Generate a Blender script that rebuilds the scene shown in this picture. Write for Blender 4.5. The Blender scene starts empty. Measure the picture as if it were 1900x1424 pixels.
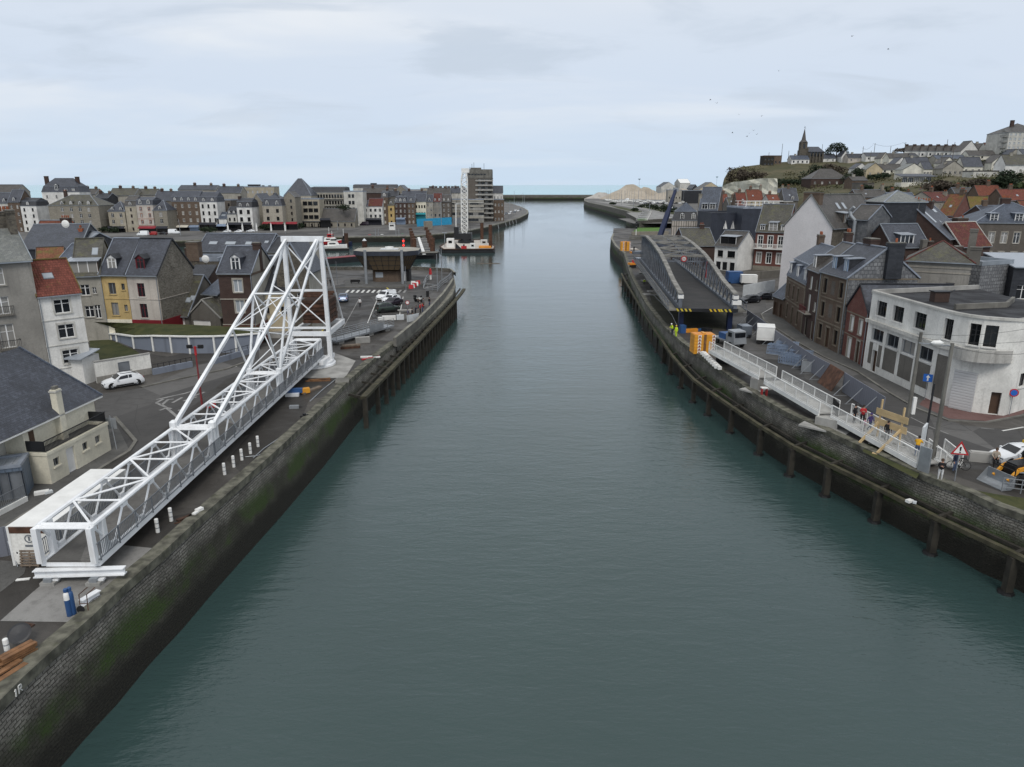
import bpy,bmesh,math,random
from mathutils import Vector,Matrix
from math import sin,cos,pi,radians,atan2,sqrt,hypot
R=random.Random(7)
scene=bpy.context.scene
col=scene.collection
# camera model
F=1318.0;PT=math.atan(369/F);CZ=21.5;WZ=-5.1
_c,_s=math.cos(PT),math.sin(PT)
def ray(x,y):
 u=(x-950)/F;v=(712-y)/F
 return(u,_c+_s*v,-_s+_c*v)
def G(x,y,z=0.0):
 d=ray(x,y);t=(z-CZ)/d[2]
 return Vector((d[0]*t,d[1]*t,z))
def A(x,y,Y):
 d=ray(x,y);t=Y/d[1]
 return Vector((d[0]*t,Y,CZ+d[2]*t))
def Zr(y,Y):return A(950,y,Y).z
cam=bpy.data.cameras.new('camera');camo=bpy.data.objects.new('camera',cam);col.objects.link(camo)
cam.sensor_width=36;cam.lens=36*F/1900;cam.clip_start=.5;cam.clip_end=90000
camo.location=(0,0,CZ);camo.rotation_euler=(pi/2-PT,0,0)
scene.camera=camo
# materials
MATS={}
class NT:
 def __init__(s,m):
  m.use_nodes=True;s.t=m.node_tree;s.n=s.t.nodes;s.n.clear();s.l=s.t.links
 def new(s,typ,**kw):
  n=s.n.new(typ)
  for k,v in kw.items():
   if k.startswith('_'):setattr(n,k[1:],v)
   else:s.put(n.inputs[int(k[1:])if k[0]=='i' and k[1:].isdigit()else k.replace('__',' ')],v)
  return n
 def put(s,inp,v):
  if isinstance(v,bpy.types.NodeSocket):s.l.new(v,inp)
  else:inp.default_value=(tuple(v)+(1,)if isinstance(v,(tuple,list))and len(v)==3 and inp.type=='RGBA' else v)
 def math(s,op,a,b=0.0,c=0.0):
  n=s.n.new('ShaderNodeMath');n.operation=op
  s.put(n.inputs[0],a);s.put(n.inputs[1],b);s.put(n.inputs[2],c);return n.outputs[0]
 def mix(s,f,a,b,blend='MIX'):
  n=s.n.new('ShaderNodeMix');n.data_type='RGBA';n.blend_type=blend;n.clamp_factor=True
  s.put(n.inputs[0],f);s.put(n.inputs[6],a);s.put(n.inputs[7],b);return n.outputs[2]
 def ramp(s,v,lo,hi,a=0.0,b=1.0):
  n=s.n.new('ShaderNodeMapRange');n.interpolation_type='SMOOTHSTEP'
  s.put(n.inputs[0],v);s.put(n.inputs[1],lo);s.put(n.inputs[2],hi);s.put(n.inputs[3],a);s.put(n.inputs[4],b);return n.outputs[0]
 def pos(s,sc=(1,1,1)):
  g=s.n.new('ShaderNodeNewGeometry');return s.scale(g.outputs['Position'],sc)
 def uv(s,sc=(1,1,1)):
  g=s.n.new('ShaderNodeTexCoord');return s.scale(g.outputs['UV'],sc)
 def scale(s,v,sc):
  n=s.n.new('ShaderNodeVectorMath');n.operation='MULTIPLY';s.put(n.inputs[0],v);n.inputs[1].default_value=sc;return n.outputs[0]
 def noise(s,v,scale,detail=4,rough=.55,dist=0.0):
  n=s.n.new('ShaderNodeTexNoise');s.put(n.inputs['Vector'],v);n.inputs['Scale'].default_value=scale
  n.inputs['Detail'].default_value=detail;n.inputs['Roughness'].default_value=rough;n.inputs['Distortion'].default_value=dist
  return n.outputs[0]
 def out(s,colr,rough=.8,metal=0.0,bump=None,bd=.02,spec=.4,bs=1.0):
  p=s.n.new('ShaderNodeBsdfPrincipled');o=s.n.new('ShaderNodeOutputMaterial')
  s.put(p.inputs['Base Color'],colr);s.put(p.inputs['Roughness'],rough);s.put(p.inputs['Metallic'],metal)
  p.inputs['Specular IOR Level'].default_value=spec
  if bump is not None:
   b=s.n.new('ShaderNodeBump');b.inputs['Distance'].default_value=bd;b.inputs['Strength'].default_value=bs
   s.put(b.inputs['Height'],bump);s.l.new(b.outputs[0],p.inputs['Normal'])
  s.l.new(p.outputs[0],o.inputs[0]);return p
def mk(name):
 m=bpy.data.materials.new(name);MATS[name]=m;return m,NT(m)
def sh(c,k):return tuple(max(0,min(1,x*k))for x in c)
def M_plain(name,c,rough=.6,metal=0.0,var=.18,scale=.8,dirt=0.0,dirtc=(.06,.055,.05),spec=.4):
 m,t=mk(name)
 n=t.noise(t.pos(),scale,5)
 cc=t.mix(t.ramp(n,.3,.7),sh(c,1-var),sh(c,1+var*.6))
 if dirt:
  n2=t.noise(t.pos((1,1,.22)),1.3,6,.65)
  cc=t.mix(t.math('MULTIPLY',t.ramp(n2,.52,.78),dirt),cc,dirtc)
 t.out(cc,rough,metal,t.noise(t.pos(),9,3),.004,spec)
def M_plaster(name,c,dirt=.5,dirtc=(.12,.11,.1),var=.15):
 m,t=mk(name)
 dirt=min(1,dirt*1.5);var*=1.5
 big=t.noise(t.pos(),.35,4);fine=t.noise(t.pos(),6,5,.6)
 cc=t.mix(t.ramp(big,.3,.7),sh(c,1-var),sh(c,1+var*.4))
 st=t.noise(t.pos((1.6,1.6,.12)),1.0,6,.65)
 cc=t.mix(t.math('MULTIPLY',t.ramp(st,.5,.78),dirt),cc,dirtc)
 bl=t.noise(t.pos(),1.1,6,.7,.4)
 cc=t.mix(t.math('MULTIPLY',t.ramp(bl,.56,.7),dirt*.5),cc,sh(dirtc,1.3))
 cc=t.mix(t.ramp(fine,.3,.75,0,.4),cc,sh(c,.6))
 md=t.noise(t.pos((1,1,.5)),2.6,6,.7);cc=t.mix(t.ramp(md,.56,.74,0,.4*dirt+.1),cc,sh(dirtc,1.1))
 t.out(cc,.88,0,fine,.012,.2)
def M_brick(name,c1,c2,mortar,bw=.34,rh=.11,ms=.012,dirt=.35,dirtc=(.05,.045,.04),rough=.88):
 m,t=mk(name)
 b=t.new('ShaderNodeTexBrick',Vector=t.uv(),Color1=c1,Color2=c2,Mortar=mortar,Scale=1.0)
 b.inputs['Brick Width'].default_value=bw;b.inputs['Row Height'].default_value=rh;b.inputs['Mortar Size'].default_value=ms;b.inputs['Bias'].default_value=-.1
 n=t.noise(t.pos(),.7,5,.6);n2=t.noise(t.pos(),3.5,4)
 cc=t.mix(t.ramp(n,.3,.75,0,.7),b.outputs[0],sh(c2,.6))
 st=t.noise(t.pos((1.2,1.2,.2)),.9,5,.65)
 cc=t.mix(t.math('MULTIPLY',t.ramp(st,.5,.75),dirt),cc,dirtc)
 cc=t.mix(t.ramp(n2,.3,.7,0,.3),cc,sh(c1,1.3));n4=t.noise(t.pos(),1.6,6,.7);cc=t.mix(t.ramp(n4,.56,.7,0,.5),cc,dirtc)
 t.out(cc,rough,0,b.outputs[1],-.012,.25)
def M_rubble(name,c1,c2,mortar,scale=3.2,flat=1.9):
 m,t=mk(name)
 v=t.uv((1,flat,1))
 vo=t.new('ShaderNodeTexVoronoi',Vector=v,Scale=scale)
 ve=t.new('ShaderNodeTexVoronoi',_feature='DISTANCE_TO_EDGE',Vector=v,Scale=scale)
 sep=t.new('ShaderNodeSeparateColor',Color=vo.outputs['Color'])
 cc=t.mix(sep.outputs[0],c1,c2)
 cc=t.mix(t.ramp(ve.outputs[0],.02,.1,1,0),cc,mortar)
 n=t.noise(t.pos(),.6,6,.65)
 cc=t.mix(t.ramp(n,.45,.8,0,.7),cc,sh(c1,.45))
 t.out(cc,.9,0,ve.outputs[0],.03,.2)
def M_slate(name,c,c2=None,bw=.36,rh=.2,moss=0.0,mossc=(.11,.12,.03),rough=.5,var=.3,ms=.008):
 m,t=mk(name)
 c2=c2 or sh(c,1.55)
 b=t.new('ShaderNodeTexBrick',Vector=t.uv(),Color1=sh(c,1-var*.5),Color2=c2,Mortar=sh(c,.45),Scale=1.0)
 b.inputs['Brick Width'].default_value=bw;b.inputs['Row Height'].default_value=rh;b.inputs['Mortar Size'].default_value=ms
 n=t.noise(t.pos(),.45,6,.65);n2=t.noise(t.pos(),2.4,5,.6)
 cc=t.mix(t.ramp(n,.38,.66,0,.75),b.outputs[0],sh(c,.62))
 cc=t.mix(t.ramp(n2,.52,.7,0,.5),cc,sh(c2,1.35));sk=t.noise(t.uv((3,.35,1)),1.2,5,.7);cc=t.mix(t.ramp(sk,.54,.7,0,.5),cc,sh(c,.45))
 if moss:
  n3=t.noise(t.pos(),.9,7,.7,.3)
  cc=t.mix(t.ramp(n3,.62-.25*moss,.78-.15*moss,0,.9),cc,mossc)
 t.out(cc,rough,0,b.outputs[1],-.015,.45)
def M_tile(name,c,moss=.2,mossc=(.13,.12,.035)):
 m,t=mk(name)
 u=t.new('ShaderNodeSeparateXYZ',Vector=t.uv())
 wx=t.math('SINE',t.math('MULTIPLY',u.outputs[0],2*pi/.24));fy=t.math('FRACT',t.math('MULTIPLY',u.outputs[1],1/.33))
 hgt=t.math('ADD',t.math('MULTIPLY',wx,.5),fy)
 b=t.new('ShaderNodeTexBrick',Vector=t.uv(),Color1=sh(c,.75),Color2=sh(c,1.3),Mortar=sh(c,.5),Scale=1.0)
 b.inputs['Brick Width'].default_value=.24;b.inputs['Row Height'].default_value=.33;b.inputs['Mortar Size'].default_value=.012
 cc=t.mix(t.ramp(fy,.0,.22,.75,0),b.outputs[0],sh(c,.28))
 n=t.noise(t.pos(),.8,6,.65)
 cc=t.mix(t.ramp(n,.4,.75,0,.55),cc,sh(c,.55))
 n3=t.noise(t.pos(),.7,7,.7,.3)
 cc=t.mix(t.ramp(n3,.66-.3*moss,.82-.2*moss,0,.85),cc,mossc)
 t.out(cc,.8,0,hgt,.05,.25)
def M_ground(name,c,c2,scale=.25,rough=.9,crack=0.0,wet=0.0):
 m,t=mk(name)
 a=t.noise(t.pos(),scale,6,.6,.6);b=t.noise(t.pos(),scale*7,5,.65);f=t.noise(t.pos(),14,3)
 cc=t.mix(t.ramp(a,.32,.68),c,c2)
 cc=t.mix(t.ramp(b,.45,.75,0,.55),cc,sh(c,.6))
 cc=t.mix(t.ramp(f,.5,.8,0,.35),cc,sh(c2,1.5))
 if crack:
  v=t.new('ShaderNodeTexVoronoi',_feature='DISTANCE_TO_EDGE',Vector=t.mix(.12,t.pos(),t.n.new('ShaderNodeTexNoise').outputs[1]),Scale=.22)
  cc=t.mix(t.ramp(v.outputs[0],0,.012,crack,0),cc,sh(c,.35))
 if 'asphalt' in name or name=='quay_dirt' or name=='deck_grey':
  vo=t.new('ShaderNodeTexVoronoi',Vector=t.scale(t.mix(.03,t.pos(),t.noise(t.pos(),.5)),(.16,.1,.2)),Scale=1.0)
  se=t.new('ShaderNodeSeparateColor',Color=vo.outputs['Color']).outputs[0]
  cc=t.mix(t.ramp(se,.55,.6,0,.55),cc,sh(c,.55));cc=t.mix(t.ramp(se,.3,.26,0,.4),cc,sh(c2,1.35))
  ln=t.noise(t.scale(t.pos(),(.35,1.6,1)),.8,6,.75);cc=t.mix(t.ramp(ln,.56,.66,0,.5),cc,sh(c,.5))
 r=t.ramp(a,.35,.6,rough,rough-wet)if wet else rough
 t.out(cc,r,0,t.math('ADD',f,b),.012,.35)
def M_metal_sheet(name,c,pitch=.25,rough=.5,dirt=.2,ax=0):
 m,t=mk(name)
 u=t.new('ShaderNodeSeparateXYZ',Vector=t.uv())
 w=t.math('ABSOLUTE',t.math('SUBTRACT',t.math('FRACT',t.math('MULTIPLY',u.outputs[ax],1/pitch)),.5))
 cc=t.mix(t.ramp(w,.0,.08,.5,0),c,sh(c,.55))
 n=t.noise(t.pos((1,1,.3)),.9,5,.6)
 cc=t.mix(t.math('MULTIPLY',t.ramp(n,.5,.75),dirt),cc,sh(c,.5))
 t.out(cc,rough,.2,t.ramp(w,0,.15),.03,.4)
def M_quay(name,c1,c2,weed_hi):
 """stone quay wall: pale streaked stone, a green algae belt and black weed towards the water"""
 m,t=mk(name)
 wv=t.mix(.1,t.uv(),t.noise(t.uv(),.9,3))
 b=t.new('ShaderNodeTexBrick',Vector=wv,Color1=c1,Color2=c2,Mortar=(.05,.048,.042),Scale=1.0)
 b.inputs['Brick Width'].default_value=.42;b.inputs['Row Height'].default_value=.17;b.inputs['Mortar Size'].default_value=.024;b.inputs['Mortar Smooth'].default_value=.6
 n=t.noise(t.pos(),.45,7,.7);f=t.noise(t.uv((.9,3.2,1)),2.4,8,.75,.4);g=t.noise(t.uv((1.3,4,1)),5,6,.75)
 cc=t.mix(t.ramp(n,.36,.62,0,.75),b.outputs[0],sh(c1,.42))
 cc=t.mix(t.ramp(g,.5,.68,0,.75),cc,(.03,.028,.024))
 cc=t.mix(t.math('MULTIPLY',t.ramp(f,.53,.64),t.ramp(n,.3,.6,.9,.35)),cc,(.40,.385,.355))
 z=t.new('ShaderNodeSeparateXYZ',Vector=t.pos()).outputs[2]
 wob=t.math('ADD',z,t.math('MULTIPLY',t.math('SUBTRACT',t.noise(t.pos(),.3,7,.72),.5),2.6))
 cc=t.mix(t.ramp(wob,weed_hi+1.6,weed_hi+.5,0,.8),cc,(.024,.024,.015))
 gp=t.noise(t.pos(),.15,5,.65)
 belt=t.math('MULTIPLY',t.ramp(wob,weed_hi-.6,weed_hi,0,1),t.ramp(wob,weed_hi+.5,weed_hi+1.9,1,0))
 cc=t.mix(t.math('MULTIPLY',belt,t.math('MULTIPLY',t.ramp(gp,.42,.56),t.ramp(g,.38,.58,.15,1))),cc,(.04,.082,.010))
 cc=t.mix(t.ramp(wob,weed_hi-.2,weed_hi-1.2,0,.93),cc,t.mix(t.ramp(g,.42,.62),(.007,.007,.006),(.035,.033,.025)))
 t.out(cc,.85,0,t.math('ADD',b.outputs[1],t.math('ADD',t.math('MULTIPLY',f,-1.5),t.math('MULTIPLY',g,-1.2))),-.07,.3)
def M_glass(name,c=(.015,.018,.022),cur=0.0,rough=.08):
 m,t=mk(name)
 o=t.new('ShaderNodeObjectInfo');cc=c
 if cur:
  n=t.noise(t.math('ADD',o.outputs['Random'],0.0),37,0)
  cc=t.mix(t.ramp(o.outputs['Random'],.62,.7,0,cur),c,(.3,.29,.27))
 t.out(cc,rough,0,None,spec=.6)
def M_foliage(name,c,c2):
 m,t=mk(name)
 n=t.noise(t.pos(),1.2,4);f=t.noise(t.pos(),9,2)
 cc=t.mix(t.ramp(n,.35,.65),c,c2);cc=t.mix(t.ramp(f,.4,.7,0,.5),cc,sh(c2,1.5))
 t.out(cc,.75,0,None,spec=.25)
def Mt(n):return MATS[n]
M_plain('white_steel',(.76,.775,.79),.42,.0,.1,.6,.4,(.38,.35,.31))
M_plain('white_paint',(.72,.72,.70),.5,0,.08,1,.2,(.3,.28,.25))
M_plain('white_frame',(.70,.70,.69),.5,0,.06)
M_plain('cream_frame',(.52,.49,.42),.55,0,.1)
M_plain('brown_frame',(.07,.04,.025),.55,0,.2)
M_plain('red_frame',(.12,.012,.018),.5,0,.2)
M_plain('dark_frame',(.02,.02,.022),.5,0,.2)
M_plain('grey_steel',(.2,.215,.235),.45,.3,.15,1,.2)
M_plain('galvanised',(.30,.32,.34),.45,.4,.15,1,.2)
M_plain('blue_steel',(.22,.28,.38),.5,.3,.2,1,.3)
M_plain('dark_steel',(.022,.023,.026),.5,.2,.3)
M_plain('black',(.008,.008,.009),.6,0,.2)
M_plain('rubber',(.012,.012,.013),.8,0,.2)
M_plain('rust',(.085,.04,.024),.85,0,.5,1.6,.5,(.03,.016,.012))
M_plain('rust_dark',(.055,.028,.018),.85,0,.5,1.6,.5,(.02,.012,.01))
M_plain('zinc',(.30,.33,.36),.38,.5,.15,.8,.3,(.2,.2,.2))
M_plain('lead',(.26,.29,.34),.5,.2,.2,.8,.2)
M_plain('concrete',(.30,.295,.28),.88,0,.25,.6,.45,(.12,.115,.1))
M_plain('concrete_dark',(.15,.145,.13),.9,0,.35,.5,.5,(.05,.05,.04))
M_plain('coping',(.115,.112,.088),.9,0,.6,1.4,.8,(.05,.054,.026))
M_plain('coping_pale',(.19,.185,.155),.9,0,.35,.6,.6,(.09,.09,.06))
M_plain('old_timber',(.03,.027,.021),.9,0,.45,1.2,.6,(.02,.02,.014))
M_plain('moss_timber',(.062,.057,.036),.92,0,.5,.9,.6,(.075,.078,.022))
M_plain('new_timber',(.50,.37,.20),.7,0,.15,1)
M_plain('orange_timber',(.2,.10,.045),.7,0,.35,2,.4,(.1,.05,.02))
M_plain('pallet_wood',(.16,.125,.095),.85,0,.3,2)
M_plain('red_paint',(.42,.025,.03),.45,0,.15)
M_plain('dull_red',(.20,.03,.035),.6,0,.2)
M_plain('orange_paint',(.62,.24,.025),.5,0,.15,1,.15)
M_plain('amber_paint',(.66,.30,.03),.45,0,.12)
M_plain('yellow_paint',(.62,.42,.03),.45,0,.1)
M_plain('blue_paint',(.03,.085,.22),.45,0,.2)
M_plain('deep_blue',(.009,.016,.05),.4,0,.2)
M_plain('cyan_paint',(.03,.30,.52),.55,0,.12)
M_plain('teal_paint',(.02,.22,.26),.5,0,.15)
M_plain('sign_blue',(.02,.12,.45),.4,0,.05)
M_plain('purple_paint',(.09,.06,.22),.5,0,.1)
M_plain('green_paint',(.02,.16,.06),.5,0,.2)
M_plain('terracotta',(.27,.085,.04),.85,0,.3)
M_plain('tarp',(.55,.58,.60),.6,0,.1)
M_plain('awning_red',(.22,.02,.03),.8,0,.2)
M_plain('awning_dark',(.02,.022,.03),.8,0,.2)
M_plain('car_white',(.72,.74,.76),.22,0,.03,spec=.6)
M_plain('car_black',(.008,.009,.012),.2,0,.1,spec=.6)
M_plain('car_green',(.035,.05,.042),.22,.2,.1,spec=.6)
M_plain('car_plum',(.022,.015,.025),.22,.2,.1,spec=.6)
M_plain('car_grey',(.14,.16,.19),.25,.3,.1,spec=.6)
M_plain('car_blue',(.12,.16,.24),.25,.3,.1,spec=.6)
M_plain('car_red',(.3,.02,.02),.25,0,.1,spec=.6)
M_plain('skin',(.42,.24,.17),.6,0,.08)
M_plain('hair_dark',(.015,.011,.009),.7,0,.2)
M_plain('hair_brown',(.06,.035,.02),.7,0,.2)
for n_,c_ in dict(cloth_black=(.012,.012,.014),cloth_navy=(.015,.02,.045),cloth_red=(.4,.025,.03),cloth_yellow=(.62,.33,.02),cloth_hivis=(.55,.75,.03),cloth_orange=(.7,.16,.02),cloth_grey=(.12,.12,.125),cloth_beige=(.38,.33,.27),cloth_jeans=(.06,.085,.15),cloth_white=(.6,.6,.6),cloth_pink=(.5,.3,.38),cloth_purple=(.07,.05,.16)).items():
 M_plain(n_,c_,.9,0,.2,4)
M_plaster('plaster_grey',(0.282,0.27,0.246),.4,(.11,.105,.1))
M_plaster('plaster_dark',(.15,.14,.125),.5,(.07,.065,.06))
M_plaster('plaster_white',(.70,.695,.67),.22,(.32,.3,.26))
M_plaster('plaster_offwhite',(.56,.55,.51),.55,(.22,.21,.19))
M_plaster('plaster_stained',(.74,.73,.69),.4,(.24,.235,.22))
M_plaster('plaster_cream',(.76,.72,.59),.1,(.3,.27,.2))
M_plaster('plaster_beige',(0.396,0.36,0.288),.45,(.16,.14,.11))
M_plaster('plaster_greige',(0.354,0.336,0.294),.45,(.14,.13,.11))
M_plaster('plaster_ivory',(.70,.68,.60),.2,(.32,.3,.25))
M_plaster('plaster_yellow',(.50,.37,.17),.55,(.24,.15,.07))
M_plaster('plaster_buff',(0.504,0.432,0.3),.35,(.2,.16,.1))
M_plaster('plaster_pinkish',(.50,.46,.415),.3,(.24,.19,.16))
M_plaster('plaster_red',(.21,.02,.028),.3,(.08,.012,.015))
M_plaster('balcony_render',(.42,.41,.385),.9,(.13,.125,.115))
M_plaster('stone_trim',(.36,.335,.29),.5,(.15,.14,.12))
M_plaster('gable_white',(.66,.64,.64),.12,(.4,.38,.37),.06)
M_brick('brick_red',(.125,.042,.034),(.175,.06,.046),(.2,.18,.16))
M_brick('brick_dark',(.05,.032,.028),(.078,.046,.038),(.1,.085,.075))
M_brick('brick_brown',(.098,.066,.048),(.14,.098,.072),(.2,.18,.15))
M_brick('brick_grey',(.10,.088,.076),(.15,.13,.11),(.16,.15,.14))
M_brick('brick_buff',(.165,.135,.098),(.21,.175,.13),(.25,.23,.2))
M_brick('stone_block',(0.222,0.204,0.168),(0.3,0.276,0.228),(.17,.16,.14),.75,.32,.02)
M_brick('stone_pale',(0.36,0.33,0.276),(0.432,0.402,0.342),(.25,.235,.2),.75,.32,.015)
M_brick('slab_paving',(.17,.165,.155),(.22,.215,.2),(.1,.1,.09),1.0,.6,.02)
M_rubble('flint',(.115,.105,.088),(.24,.225,.19),(.21,.19,.16))
M_rubble('flint_dark',(.06,.054,.046),(.14,.125,.1),(.11,.1,.085))
M_slate('slate',(.045,.050,.064),None,.3,.18)
M_slate('slate_dark',(.025,.027,.033),None,.3,.18)
M_slate('slate_blue',(.056,.068,.092),None,.3,.18)
M_slate('slate_brown',(.058,.053,.049),None,.34,.2,.12)
M_slate('slate_moss',(.060,.057,.047),None,.34,.2,.55,(.105,.102,.045))
M_slate('slate_pale',(.165,.175,.17),(.21,.215,.2),.34,.2,.3,(.22,.225,.18))
M_slate('slate_hung',(.10,.105,.115),(.16,.165,.17),.45,.32)
M_slate('slate_fish',(.16,.165,.175),(.24,.245,.25),.5,.5,ms=.05)
M_slate('cladding_blue',(.030,.036,.052),(.036,.042,.06),.9,40,0,var=.1)
M_slate('cladding_black',(.022,.025,.032),(.035,.038,.046),.6,.25)
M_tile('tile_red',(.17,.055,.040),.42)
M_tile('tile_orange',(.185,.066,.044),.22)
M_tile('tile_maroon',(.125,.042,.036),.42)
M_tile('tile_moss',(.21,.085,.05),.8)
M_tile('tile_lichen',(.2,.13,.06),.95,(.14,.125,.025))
M_ground('asphalt',(.068,.066,.065),(.102,.099,.096),.12,.9,.5)
M_ground('asphalt_dark',(.040,.038,.036),(.066,.063,.06),.2,.85,.2,.25)
M_ground('quay_dirt',(.038,.034,.030),(.074,.068,.061),.16,.85,.0,.3)
M_ground('pavement',(.07,.069,.066),(.1,.098,.094),.3,.9,.2)
M_ground('pavement_red',(.115,.062,.056),(.14,.08,.073),.3,.9)
M_ground('pad',(.16,.155,.147),(.23,.225,.215),.25,.8,.0,.25)
M_ground('town_ground',(.09,.088,.085),(.15,.146,.14),.03,.9)
M_ground('grass',(.028,.036,.010),(.056,.058,.019),.5,.95)
M_ground('grass_bright',(.06,.13,.02),(.08,.16,.03),.05,.95)
M_ground('grass_dry',(.048,.05,.022),(.095,.082,.045),.05,.95)
M_ground('pit_floor',(.026,.026,.018),(.055,.054,.032),.25,.9)
M_ground('earth',(.09,.075,.055),(.15,.13,.1),.3,.95)
M_ground('sand',(.30,.26,.205),(.40,.355,.295),.03,.95)
M_ground('shingle',(.30,.28,.26),(.4,.38,.35),.02,.95)
M_ground('chalk',(.42,.41,.33),(.6,.585,.5),.09,.95)
M_ground('roof_felt',(.011,.011,.013),(.022,.022,.025),.3,.9,.0,.25)
M_ground('deck_grey',(.10,.096,.09),(.14,.135,.127),.6,.8)
M_ground('paint_line',(.5,.5,.48),(.6,.6,.58),1.5,.8)
M_ground('paint_worn',(.17,.168,.164),(.3,.297,.29),1.2,.85)
M_ground('paint_yellow',(.5,.38,.04),(.6,.48,.06),1.5,.8)
M_metal_sheet('shed_steel',(.12,.155,.205),.42)
M_metal_sheet('hoarding',(.19,.20,.235),.45,.55,.25)
M_metal_sheet('wall_blue',(.20,.225,.275),5,.8,.3)
M_metal_sheet('container_white',(.62,.61,.58),.28,.5,.45)
M_metal_sheet('shutter_white',(.56,.56,.56),.28,.5,.2,1)
M_metal_sheet('standing_seam',(.33,.36,.40),.5,.4,.3)
M_quay('quay_stone',(.20,.19,.168),(.29,.28,.25),-2.75)
M_quay('quay_far',(.14,.13,.11),(.19,.18,.155),-2.6)
M_glass('glass',(.013,.016,.02),.8)
M_glass('glass_dark',(.009,.01,.012),.0,.06)
M_glass('glass_pale',(.30,.33,.36),0,.15)
M_glass('glass_blue',(.16,.26,.38),0,.1)
M_glass('glass_bronze',(.11,.08,.05),0,.07)
M_foliage('leaf',(.022,.035,.012),(.045,.062,.02))
M_foliage('leaf_dark',(.010,.018,.010),(.022,.034,.016))
M_foliage('leaf_olive',(.045,.048,.02),(.085,.08,.038))
M_foliage('scrub',(.04,.033,.025),(.075,.06,.045))
M_plain('bark',(.06,.05,.04),.9,0,.3,3)
def M_lamp(name,c,e):
 m,t=mk(name);p=t.out(c,.4);p.inputs['Emission Color'].default_value=c+(1,);p.inputs['Emission Strength'].default_value=e
M_lamp('lamp_red',(.9,.03,.02),1.6);M_lamp('lamp_orange',(1,.5,.05),1.5)
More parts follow.
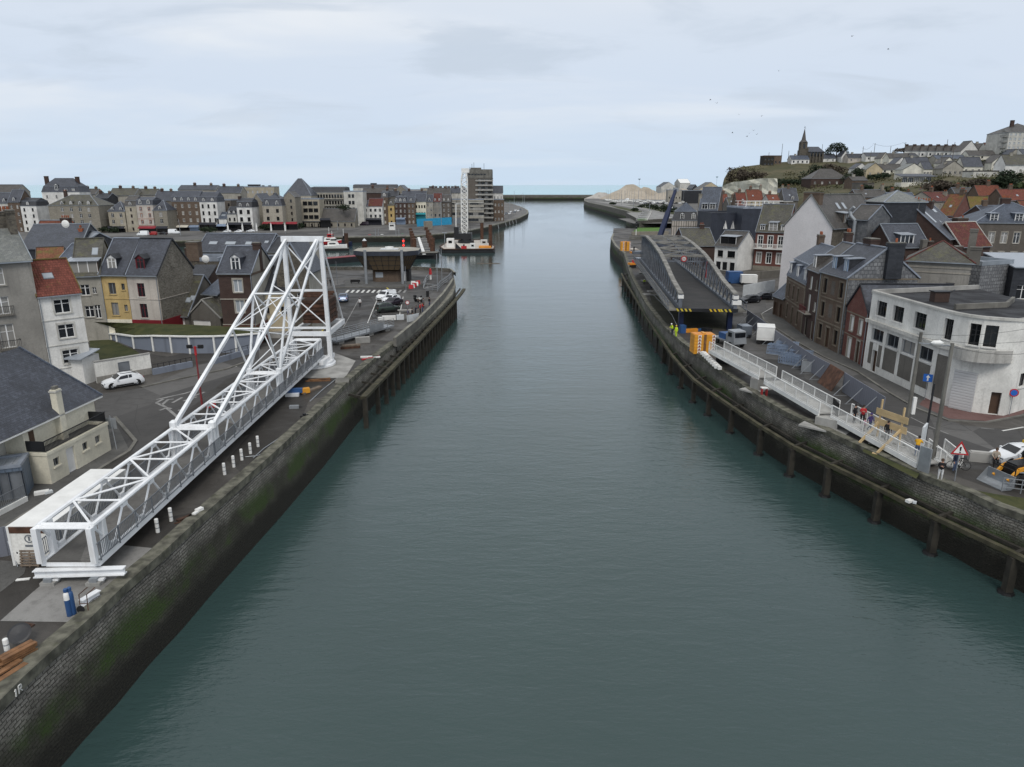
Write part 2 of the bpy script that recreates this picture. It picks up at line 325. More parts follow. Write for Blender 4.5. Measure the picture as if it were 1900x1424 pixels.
# mesh builder
class MB:
 def __init__(s):s.v=[];s.f=[];s.m=[];s.mats=[]
 def mi(s,m):
  if m not in s.mats:s.mats.append(m)
  return s.mats.index(m)
 def poly(s,pts,m):
  i=len(s.v);s.v+=[tuple(p)for p in pts];s.f.append(tuple(range(i,i+len(pts))));s.m.append(s.mi(m));return s
 def grid(s,rows,m,closed=False):
  i=len(s.v);n=len(rows[0]);k=s.mi(m)
  for r in rows:s.v+=[tuple(p)for p in r]
  for a in range(len(rows)-1):
   for b in range(n if closed else n-1):
    b2=(b+1)%n
    s.f.append((i+a*n+b,i+a*n+b2,i+(a+1)*n+b2,i+(a+1)*n+b));s.m.append(k)
  return s
 def hexa(s,b,t,m):
  i=len(s.v);s.v+=[tuple(p)for p in list(b)+list(t)];k=s.mi(m)
  for q in((3,2,1,0),(4,5,6,7),(0,1,5,4),(1,2,6,5),(2,3,7,6),(3,0,4,7)):
   s.f.append(tuple(i+j for j in q));s.m.append(k)
  return s
 def box(s,c,d,m,rz=0.0):
  cx,cy,cz=c;x,y,z=d[0]/2,d[1]/2,d[2]/2;a,b=cos(rz),sin(rz)
  q=[(cx+a*u-b*w,cy+b*u+a*w)for u,w in((-x,-y),(x,-y),(x,y),(-x,y))]
  return s.hexa([(u,w,cz-z)for u,w in q],[(u,w,cz+z)for u,w in q],m)
 def bb(s,x0,x1,y0,y1,z0,z1,m):return s.box(((x0+x1)/2,(y0+y1)/2,(z0+z1)/2),(x1-x0,y1-y0,z1-z0),m)
 def frame(s,p,q):
  d=(Vector(q)-Vector(p));L=d.length;d=d/L if L else Vector((0,0,1))
  u=Vector((0,0,1))if abs(d.z)<.95 else Vector((0,1,0))
  x=d.cross(u).normalized();y=x.cross(d).normalized();return Vector(p),Vector(q),x,y
 def bar(s,p,q,w,h,m):
  p,q,x,y=s.frame(p,q);x=x*(w/2);y=y*(h/2)
  return s.hexa([p-x-y,p+x-y,p+x+y,p-x+y][::-1],[q-x-y,q+x-y,q+x+y,q-x+y][::-1],m)
 def tube(s,p,q,r,m,n=8,r2=None):
  p,q,x,y=s.frame(p,q);r2=r if r2 is None else r2;i=len(s.v);k=s.mi(m)
  for c,rr in((p,r),(q,r2)):
   for j in range(n):
    a=2*pi*j/n;s.v.append(tuple(c+x*(rr*cos(a))+y*(rr*sin(a))))
  for j in range(n):
   j2=(j+1)%n;s.f.append((i+j,i+n+j,i+n+j2,i+j2));s.m.append(k)
  s.f.append(tuple(i+j for j in range(n)));s.m.append(k);s.f.append(tuple(i+n+j for j in reversed(range(n))));s.m.append(k)
  return s
 def path(s,pts,r,m,n=6):
  for a,b in zip(pts,pts[1:]):s.tube(a,b,r,m,n)
  return s
 def lathe(s,prof,c,m,n=16,axis='z'):
  rows=[]
  for r,z in prof:
   row=[]
   for j in range(n):
    a=2*pi*j/n;u,w=r*cos(a),r*sin(a)
    row.append((c[0]+u,c[1]+w,c[2]+z)if axis=='z' else((c[0]+u,c[1]-z,c[2]+w)if axis=='y' else(c[0]+z,c[1]+u,c[2]+w)))
   rows.append(row)
  s.grid(rows,m,True)
  if prof[0][0]>.001:s.poly(rows[0][::-1],m)
  if prof[-1][0]>.001:s.poly(rows[-1],m)
  return s
 def prism(s,pts,z0,z1,m,mtop=None):
  n=len(pts);a=sum(pts[i][0]*pts[(i+1)%n][1]-pts[(i+1)%n][0]*pts[i][1]for i in range(n))
  if a<0:pts=pts[::-1]
  s.poly([(p[0],p[1],z1)for p in pts],mtop or m);s.poly([(p[0],p[1],z0)for p in pts[::-1]],m)
  for i in range(n):
   p,q=pts[i],pts[(i+1)%n];s.poly([(p[0],p[1],z0),(q[0],q[1],z0),(q[0],q[1],z1),(p[0],p[1],z1)],m)
  return s
 def slab(s,pts,th,m):
  lo=[(p[0],p[1],p[2]-th)for p in pts];n=len(pts)
  s.poly(pts,m);s.poly(lo[::-1],m)
  for i in range(n):s.poly([lo[i],lo[(i+1)%n],pts[(i+1)%n],pts[i]],m)
  return s
 def mesh(s,name,smooth=False):
  me=bpy.data.meshes.new(name);me.from_pydata(s.v,[],s.f)
  for m in s.mats:me.materials.append(MATS[m])
  me.polygons.foreach_set('material_index',s.m)
  if smooth:me.polygons.foreach_set('use_smooth',[True]*len(s.f))
  me.update()
  uv=me.uv_layers.new(name='uv').data
  for p in me.polygons:
   n=p.normal
   if abs(n.z)>.97:ux,uy=Vector((1,0,0)),Vector((0,1,0))
   else:
    ux=Vector((-n.y,n.x,0)).normalized();uy=n.cross(ux)
   for li in p.loop_indices:
    c=me.vertices[me.loops[li].vertex_index].co;uv[li].uv=(c.dot(ux),c.dot(uy))
  return me
 def obj(s,name,parent=None,loc=(0,0,0),rz=0.0,smooth=False):
  return link(s.mesh(name,smooth),name,parent,loc,rz)
def link(me,name,parent=None,loc=(0,0,0),rz=0.0):
 o=bpy.data.objects.new(name,me);col.objects.link(o);o.location=loc;o.rotation_euler=(0,0,rz)if not isinstance(rz,tuple)else rz
 if parent is not None:o.parent=parent
 return o
def tag(o,label,cat,group=None,kind=None):
 o['label']=label;o['category']=cat
 if group:o['group']=group
 if kind:o['kind']=kind
 return o
def thing(name,label,cat,loc=(0,0,0),rz=0.0,group=None):return tag(link(None,name,None,loc,rz),label,cat,group)
def struct(o):o['kind']='structure';return o
def copy_tree(o,loc,rz,label=None):
 def rec(s,parent):
  c=s.copy();col.objects.link(c)
  if parent is not None:c.parent=parent
  for ch in s.children:rec(ch,c)
  return c
 c=rec(o,None);c.location=loc;c.rotation_euler=(0,0,rz)
 if label:c['label']=label
 return c
 # windows and houses
WIN={}
STY=dict(w=('white_frame','glass',2,1),b=('brown_frame','glass',2,1),r=('red_frame','glass',2,1),k=('dark_frame','glass_dark',2,1),c=('cream_frame','glass',2,1),K=('dark_frame','glass_dark',1,0),n=('brown_frame','glass_dark',1,0),t=('white_frame','glass',3,0),s=('white_frame','white_paint',1,0),g=('grey_steel','glass',2,0),u=('white_frame','glass_blue',1,0),p=('white_frame','glass_pale',2,0),W=('white_frame','glass',2,2),T=('white_frame','glass',2,0),q=('brown_frame','brown_frame',1,0),z=('dark_frame','dull_red',1,0),f=('white_frame','white_frame',1,0),e=('grey_steel','grey_steel',1,0),l=('cream_frame','cream_frame',1,0),h=('blue_steel','glass_dark',3,1),B=('white_frame','glass_blue',2,0))
def win_mesh(w,h,st):
 k=(round(w,2),round(h,2),st)
 if k not in WIN:
  fr,gl,nv,nh=STY[st];mb=MB();t=min(.07,w*.09)
  mb.bb(-w/2,w/2,.03,.05,0,h,gl)
  for x in(-w/2,w/2-t):mb.bb(x,x+t,-.02,.028,0,h,fr)
  for z in(0,h-t):mb.bb(-w/2+t,w/2-t,-.018,.026,z,z+t,fr)
  for i in range(1,nv):
   x=-w/2+w*i/nv;mb.bb(x-t*.8,x+t*.8,-.016,.025,t,h-t,fr)
  for i in range(1,nh+1):
   z=h*(.68 if nh==1 else i/(nh+1));mb.bb(-w/2+t,w/2-t,-.01,.024,z-t*.35,z+t*.35,fr)
  WIN[k]=mb.mesh('door' if False else 'window')
 return WIN[k]
class Face:
 """one facade of a house: a local frame on the house and its openings"""
 def __init__(s,o,ang,W):s.o=o;s.a=ang;s.W=W;s.ux=(cos(ang),sin(ang));s.n=(sin(ang),-cos(ang))
 def p(s,x,y,z):return(s.o[0]+s.ux[0]*x-s.n[0]*y,s.o[1]+s.ux[1]*x-s.n[1]*y,z)
def facade(mb,fc,z0,z1,ops,wall,trim,rev=.16,sill=True,surround=False,lintel=True):
 xs=sorted({0,fc.W}|{round(v,3)for o in ops for v in(o[0]-o[2]/2,o[0]+o[2]/2)});zs=sorted({z0,z1}|{round(v,3)for o in ops for v in(o[1],o[1]+o[3])})
 for a,b in zip(xs,xs[1:]):
  if b-a<1e-4:continue
  for c,d in zip(zs,zs[1:]):
   if d-c<1e-4:continue
   mx,mz=(a+b)/2,(c+d)/2
   if any(abs(mx-o[0])<o[2]/2 and o[1]<mz<o[1]+o[3]for o in ops):continue
   mb.poly([fc.p(a,0,c),fc.p(b,0,c),fc.p(b,0,d),fc.p(a,0,d)],wall)
 for x,z,w,h,st in ops:
  l,r=x-w/2,x+w/2;rm=trim or wall
  mb.poly([fc.p(l,0,z),fc.p(l,0,z+h),fc.p(l,rev+.06,z+h),fc.p(l,rev+.06,z)],rm)
  mb.poly([fc.p(r,0,z+h),fc.p(r,0,z),fc.p(r,rev+.06,z),fc.p(r,rev+.06,z+h)],rm)
  mb.poly([fc.p(l,0,z+h),fc.p(r,0,z+h),fc.p(r,rev+.06,z+h),fc.p(l,rev+.06,z+h)],rm)
  mb.poly([fc.p(r,0,z),fc.p(l,0,z),fc.p(l,rev+.06,z),fc.p(r,rev+.06,z)],rm)
  def blk(x0,x1,y0,y1,za,zb,m):
   mb.hexa([fc.p(x0,y0,za),fc.p(x1,y0,za),fc.p(x1,y1,za),fc.p(x0,y1,za)],[fc.p(x0,y0,zb),fc.p(x1,y0,zb),fc.p(x1,y1,zb),fc.p(x0,y1,zb)],m)
  if sill and z>z0+.4:blk(l-.1,r+.1,-.1,.1,z-.12,z-.003,trim or 'stone_trim')
  if surround and trim:
   blk(l-.16,l-.003,-.025,.02,z,z+h+.003,trim);blk(r+.003,r+.16,-.025,.02,z,z+h+.003,trim);blk(l-.16,r+.16,-.03,.02,z+h+.004,z+h+.24,trim)
def place_windows(root,fc,ops,rev=.16,name=None):
 for x,z,w,h,st in ops:
  nm=name or('door' if z<.35 and w<1.8 and h>1.8 else 'window')
  link(win_mesh(w,h,st),nm,root,fc.p(x,rev,z),fc.a)
def expand(W,win,h):
 ops=[]
 for z,wh,ww,fx,st in win:
  if isinstance(fx,int):fx=[(i+.5)/fx for i in range(fx)]
  for i,f in enumerate(fx):ops.append((f*W,z,ww,wh,st if len(st)==1 else st[i%len(st)]))
 return ops
def chimney(parent,x,y,z0,z1,w,d,m,pots=3,name='chimney',along='x'):
 mb=MB();mb.bb(x-w/2,x+w/2,y-d/2,y+d/2,z0,z1,m)
 mb.bb(x-w/2-.07,x+w/2+.07,y-d/2-.07,y+d/2+.07,z1-.28,z1-.1,m);mb.bb(x-w/2-.05,x+w/2+.05,y-d/2-.05,y+d/2+.05,z1+.002,z1+.1,'concrete_dark')
 ch=mb.obj(name,parent)
 if pots:
  mb=MB()
  for i in range(pots):
   f=(i+.5)/pots-.5;px,py=(x+f*w*.9,y)if w>=d else(x,y+f*d*.9)
   mb.lathe([(.13,z1+.1),(.15,z1+.35),(.12,z1+.6),(.1,z1+.6)],(px,py,0),'terracotta',8)
  mb.obj('chimney_pot',ch)if False else None
  i=len(mb.v);base=MB();base.bb(x-w/2,x+w/2,y-d/2,y+d/2,z0,z1,m)
  me=ch.data;bm=bmesh.new();bm.from_mesh(me);tmp=mb.mesh('pots');n0=len(bm.faces);bm.from_mesh(tmp)
  me.materials.append(MATS['terracotta']);bm.faces.ensure_lookup_table()
  for f in bm.faces[n0:]:f.material_index=len(me.materials)-1
  bm.to_mesh(me);bm.free()
 return ch
def house(name,label,a,b,h,d,wall,roof='gx',rise=3.0,rm='slate',win=(),swin=(),side=None,cat='house',group=None,trim=None,surround=False,sill=True,chim=(),dorm=(),sky=(),base=None,band=(),gutter='zinc',over=.25,z0=-.3,sidewall=None,ridge='lead',gwin=(),parapet=.5,kick=0,hipf=1.0,frontwall=None,lower=2.2,inset=.9,rev=.16,pipe=None,quoin=None,ridge_off=.5):
 """a, b: foot of the visible front, left and right as seen from outside; d: depth; h: height of the eaves"""
 a=Vector(a);b=Vector(b);v=b-a;v.z=0;W=v.length;ang=atan2(v.y,v.x);zb=a.z
 root=thing(name,label,cat,(a.x,a.y,zb),ang,group)
 front=Face((0,0),0,W);right=Face((W,0),pi/2,d);back=Face((W,d),pi,W);left=Face((0,d),-pi/2,d)
 ops=expand(W,win,h);sops=expand(d,swin,h)
 sw=sidewall or wall;mb=MB()
 facade(mb,front,z0,h,ops,frontwall or wall,trim,rev,sill,surround)
 for nm,fc in(('R',right),('L',left),('B',back)):
  facade(mb,fc,z0,h,sops if side and nm in side else[],sw,trim,rev,sill,surround and nm in(side or ''))
 if base:
  bm_,bh=base;mb.bb(-.03,W+.03,-.03,d+.03,z0-.01,bh,bm_)if not any(o[1]<bh for o in ops)else None
 for zc,bh,bmx in band:
  mb.bb(-.06,W+.06,-.07,d+.06,zc,zc+bh,bmx)if bh>.0 else None
 hr=h+rise;ym=d*ridge_off
 if roof=='gx':
  for x in(0,W):mb.poly([(x,0,h),(x,d,h),(x,ym,hr)]if x==0 else[(x,d,h),(x,0,h),(x,ym,hr)],sw)
 if roof=='gy':
  for y in(0,d):mb.poly([(0,y,h),(W,y,h),(W/2,y,hr)],(frontwall or wall)if y==0 else sw)
 if roof=='shed':
  mb.poly([(0,d,h),(0,0,h),(0,d,hr)],sw);mb.poly([(W,0,h),(W,d,h),(W,d,hr)],sw);mb.poly([(0,d,h),(W,d,h),(W,d,hr),(0,d,hr)],sw)
 if quoin:
  for x in(.25,W-.25):mb.bb(x-.26,x+.26,-.03,.02,z0,h-.02,quoin)
 mb.obj('wall',root)
 place_windows(root,front,ops,rev)
 if side:
  for nm,fc in(('R',right),('L',left),('B',back)):
   if nm in side:place_windows(root,fc,sops,rev)
 rb=MB();o=over;th=.16;e=.1;up=.17
 slope=rise/ym if roof in('gx','shed','hip')else 1
 if roof=='gx':
  s1=rise/ym;s2=rise/(d-ym)
  rb.slab([(-e,-o,h-o*s1+up),(W+e,-o,h-o*s1+up),(W+e,ym,hr+up),(-e,ym,hr+up)],th,rm)
  rb.slab([(W+e,d+o,h-o*s2+up),(-e,d+o,h-o*s2+up),(-e,ym+.003,hr+up),(W+e,ym+.003,hr+up)],th,rm)
  rb.bar((-e-.01,ym,hr+up+.03),(W+e+.01,ym,hr+up+.03),.3,.14,ridge)
  for x in(-e-.03,W+e+.03):rb.bar((x,-o,h-o*s1+up),(x,ym,hr+up),.09,.2,ridge);rb.bar((x,ym,hr+up),(x,d+o,h-o*s2+up),.09,.2,ridge)
 elif roof=='gy':
  s1=rise/(W/2)
  rb.slab([(-o,-e,h-o*s1+up),(W/2,-e,hr+up),(W/2,d+e,hr+up),(-o,d+e,h-o*s1+up)],th,rm)
  rb.slab([(W/2+.003,-e,hr+up),(W+o,-e,h-o*s1+up),(W+o,d+e,h-o*s1+up),(W/2+.003,d+e,hr+up)],th,rm)
  rb.bar((W/2,-e-.01,hr+up+.03),(W/2,d+e+.01,hr+up+.03),.3,.14,ridge)
  for y in(-e-.03,):rb.bar((-o,y,h-o*s1+up),(W/2,y,hr+up),.09,.2,ridge);rb.bar((W/2,y,hr+up),(W+o,y,h-o*s1+up),.09,.2,ridge)
 elif roof=='hip' or roof=='pyr':
  hx=min(W/2-.02,d/2*hipf)if roof=='hip' else W/2-.02
  z=h+up-.05;q=[(-o,-o,z),(W+o,-o,z),(W+o,d+o,z),(-o,d+o,z)];t1,t2=(hx,d/2,hr+up),(W-hx,d/2,hr+up)
  rb.poly([q[0],q[1],t2,t1],rm).poly([q[1],q[2],t2],rm).poly([q[2],q[3],t1,t2],rm).poly([q[3],q[0],t1],rm)
  rb.slab(q,.14,'zinc' if gutter=='zinc' else rm)
  for c_,t_ in((q[0],t1),(q[1],t2),(q[2],t2),(q[3],t1)):rb.bar(c_,t_,.22,.1,ridge)
  rb.bar(t1,t2,.26,.14,ridge)
 elif roof=='man':
  z=h+.02;i=inset;zl=h+lower;q=[(-.12,-.12,z),(W+.12,-.12,z),(W+.12,d+.12,z),(-.12,d+.12,z)]
  sd=.02 if kick==0 else i
  q2=[(sd,i,zl),(W-sd,i,zl),(W-sd,d-i,zl),(sd,d-i,zl)]
  for j in range(4):rb.poly([q[j],q[(j+1)%4],q2[(j+1)%4],q2[j]],rm)
  hx=.02 if kick==0 else min(W/2-.1,d*.4)
  t1,t2=(hx+sd,d/2,h+rise),(W-hx-sd,d/2,h+rise);q3=[(sd-.1,i-.12,zl+.02),(W-sd+.1,i-.12,zl+.02),(W-sd+.1,d-i+.12,zl+.02),(sd-.1,d-i+.12,zl+.02)]
  um=kick if isinstance(kick,str)else rm
  rb.poly([q3[0],q3[1],t2,t1],um).poly([q3[1],q3[2],t2],um).poly([q3[2],q3[3],t1,t2],um).poly([q3[3],q3[0],t1],um)
  for j in range(4):rb.bar(q3[j],q3[(j+1)%4],.14,.16,ridge)
  rb.bar(t1,t2,.26,.14,ridge)
  rb.slab([(p[0],p[1],z)for p in q],.16,'zinc')
 elif roof=='flat':
  rb.bb(.25,W-.25,.25,d-.25,h-.2,h-.05,rm)
  for x0,x1,y0,y1 in((-.06,W+.06,-.06,.25),(-.06,W+.06,d-.25,d+.06),(-.06,.25,.253,d-.253),(W-.25,W+.06,.253,d-.253)):rb.bb(x0,x1,y0,y1,h-.12,h+parapet,ridge)
 elif roof=='shed':
  s1=rise/d;rb.slab([(-e,-o,h-o*s1+up),(W+e,-o,h-o*s1+up),(W+e,d+e,hr+up),(-e,d+e,hr+up)],th,rm)
 if gutter and roof in('gx','shed'):
  s1=rise/ym if roof=='gx' else rise/d
  rb.bar((-e,-o-.06,h-o*s1+up-.1),(W+e,-o-.06,h-o*s1+up-.1),.12,.12,gutter)
 if pipe:
  for px in pipe:rb.tube((px*W,-.09,0),(px*W,-.09,h-.1),.05,'zinc',6)
 ro=rb.obj('roof',root)
 def zroof(x,y):
  if roof=='gx':return h+min(rise*y/ym,rise*(d-y)/(d-ym))
  if roof=='gy':return h+min(x,W-x)*rise/(W/2)
  if roof in('hip','pyr'):return h+min(y,d-y)*rise/(d/2)
  if roof=='shed':return h+rise*y/d
  if roof=='man':return h+min(y*lower/inset,rise)
  return h
 for c in chim:
  fx,fy,w,dd,top,m=c[:6];x,y=fx*W,fy*d
  chimney(ro,x,y,min(zroof(min(max(x,0),W),y),h)-.1,max(zroof(min(max(x,0),W),y),h+.01)+top,w,dd,m,c[6]if len(c)>6 else 3)
 for fx,frac,w,hh in sky:
  y=ym*frac;s1=rise/ym;L=hh;sb=MB();x=fx*W;n=sqrt(1+s1*s1);z=h+s1*y+up;dy=L/n/2
  pts=[(x-w/2,y-dy,z-s1*dy+.07),(x+w/2,y-dy,z-s1*dy+.07),(x+w/2,y+dy,z+s1*dy+.07),(x-w/2,y+dy,z+s1*dy+.07)]
  sb.slab(pts,.1,'grey_steel');i_=.06
  sb.poly([(x-w/2+i_,y-dy+i_,z-s1*(dy-i_)+.076),(x+w/2-i_,y-dy+i_,z-s1*(dy-i_)+.076),(x+w/2-i_,y+dy-i_,z+s1*(dy-i_)+.076),(x-w/2+i_,y+dy-i_,z+s1*(dy-i_)+.076)],'glass_pale')
  sb.obj('skylight',root)
 for dm in dorm:
  fx,w,hh,st,zo=dm[:5];kind=dm[5]if len(dm)>5 else 'gab';dmat=dm[6]if len(dm)>6 else rm;fm=dm[7]if len(dm)>7 else 'white_frame'
  x=fx*W
  sl=(lower/inset if roof=='man' else(rise/ym if roof in('gx','hip')else rise/(d/2)));y0=max(.05,zo/sl-.1);zb_=h+zo;zt=zb_+hh
  y1=min(ym,max(y0+.3,(zt-h)/sl+.25))if roof!='man' else inset+.7
  db=MB();t=.09
  db.bb(x-w/2,x+w/2,y0,y0+.08,zb_-.25,zb_+.05,fm)
  for s_ in(-1,1):db.bb(x+s_*(w/2-.05)-.05,x+s_*(w/2-.05)+.05,y0-.01,y0+.09,zb_+.05,zt,fm);db.hexa([(x+s_*w/2-.02,y0+.09,zb_-.2),(x+s_*w/2+.02,y0+.09,zb_-.2),(x+s_*w/2+.02,y1,zb_-.2),(x+s_*w/2-.02,y1,zb_-.2)],[(x+s_*w/2-.02,y0+.09,zt),(x+s_*w/2+.02,y0+.09,zt),(x+s_*w/2+.02,y1,zt),(x+s_*w/2-.02,y1,zt)],dmat if kind!='flat' else dmat)
  if kind=='gab':
   rr=w*.38;db.poly([(x-w/2,y0,zt),(x+w/2,y0,zt),(x,y0,zt+rr)],fm);y2=min(ym,y1+rr/sl)
   db.slab([(x-w/2-.12,y0-.15,zt-.05),(x,y0-.15,zt+rr+.06),(x,y2,zt+rr+.06),(x-w/2-.12,y1,zt-.05)],.07,dmat);db.slab([(x+.002,y0-.15,zt+rr+.06),(x+w/2+.12,y0-.15,zt-.05),(x+w/2+.12,y1,zt-.05),(x+.002,y2,zt+rr+.06)],.07,dmat)
  elif kind=='shed':
   db.slab([(x-w/2-.15,y0-.25,zt),(x+w/2+.15,y0-.25,zt),(x+w/2+.15,y1+.5,zt+.35),(x-w/2-.15,y1+.5,zt+.35)],.08,'standing_seam' if dmat==rm else dmat)
  else:
   db.slab([(x-w/2-.14,y0-.18,zt+.08),(x+w/2+.14,y0-.18,zt+.08),(x+w/2+.14,y1,zt+.16),(x-w/2-.14,y1,zt+.16)],.1,'lead')
  do=db.obj('dormer',root)
  link(win_mesh(w-.2,hh-.06,st),'window',do,(x,y0+.05,zb_+.04))
 return root
def HB(ax,ay,bx,by,eave_y,z=0.0):
 a,b=G(ax,ay,z),G(bx,by,z);return a,b,Zr(eave_y,a.y)-z
def HE(ax,ay,bx,by,h,z=0.0):
 a,b=G(ax,ay,h+z),G(bx,by,h+z);a.z=b.z=z;return a,b,h
def HY(ax,bx,Y,eave_y,z=0.0,skew=0.0):
 a,b=A(ax,eave_y,Y-skew/2),A(bx,eave_y,Y+skew/2);h=a.z-z;a.z=b.z=z;return a,b,h
 # light, sky
w=bpy.data.worlds.new('World');scene.world=w;w.use_nodes=True
t=NT.__new__(NT);t.t=w.node_tree;t.n=t.t.nodes;t.n.clear();t.l=t.t.links
SUN_EL,SUN_AZ=radians(52),radians(176)
nishi=t.n.new('ShaderNodeTexSky');nishi.sky_type='NISHITA';nishi.sun_disc=False;nishi.sun_elevation=SUN_EL;nishi.sun_rotation=SUN_AZ;nishi.air_density=1.4;nishi.dust_density=3
skyc=t.scale(nishi.outputs[0],(.1,.1,.1))
dirv=t.n.new('ShaderNodeTexCoord').outputs['Generated'];sp=t.new('ShaderNodeSeparateXYZ',Vector=dirv);el=sp.outputs[2]
dn=t.math('ADD',t.math('MAXIMUM',el,0.0),.16)
cv=t.new('ShaderNodeCombineXYZ',X=t.math('DIVIDE',sp.outputs[0],dn),Y=t.math('DIVIDE',sp.outputs[1],dn),Z=0.0).outputs[0]
n1=t.noise(t.scale(cv,(.5,.85,1)),.85,5,.5,.35);n2=t.noise(t.scale(cv,(.9,1.5,1)),1.2,6,.55,.5)
base=t.mix(t.ramp(el,-.01,.12),(.49,.595,.715),(.50,.575,.69));base=t.mix(t.ramp(el,.06,.3),base,(.575,.615,.675));base=t.mix(t.ramp(el,.28,.7),base,(.63,.65,.67))
cl=t.mix(t.math('MULTIPLY',t.ramp(n1,.47,.66),t.ramp(el,.02,.2,.25,.8)),base,(.70,.715,.735))
cl=t.mix(t.math('MULTIPLY',t.ramp(n2,.5,.32),t.ramp(el,.03,.15,.15,.75)),cl,(.44,.50,.585))
mixc=t.mix(.93,skyc,cl)
bg=t.n.new('ShaderNodeBackground');t.put(bg.inputs[0],mixc);bg.inputs[1].default_value=1.0
wo=t.n.new('ShaderNodeOutputWorld');t.l.new(bg.outputs[0],wo.inputs[0])
sun=bpy.data.lights.new('sun','SUN');sun.energy=1.3;sun.angle=radians(22);sun.color=(1,.96,.9)
so=bpy.data.objects.new('sun',sun);col.objects.link(so)
sd=Vector((sin(SUN_AZ)*cos(SUN_EL),cos(SUN_AZ)*cos(SUN_EL),sin(SUN_EL)));so.rotation_euler=(-sd).to_track_quat('-Z','Y').to_euler()
scene.view_settings.view_transform='Standard';scene.view_settings.look='None';scene.view_settings.exposure=0.38;scene.view_settings.gamma=1.0
# water
def M_water(name,c,c2,near,ior=1.40):
 m,t=mk(name)
 p=t.pos()
 big=t.noise(t.scale(p,(1,.45,1)),.03,4,.5,.6)
 a=t.noise(t.scale(p,(.55,1.5,1)),.75,3,.5,.6);b=t.noise(t.scale(p,(.8,2.0,1)),2.3,4,.6,.3);e=t.noise(t.scale(p,(.3,1.0,1)),.16,2,.5,.4)
 amp=t.math('MULTIPLY',t.ramp(big,.35,.65,.55,1.1),t.ramp(t.new('ShaderNodeSeparateXYZ',Vector=p).outputs[1],50,260,1,.28))
 hgt=t.math('ADD',t.math('MULTIPLY',t.math('ADD',a,t.math('MULTIPLY',b,.5)),amp),t.math('MULTIPLY',t.math('MULTIPLY',e,1.6),amp))
 d=t.n.new('ShaderNodeBump');d.inputs['Strength'].default_value=1;d.inputs['Distance'].default_value=near;t.put(d.inputs['Height'],hgt)
 pr=t.n.new('ShaderNodeBsdfPrincipled');o=t.n.new('ShaderNodeOutputMaterial')
 t.put(pr.inputs['Base Color'],t.mix(t.ramp(big,.3,.7),c,c2));pr.inputs['Roughness'].default_value=.07;pr.inputs['IOR'].default_value=ior;pr.inputs['Specular IOR Level'].default_value=.5 if ior>1.2 else.12
 t.l.new(d.outputs[0],pr.inputs['Normal']);t.l.new(pr.outputs[0],o.inputs[0])
M_water('harbour_water',(.026,.050,.049),(.033,.061,.060),.085,1.5)
M_water('sea_water',(.13,.40,.43),(.17,.45,.46),.3,1.12)
SEA_Y=1365
struct(MB().poly([(-900,-60,WZ),(2200,-60,WZ),(2200,SEA_Y,WZ),(-900,SEA_Y,WZ)],'harbour_water').obj('harbour_water'))
struct(MB().poly([(-60000,SEA_Y+3,WZ-.6),(60000,SEA_Y+3,WZ-.6),(60000,70000,WZ-.6),(-60000,70000,WZ-.6)],'sea_water').obj('sea'))
# left bank
LC=[G(x,y)for x,y in[(39,1262),(98,1208),(167,1149),(232,1086),(298,1030),(360,972),(498,850),(580,774),(647,707),(697,664),(735,635)]]
LC=[Vector((LC[0].x+.1,4,0))]+LC
LP=[G(x,y,1.0)for x,y in[(735,627),(775,594),(800,570),(824,544),(837,526),(842,517)]]
LE=[G(x,y,-.3)for x,y in[(736,640),(783,601),(820,567),(839,546),(845,530),(842,514)]]
def offs(pts,d):
 out=[]
 for i,p in enumerate(pts):
  a=pts[max(0,i-1)];b=pts[min(len(pts)-1,i+1)];v=Vector((b.x-a.x,b.y-a.y,0)).normalized();out.append(Vector((p.x+v.y*d,p.y-v.x*d,p.z)))
 return out
def strip(mb,a,b,m):
 mb.grid([a,b],m);return mb
def lift(pts,z):return[Vector((p.x,p.y,z))for p in pts]
def wall_run(name,label,top,batter,zt,cw,ct,m,mc,cat='quay wall',side=1,zb=None,steps=8):
 """a quay wall with a coping along the polyline top (its outer edge)"""
 zb=WZ-1.2 if zb is None else zb
 rows=[]
 for k in range(steps+1):
  f=k/steps;rows.append(lift(offs(top,side*batter*f),zt-ct-(zt-ct-zb)*f))
 mb=MB();mb.grid(rows,m)
 o=tag(mb.obj(name),label,cat)
 inn=offs(top,-side*cw);out=offs(top,side*.08);mb=MB();z1=zt;z0=zt-ct
 strip(mb,lift(out,z1),lift(inn,z1),mc);strip(mb,lift(out,z0),lift(out,z1),mc);strip(mb,lift(inn,z1),lift(inn,z0-.4),mc);strip(mb,lift(top,z0),lift(out,z0),mc)
 mb.obj('coping',o)
 return o
wl=wall_run('quay_wall','long straight stone quay wall with green algae below the white footbridge',LC,.9,.12,.85,.55,'quay_stone','coping')
tipL=[G(x,y)for x,y in[(842,514),(815,512),(780,511)]]
qn=wall_run('quay_wall','curved stone quay wall with mossy ledge round the control tower point',LE,.15,-.3,2.0,.5,'quay_stone','coping_pale')
mb=MB();pin=offs(LP,-.45)
strip(mb,lift(LP,1.0),lift(pin,1.0),'coping_pale');strip(mb,lift(LP,-.35),lift(LP,1.0),'concrete_dark');strip(mb,lift(pin,1.0),lift(pin,-.2),'concrete_dark')
mb.poly([LP[0],pin[0],pin[0]-Vector((0,0,1.2)),LP[0]-Vector((0,0,1.3))],'concrete_dark');mb.poly([LP[-1],pin[-1],pin[-1]-Vector((0,0,1.2)),LP[-1]-Vector((0,0,1.3))],'concrete_dark')
mb.obj('parapet',qn)
BN=[G(842,512),G(780,508),G(700,508),G(600,512),G(430,530),G(100,530)];BN=[p for p in BN]
yb=BN[1].y
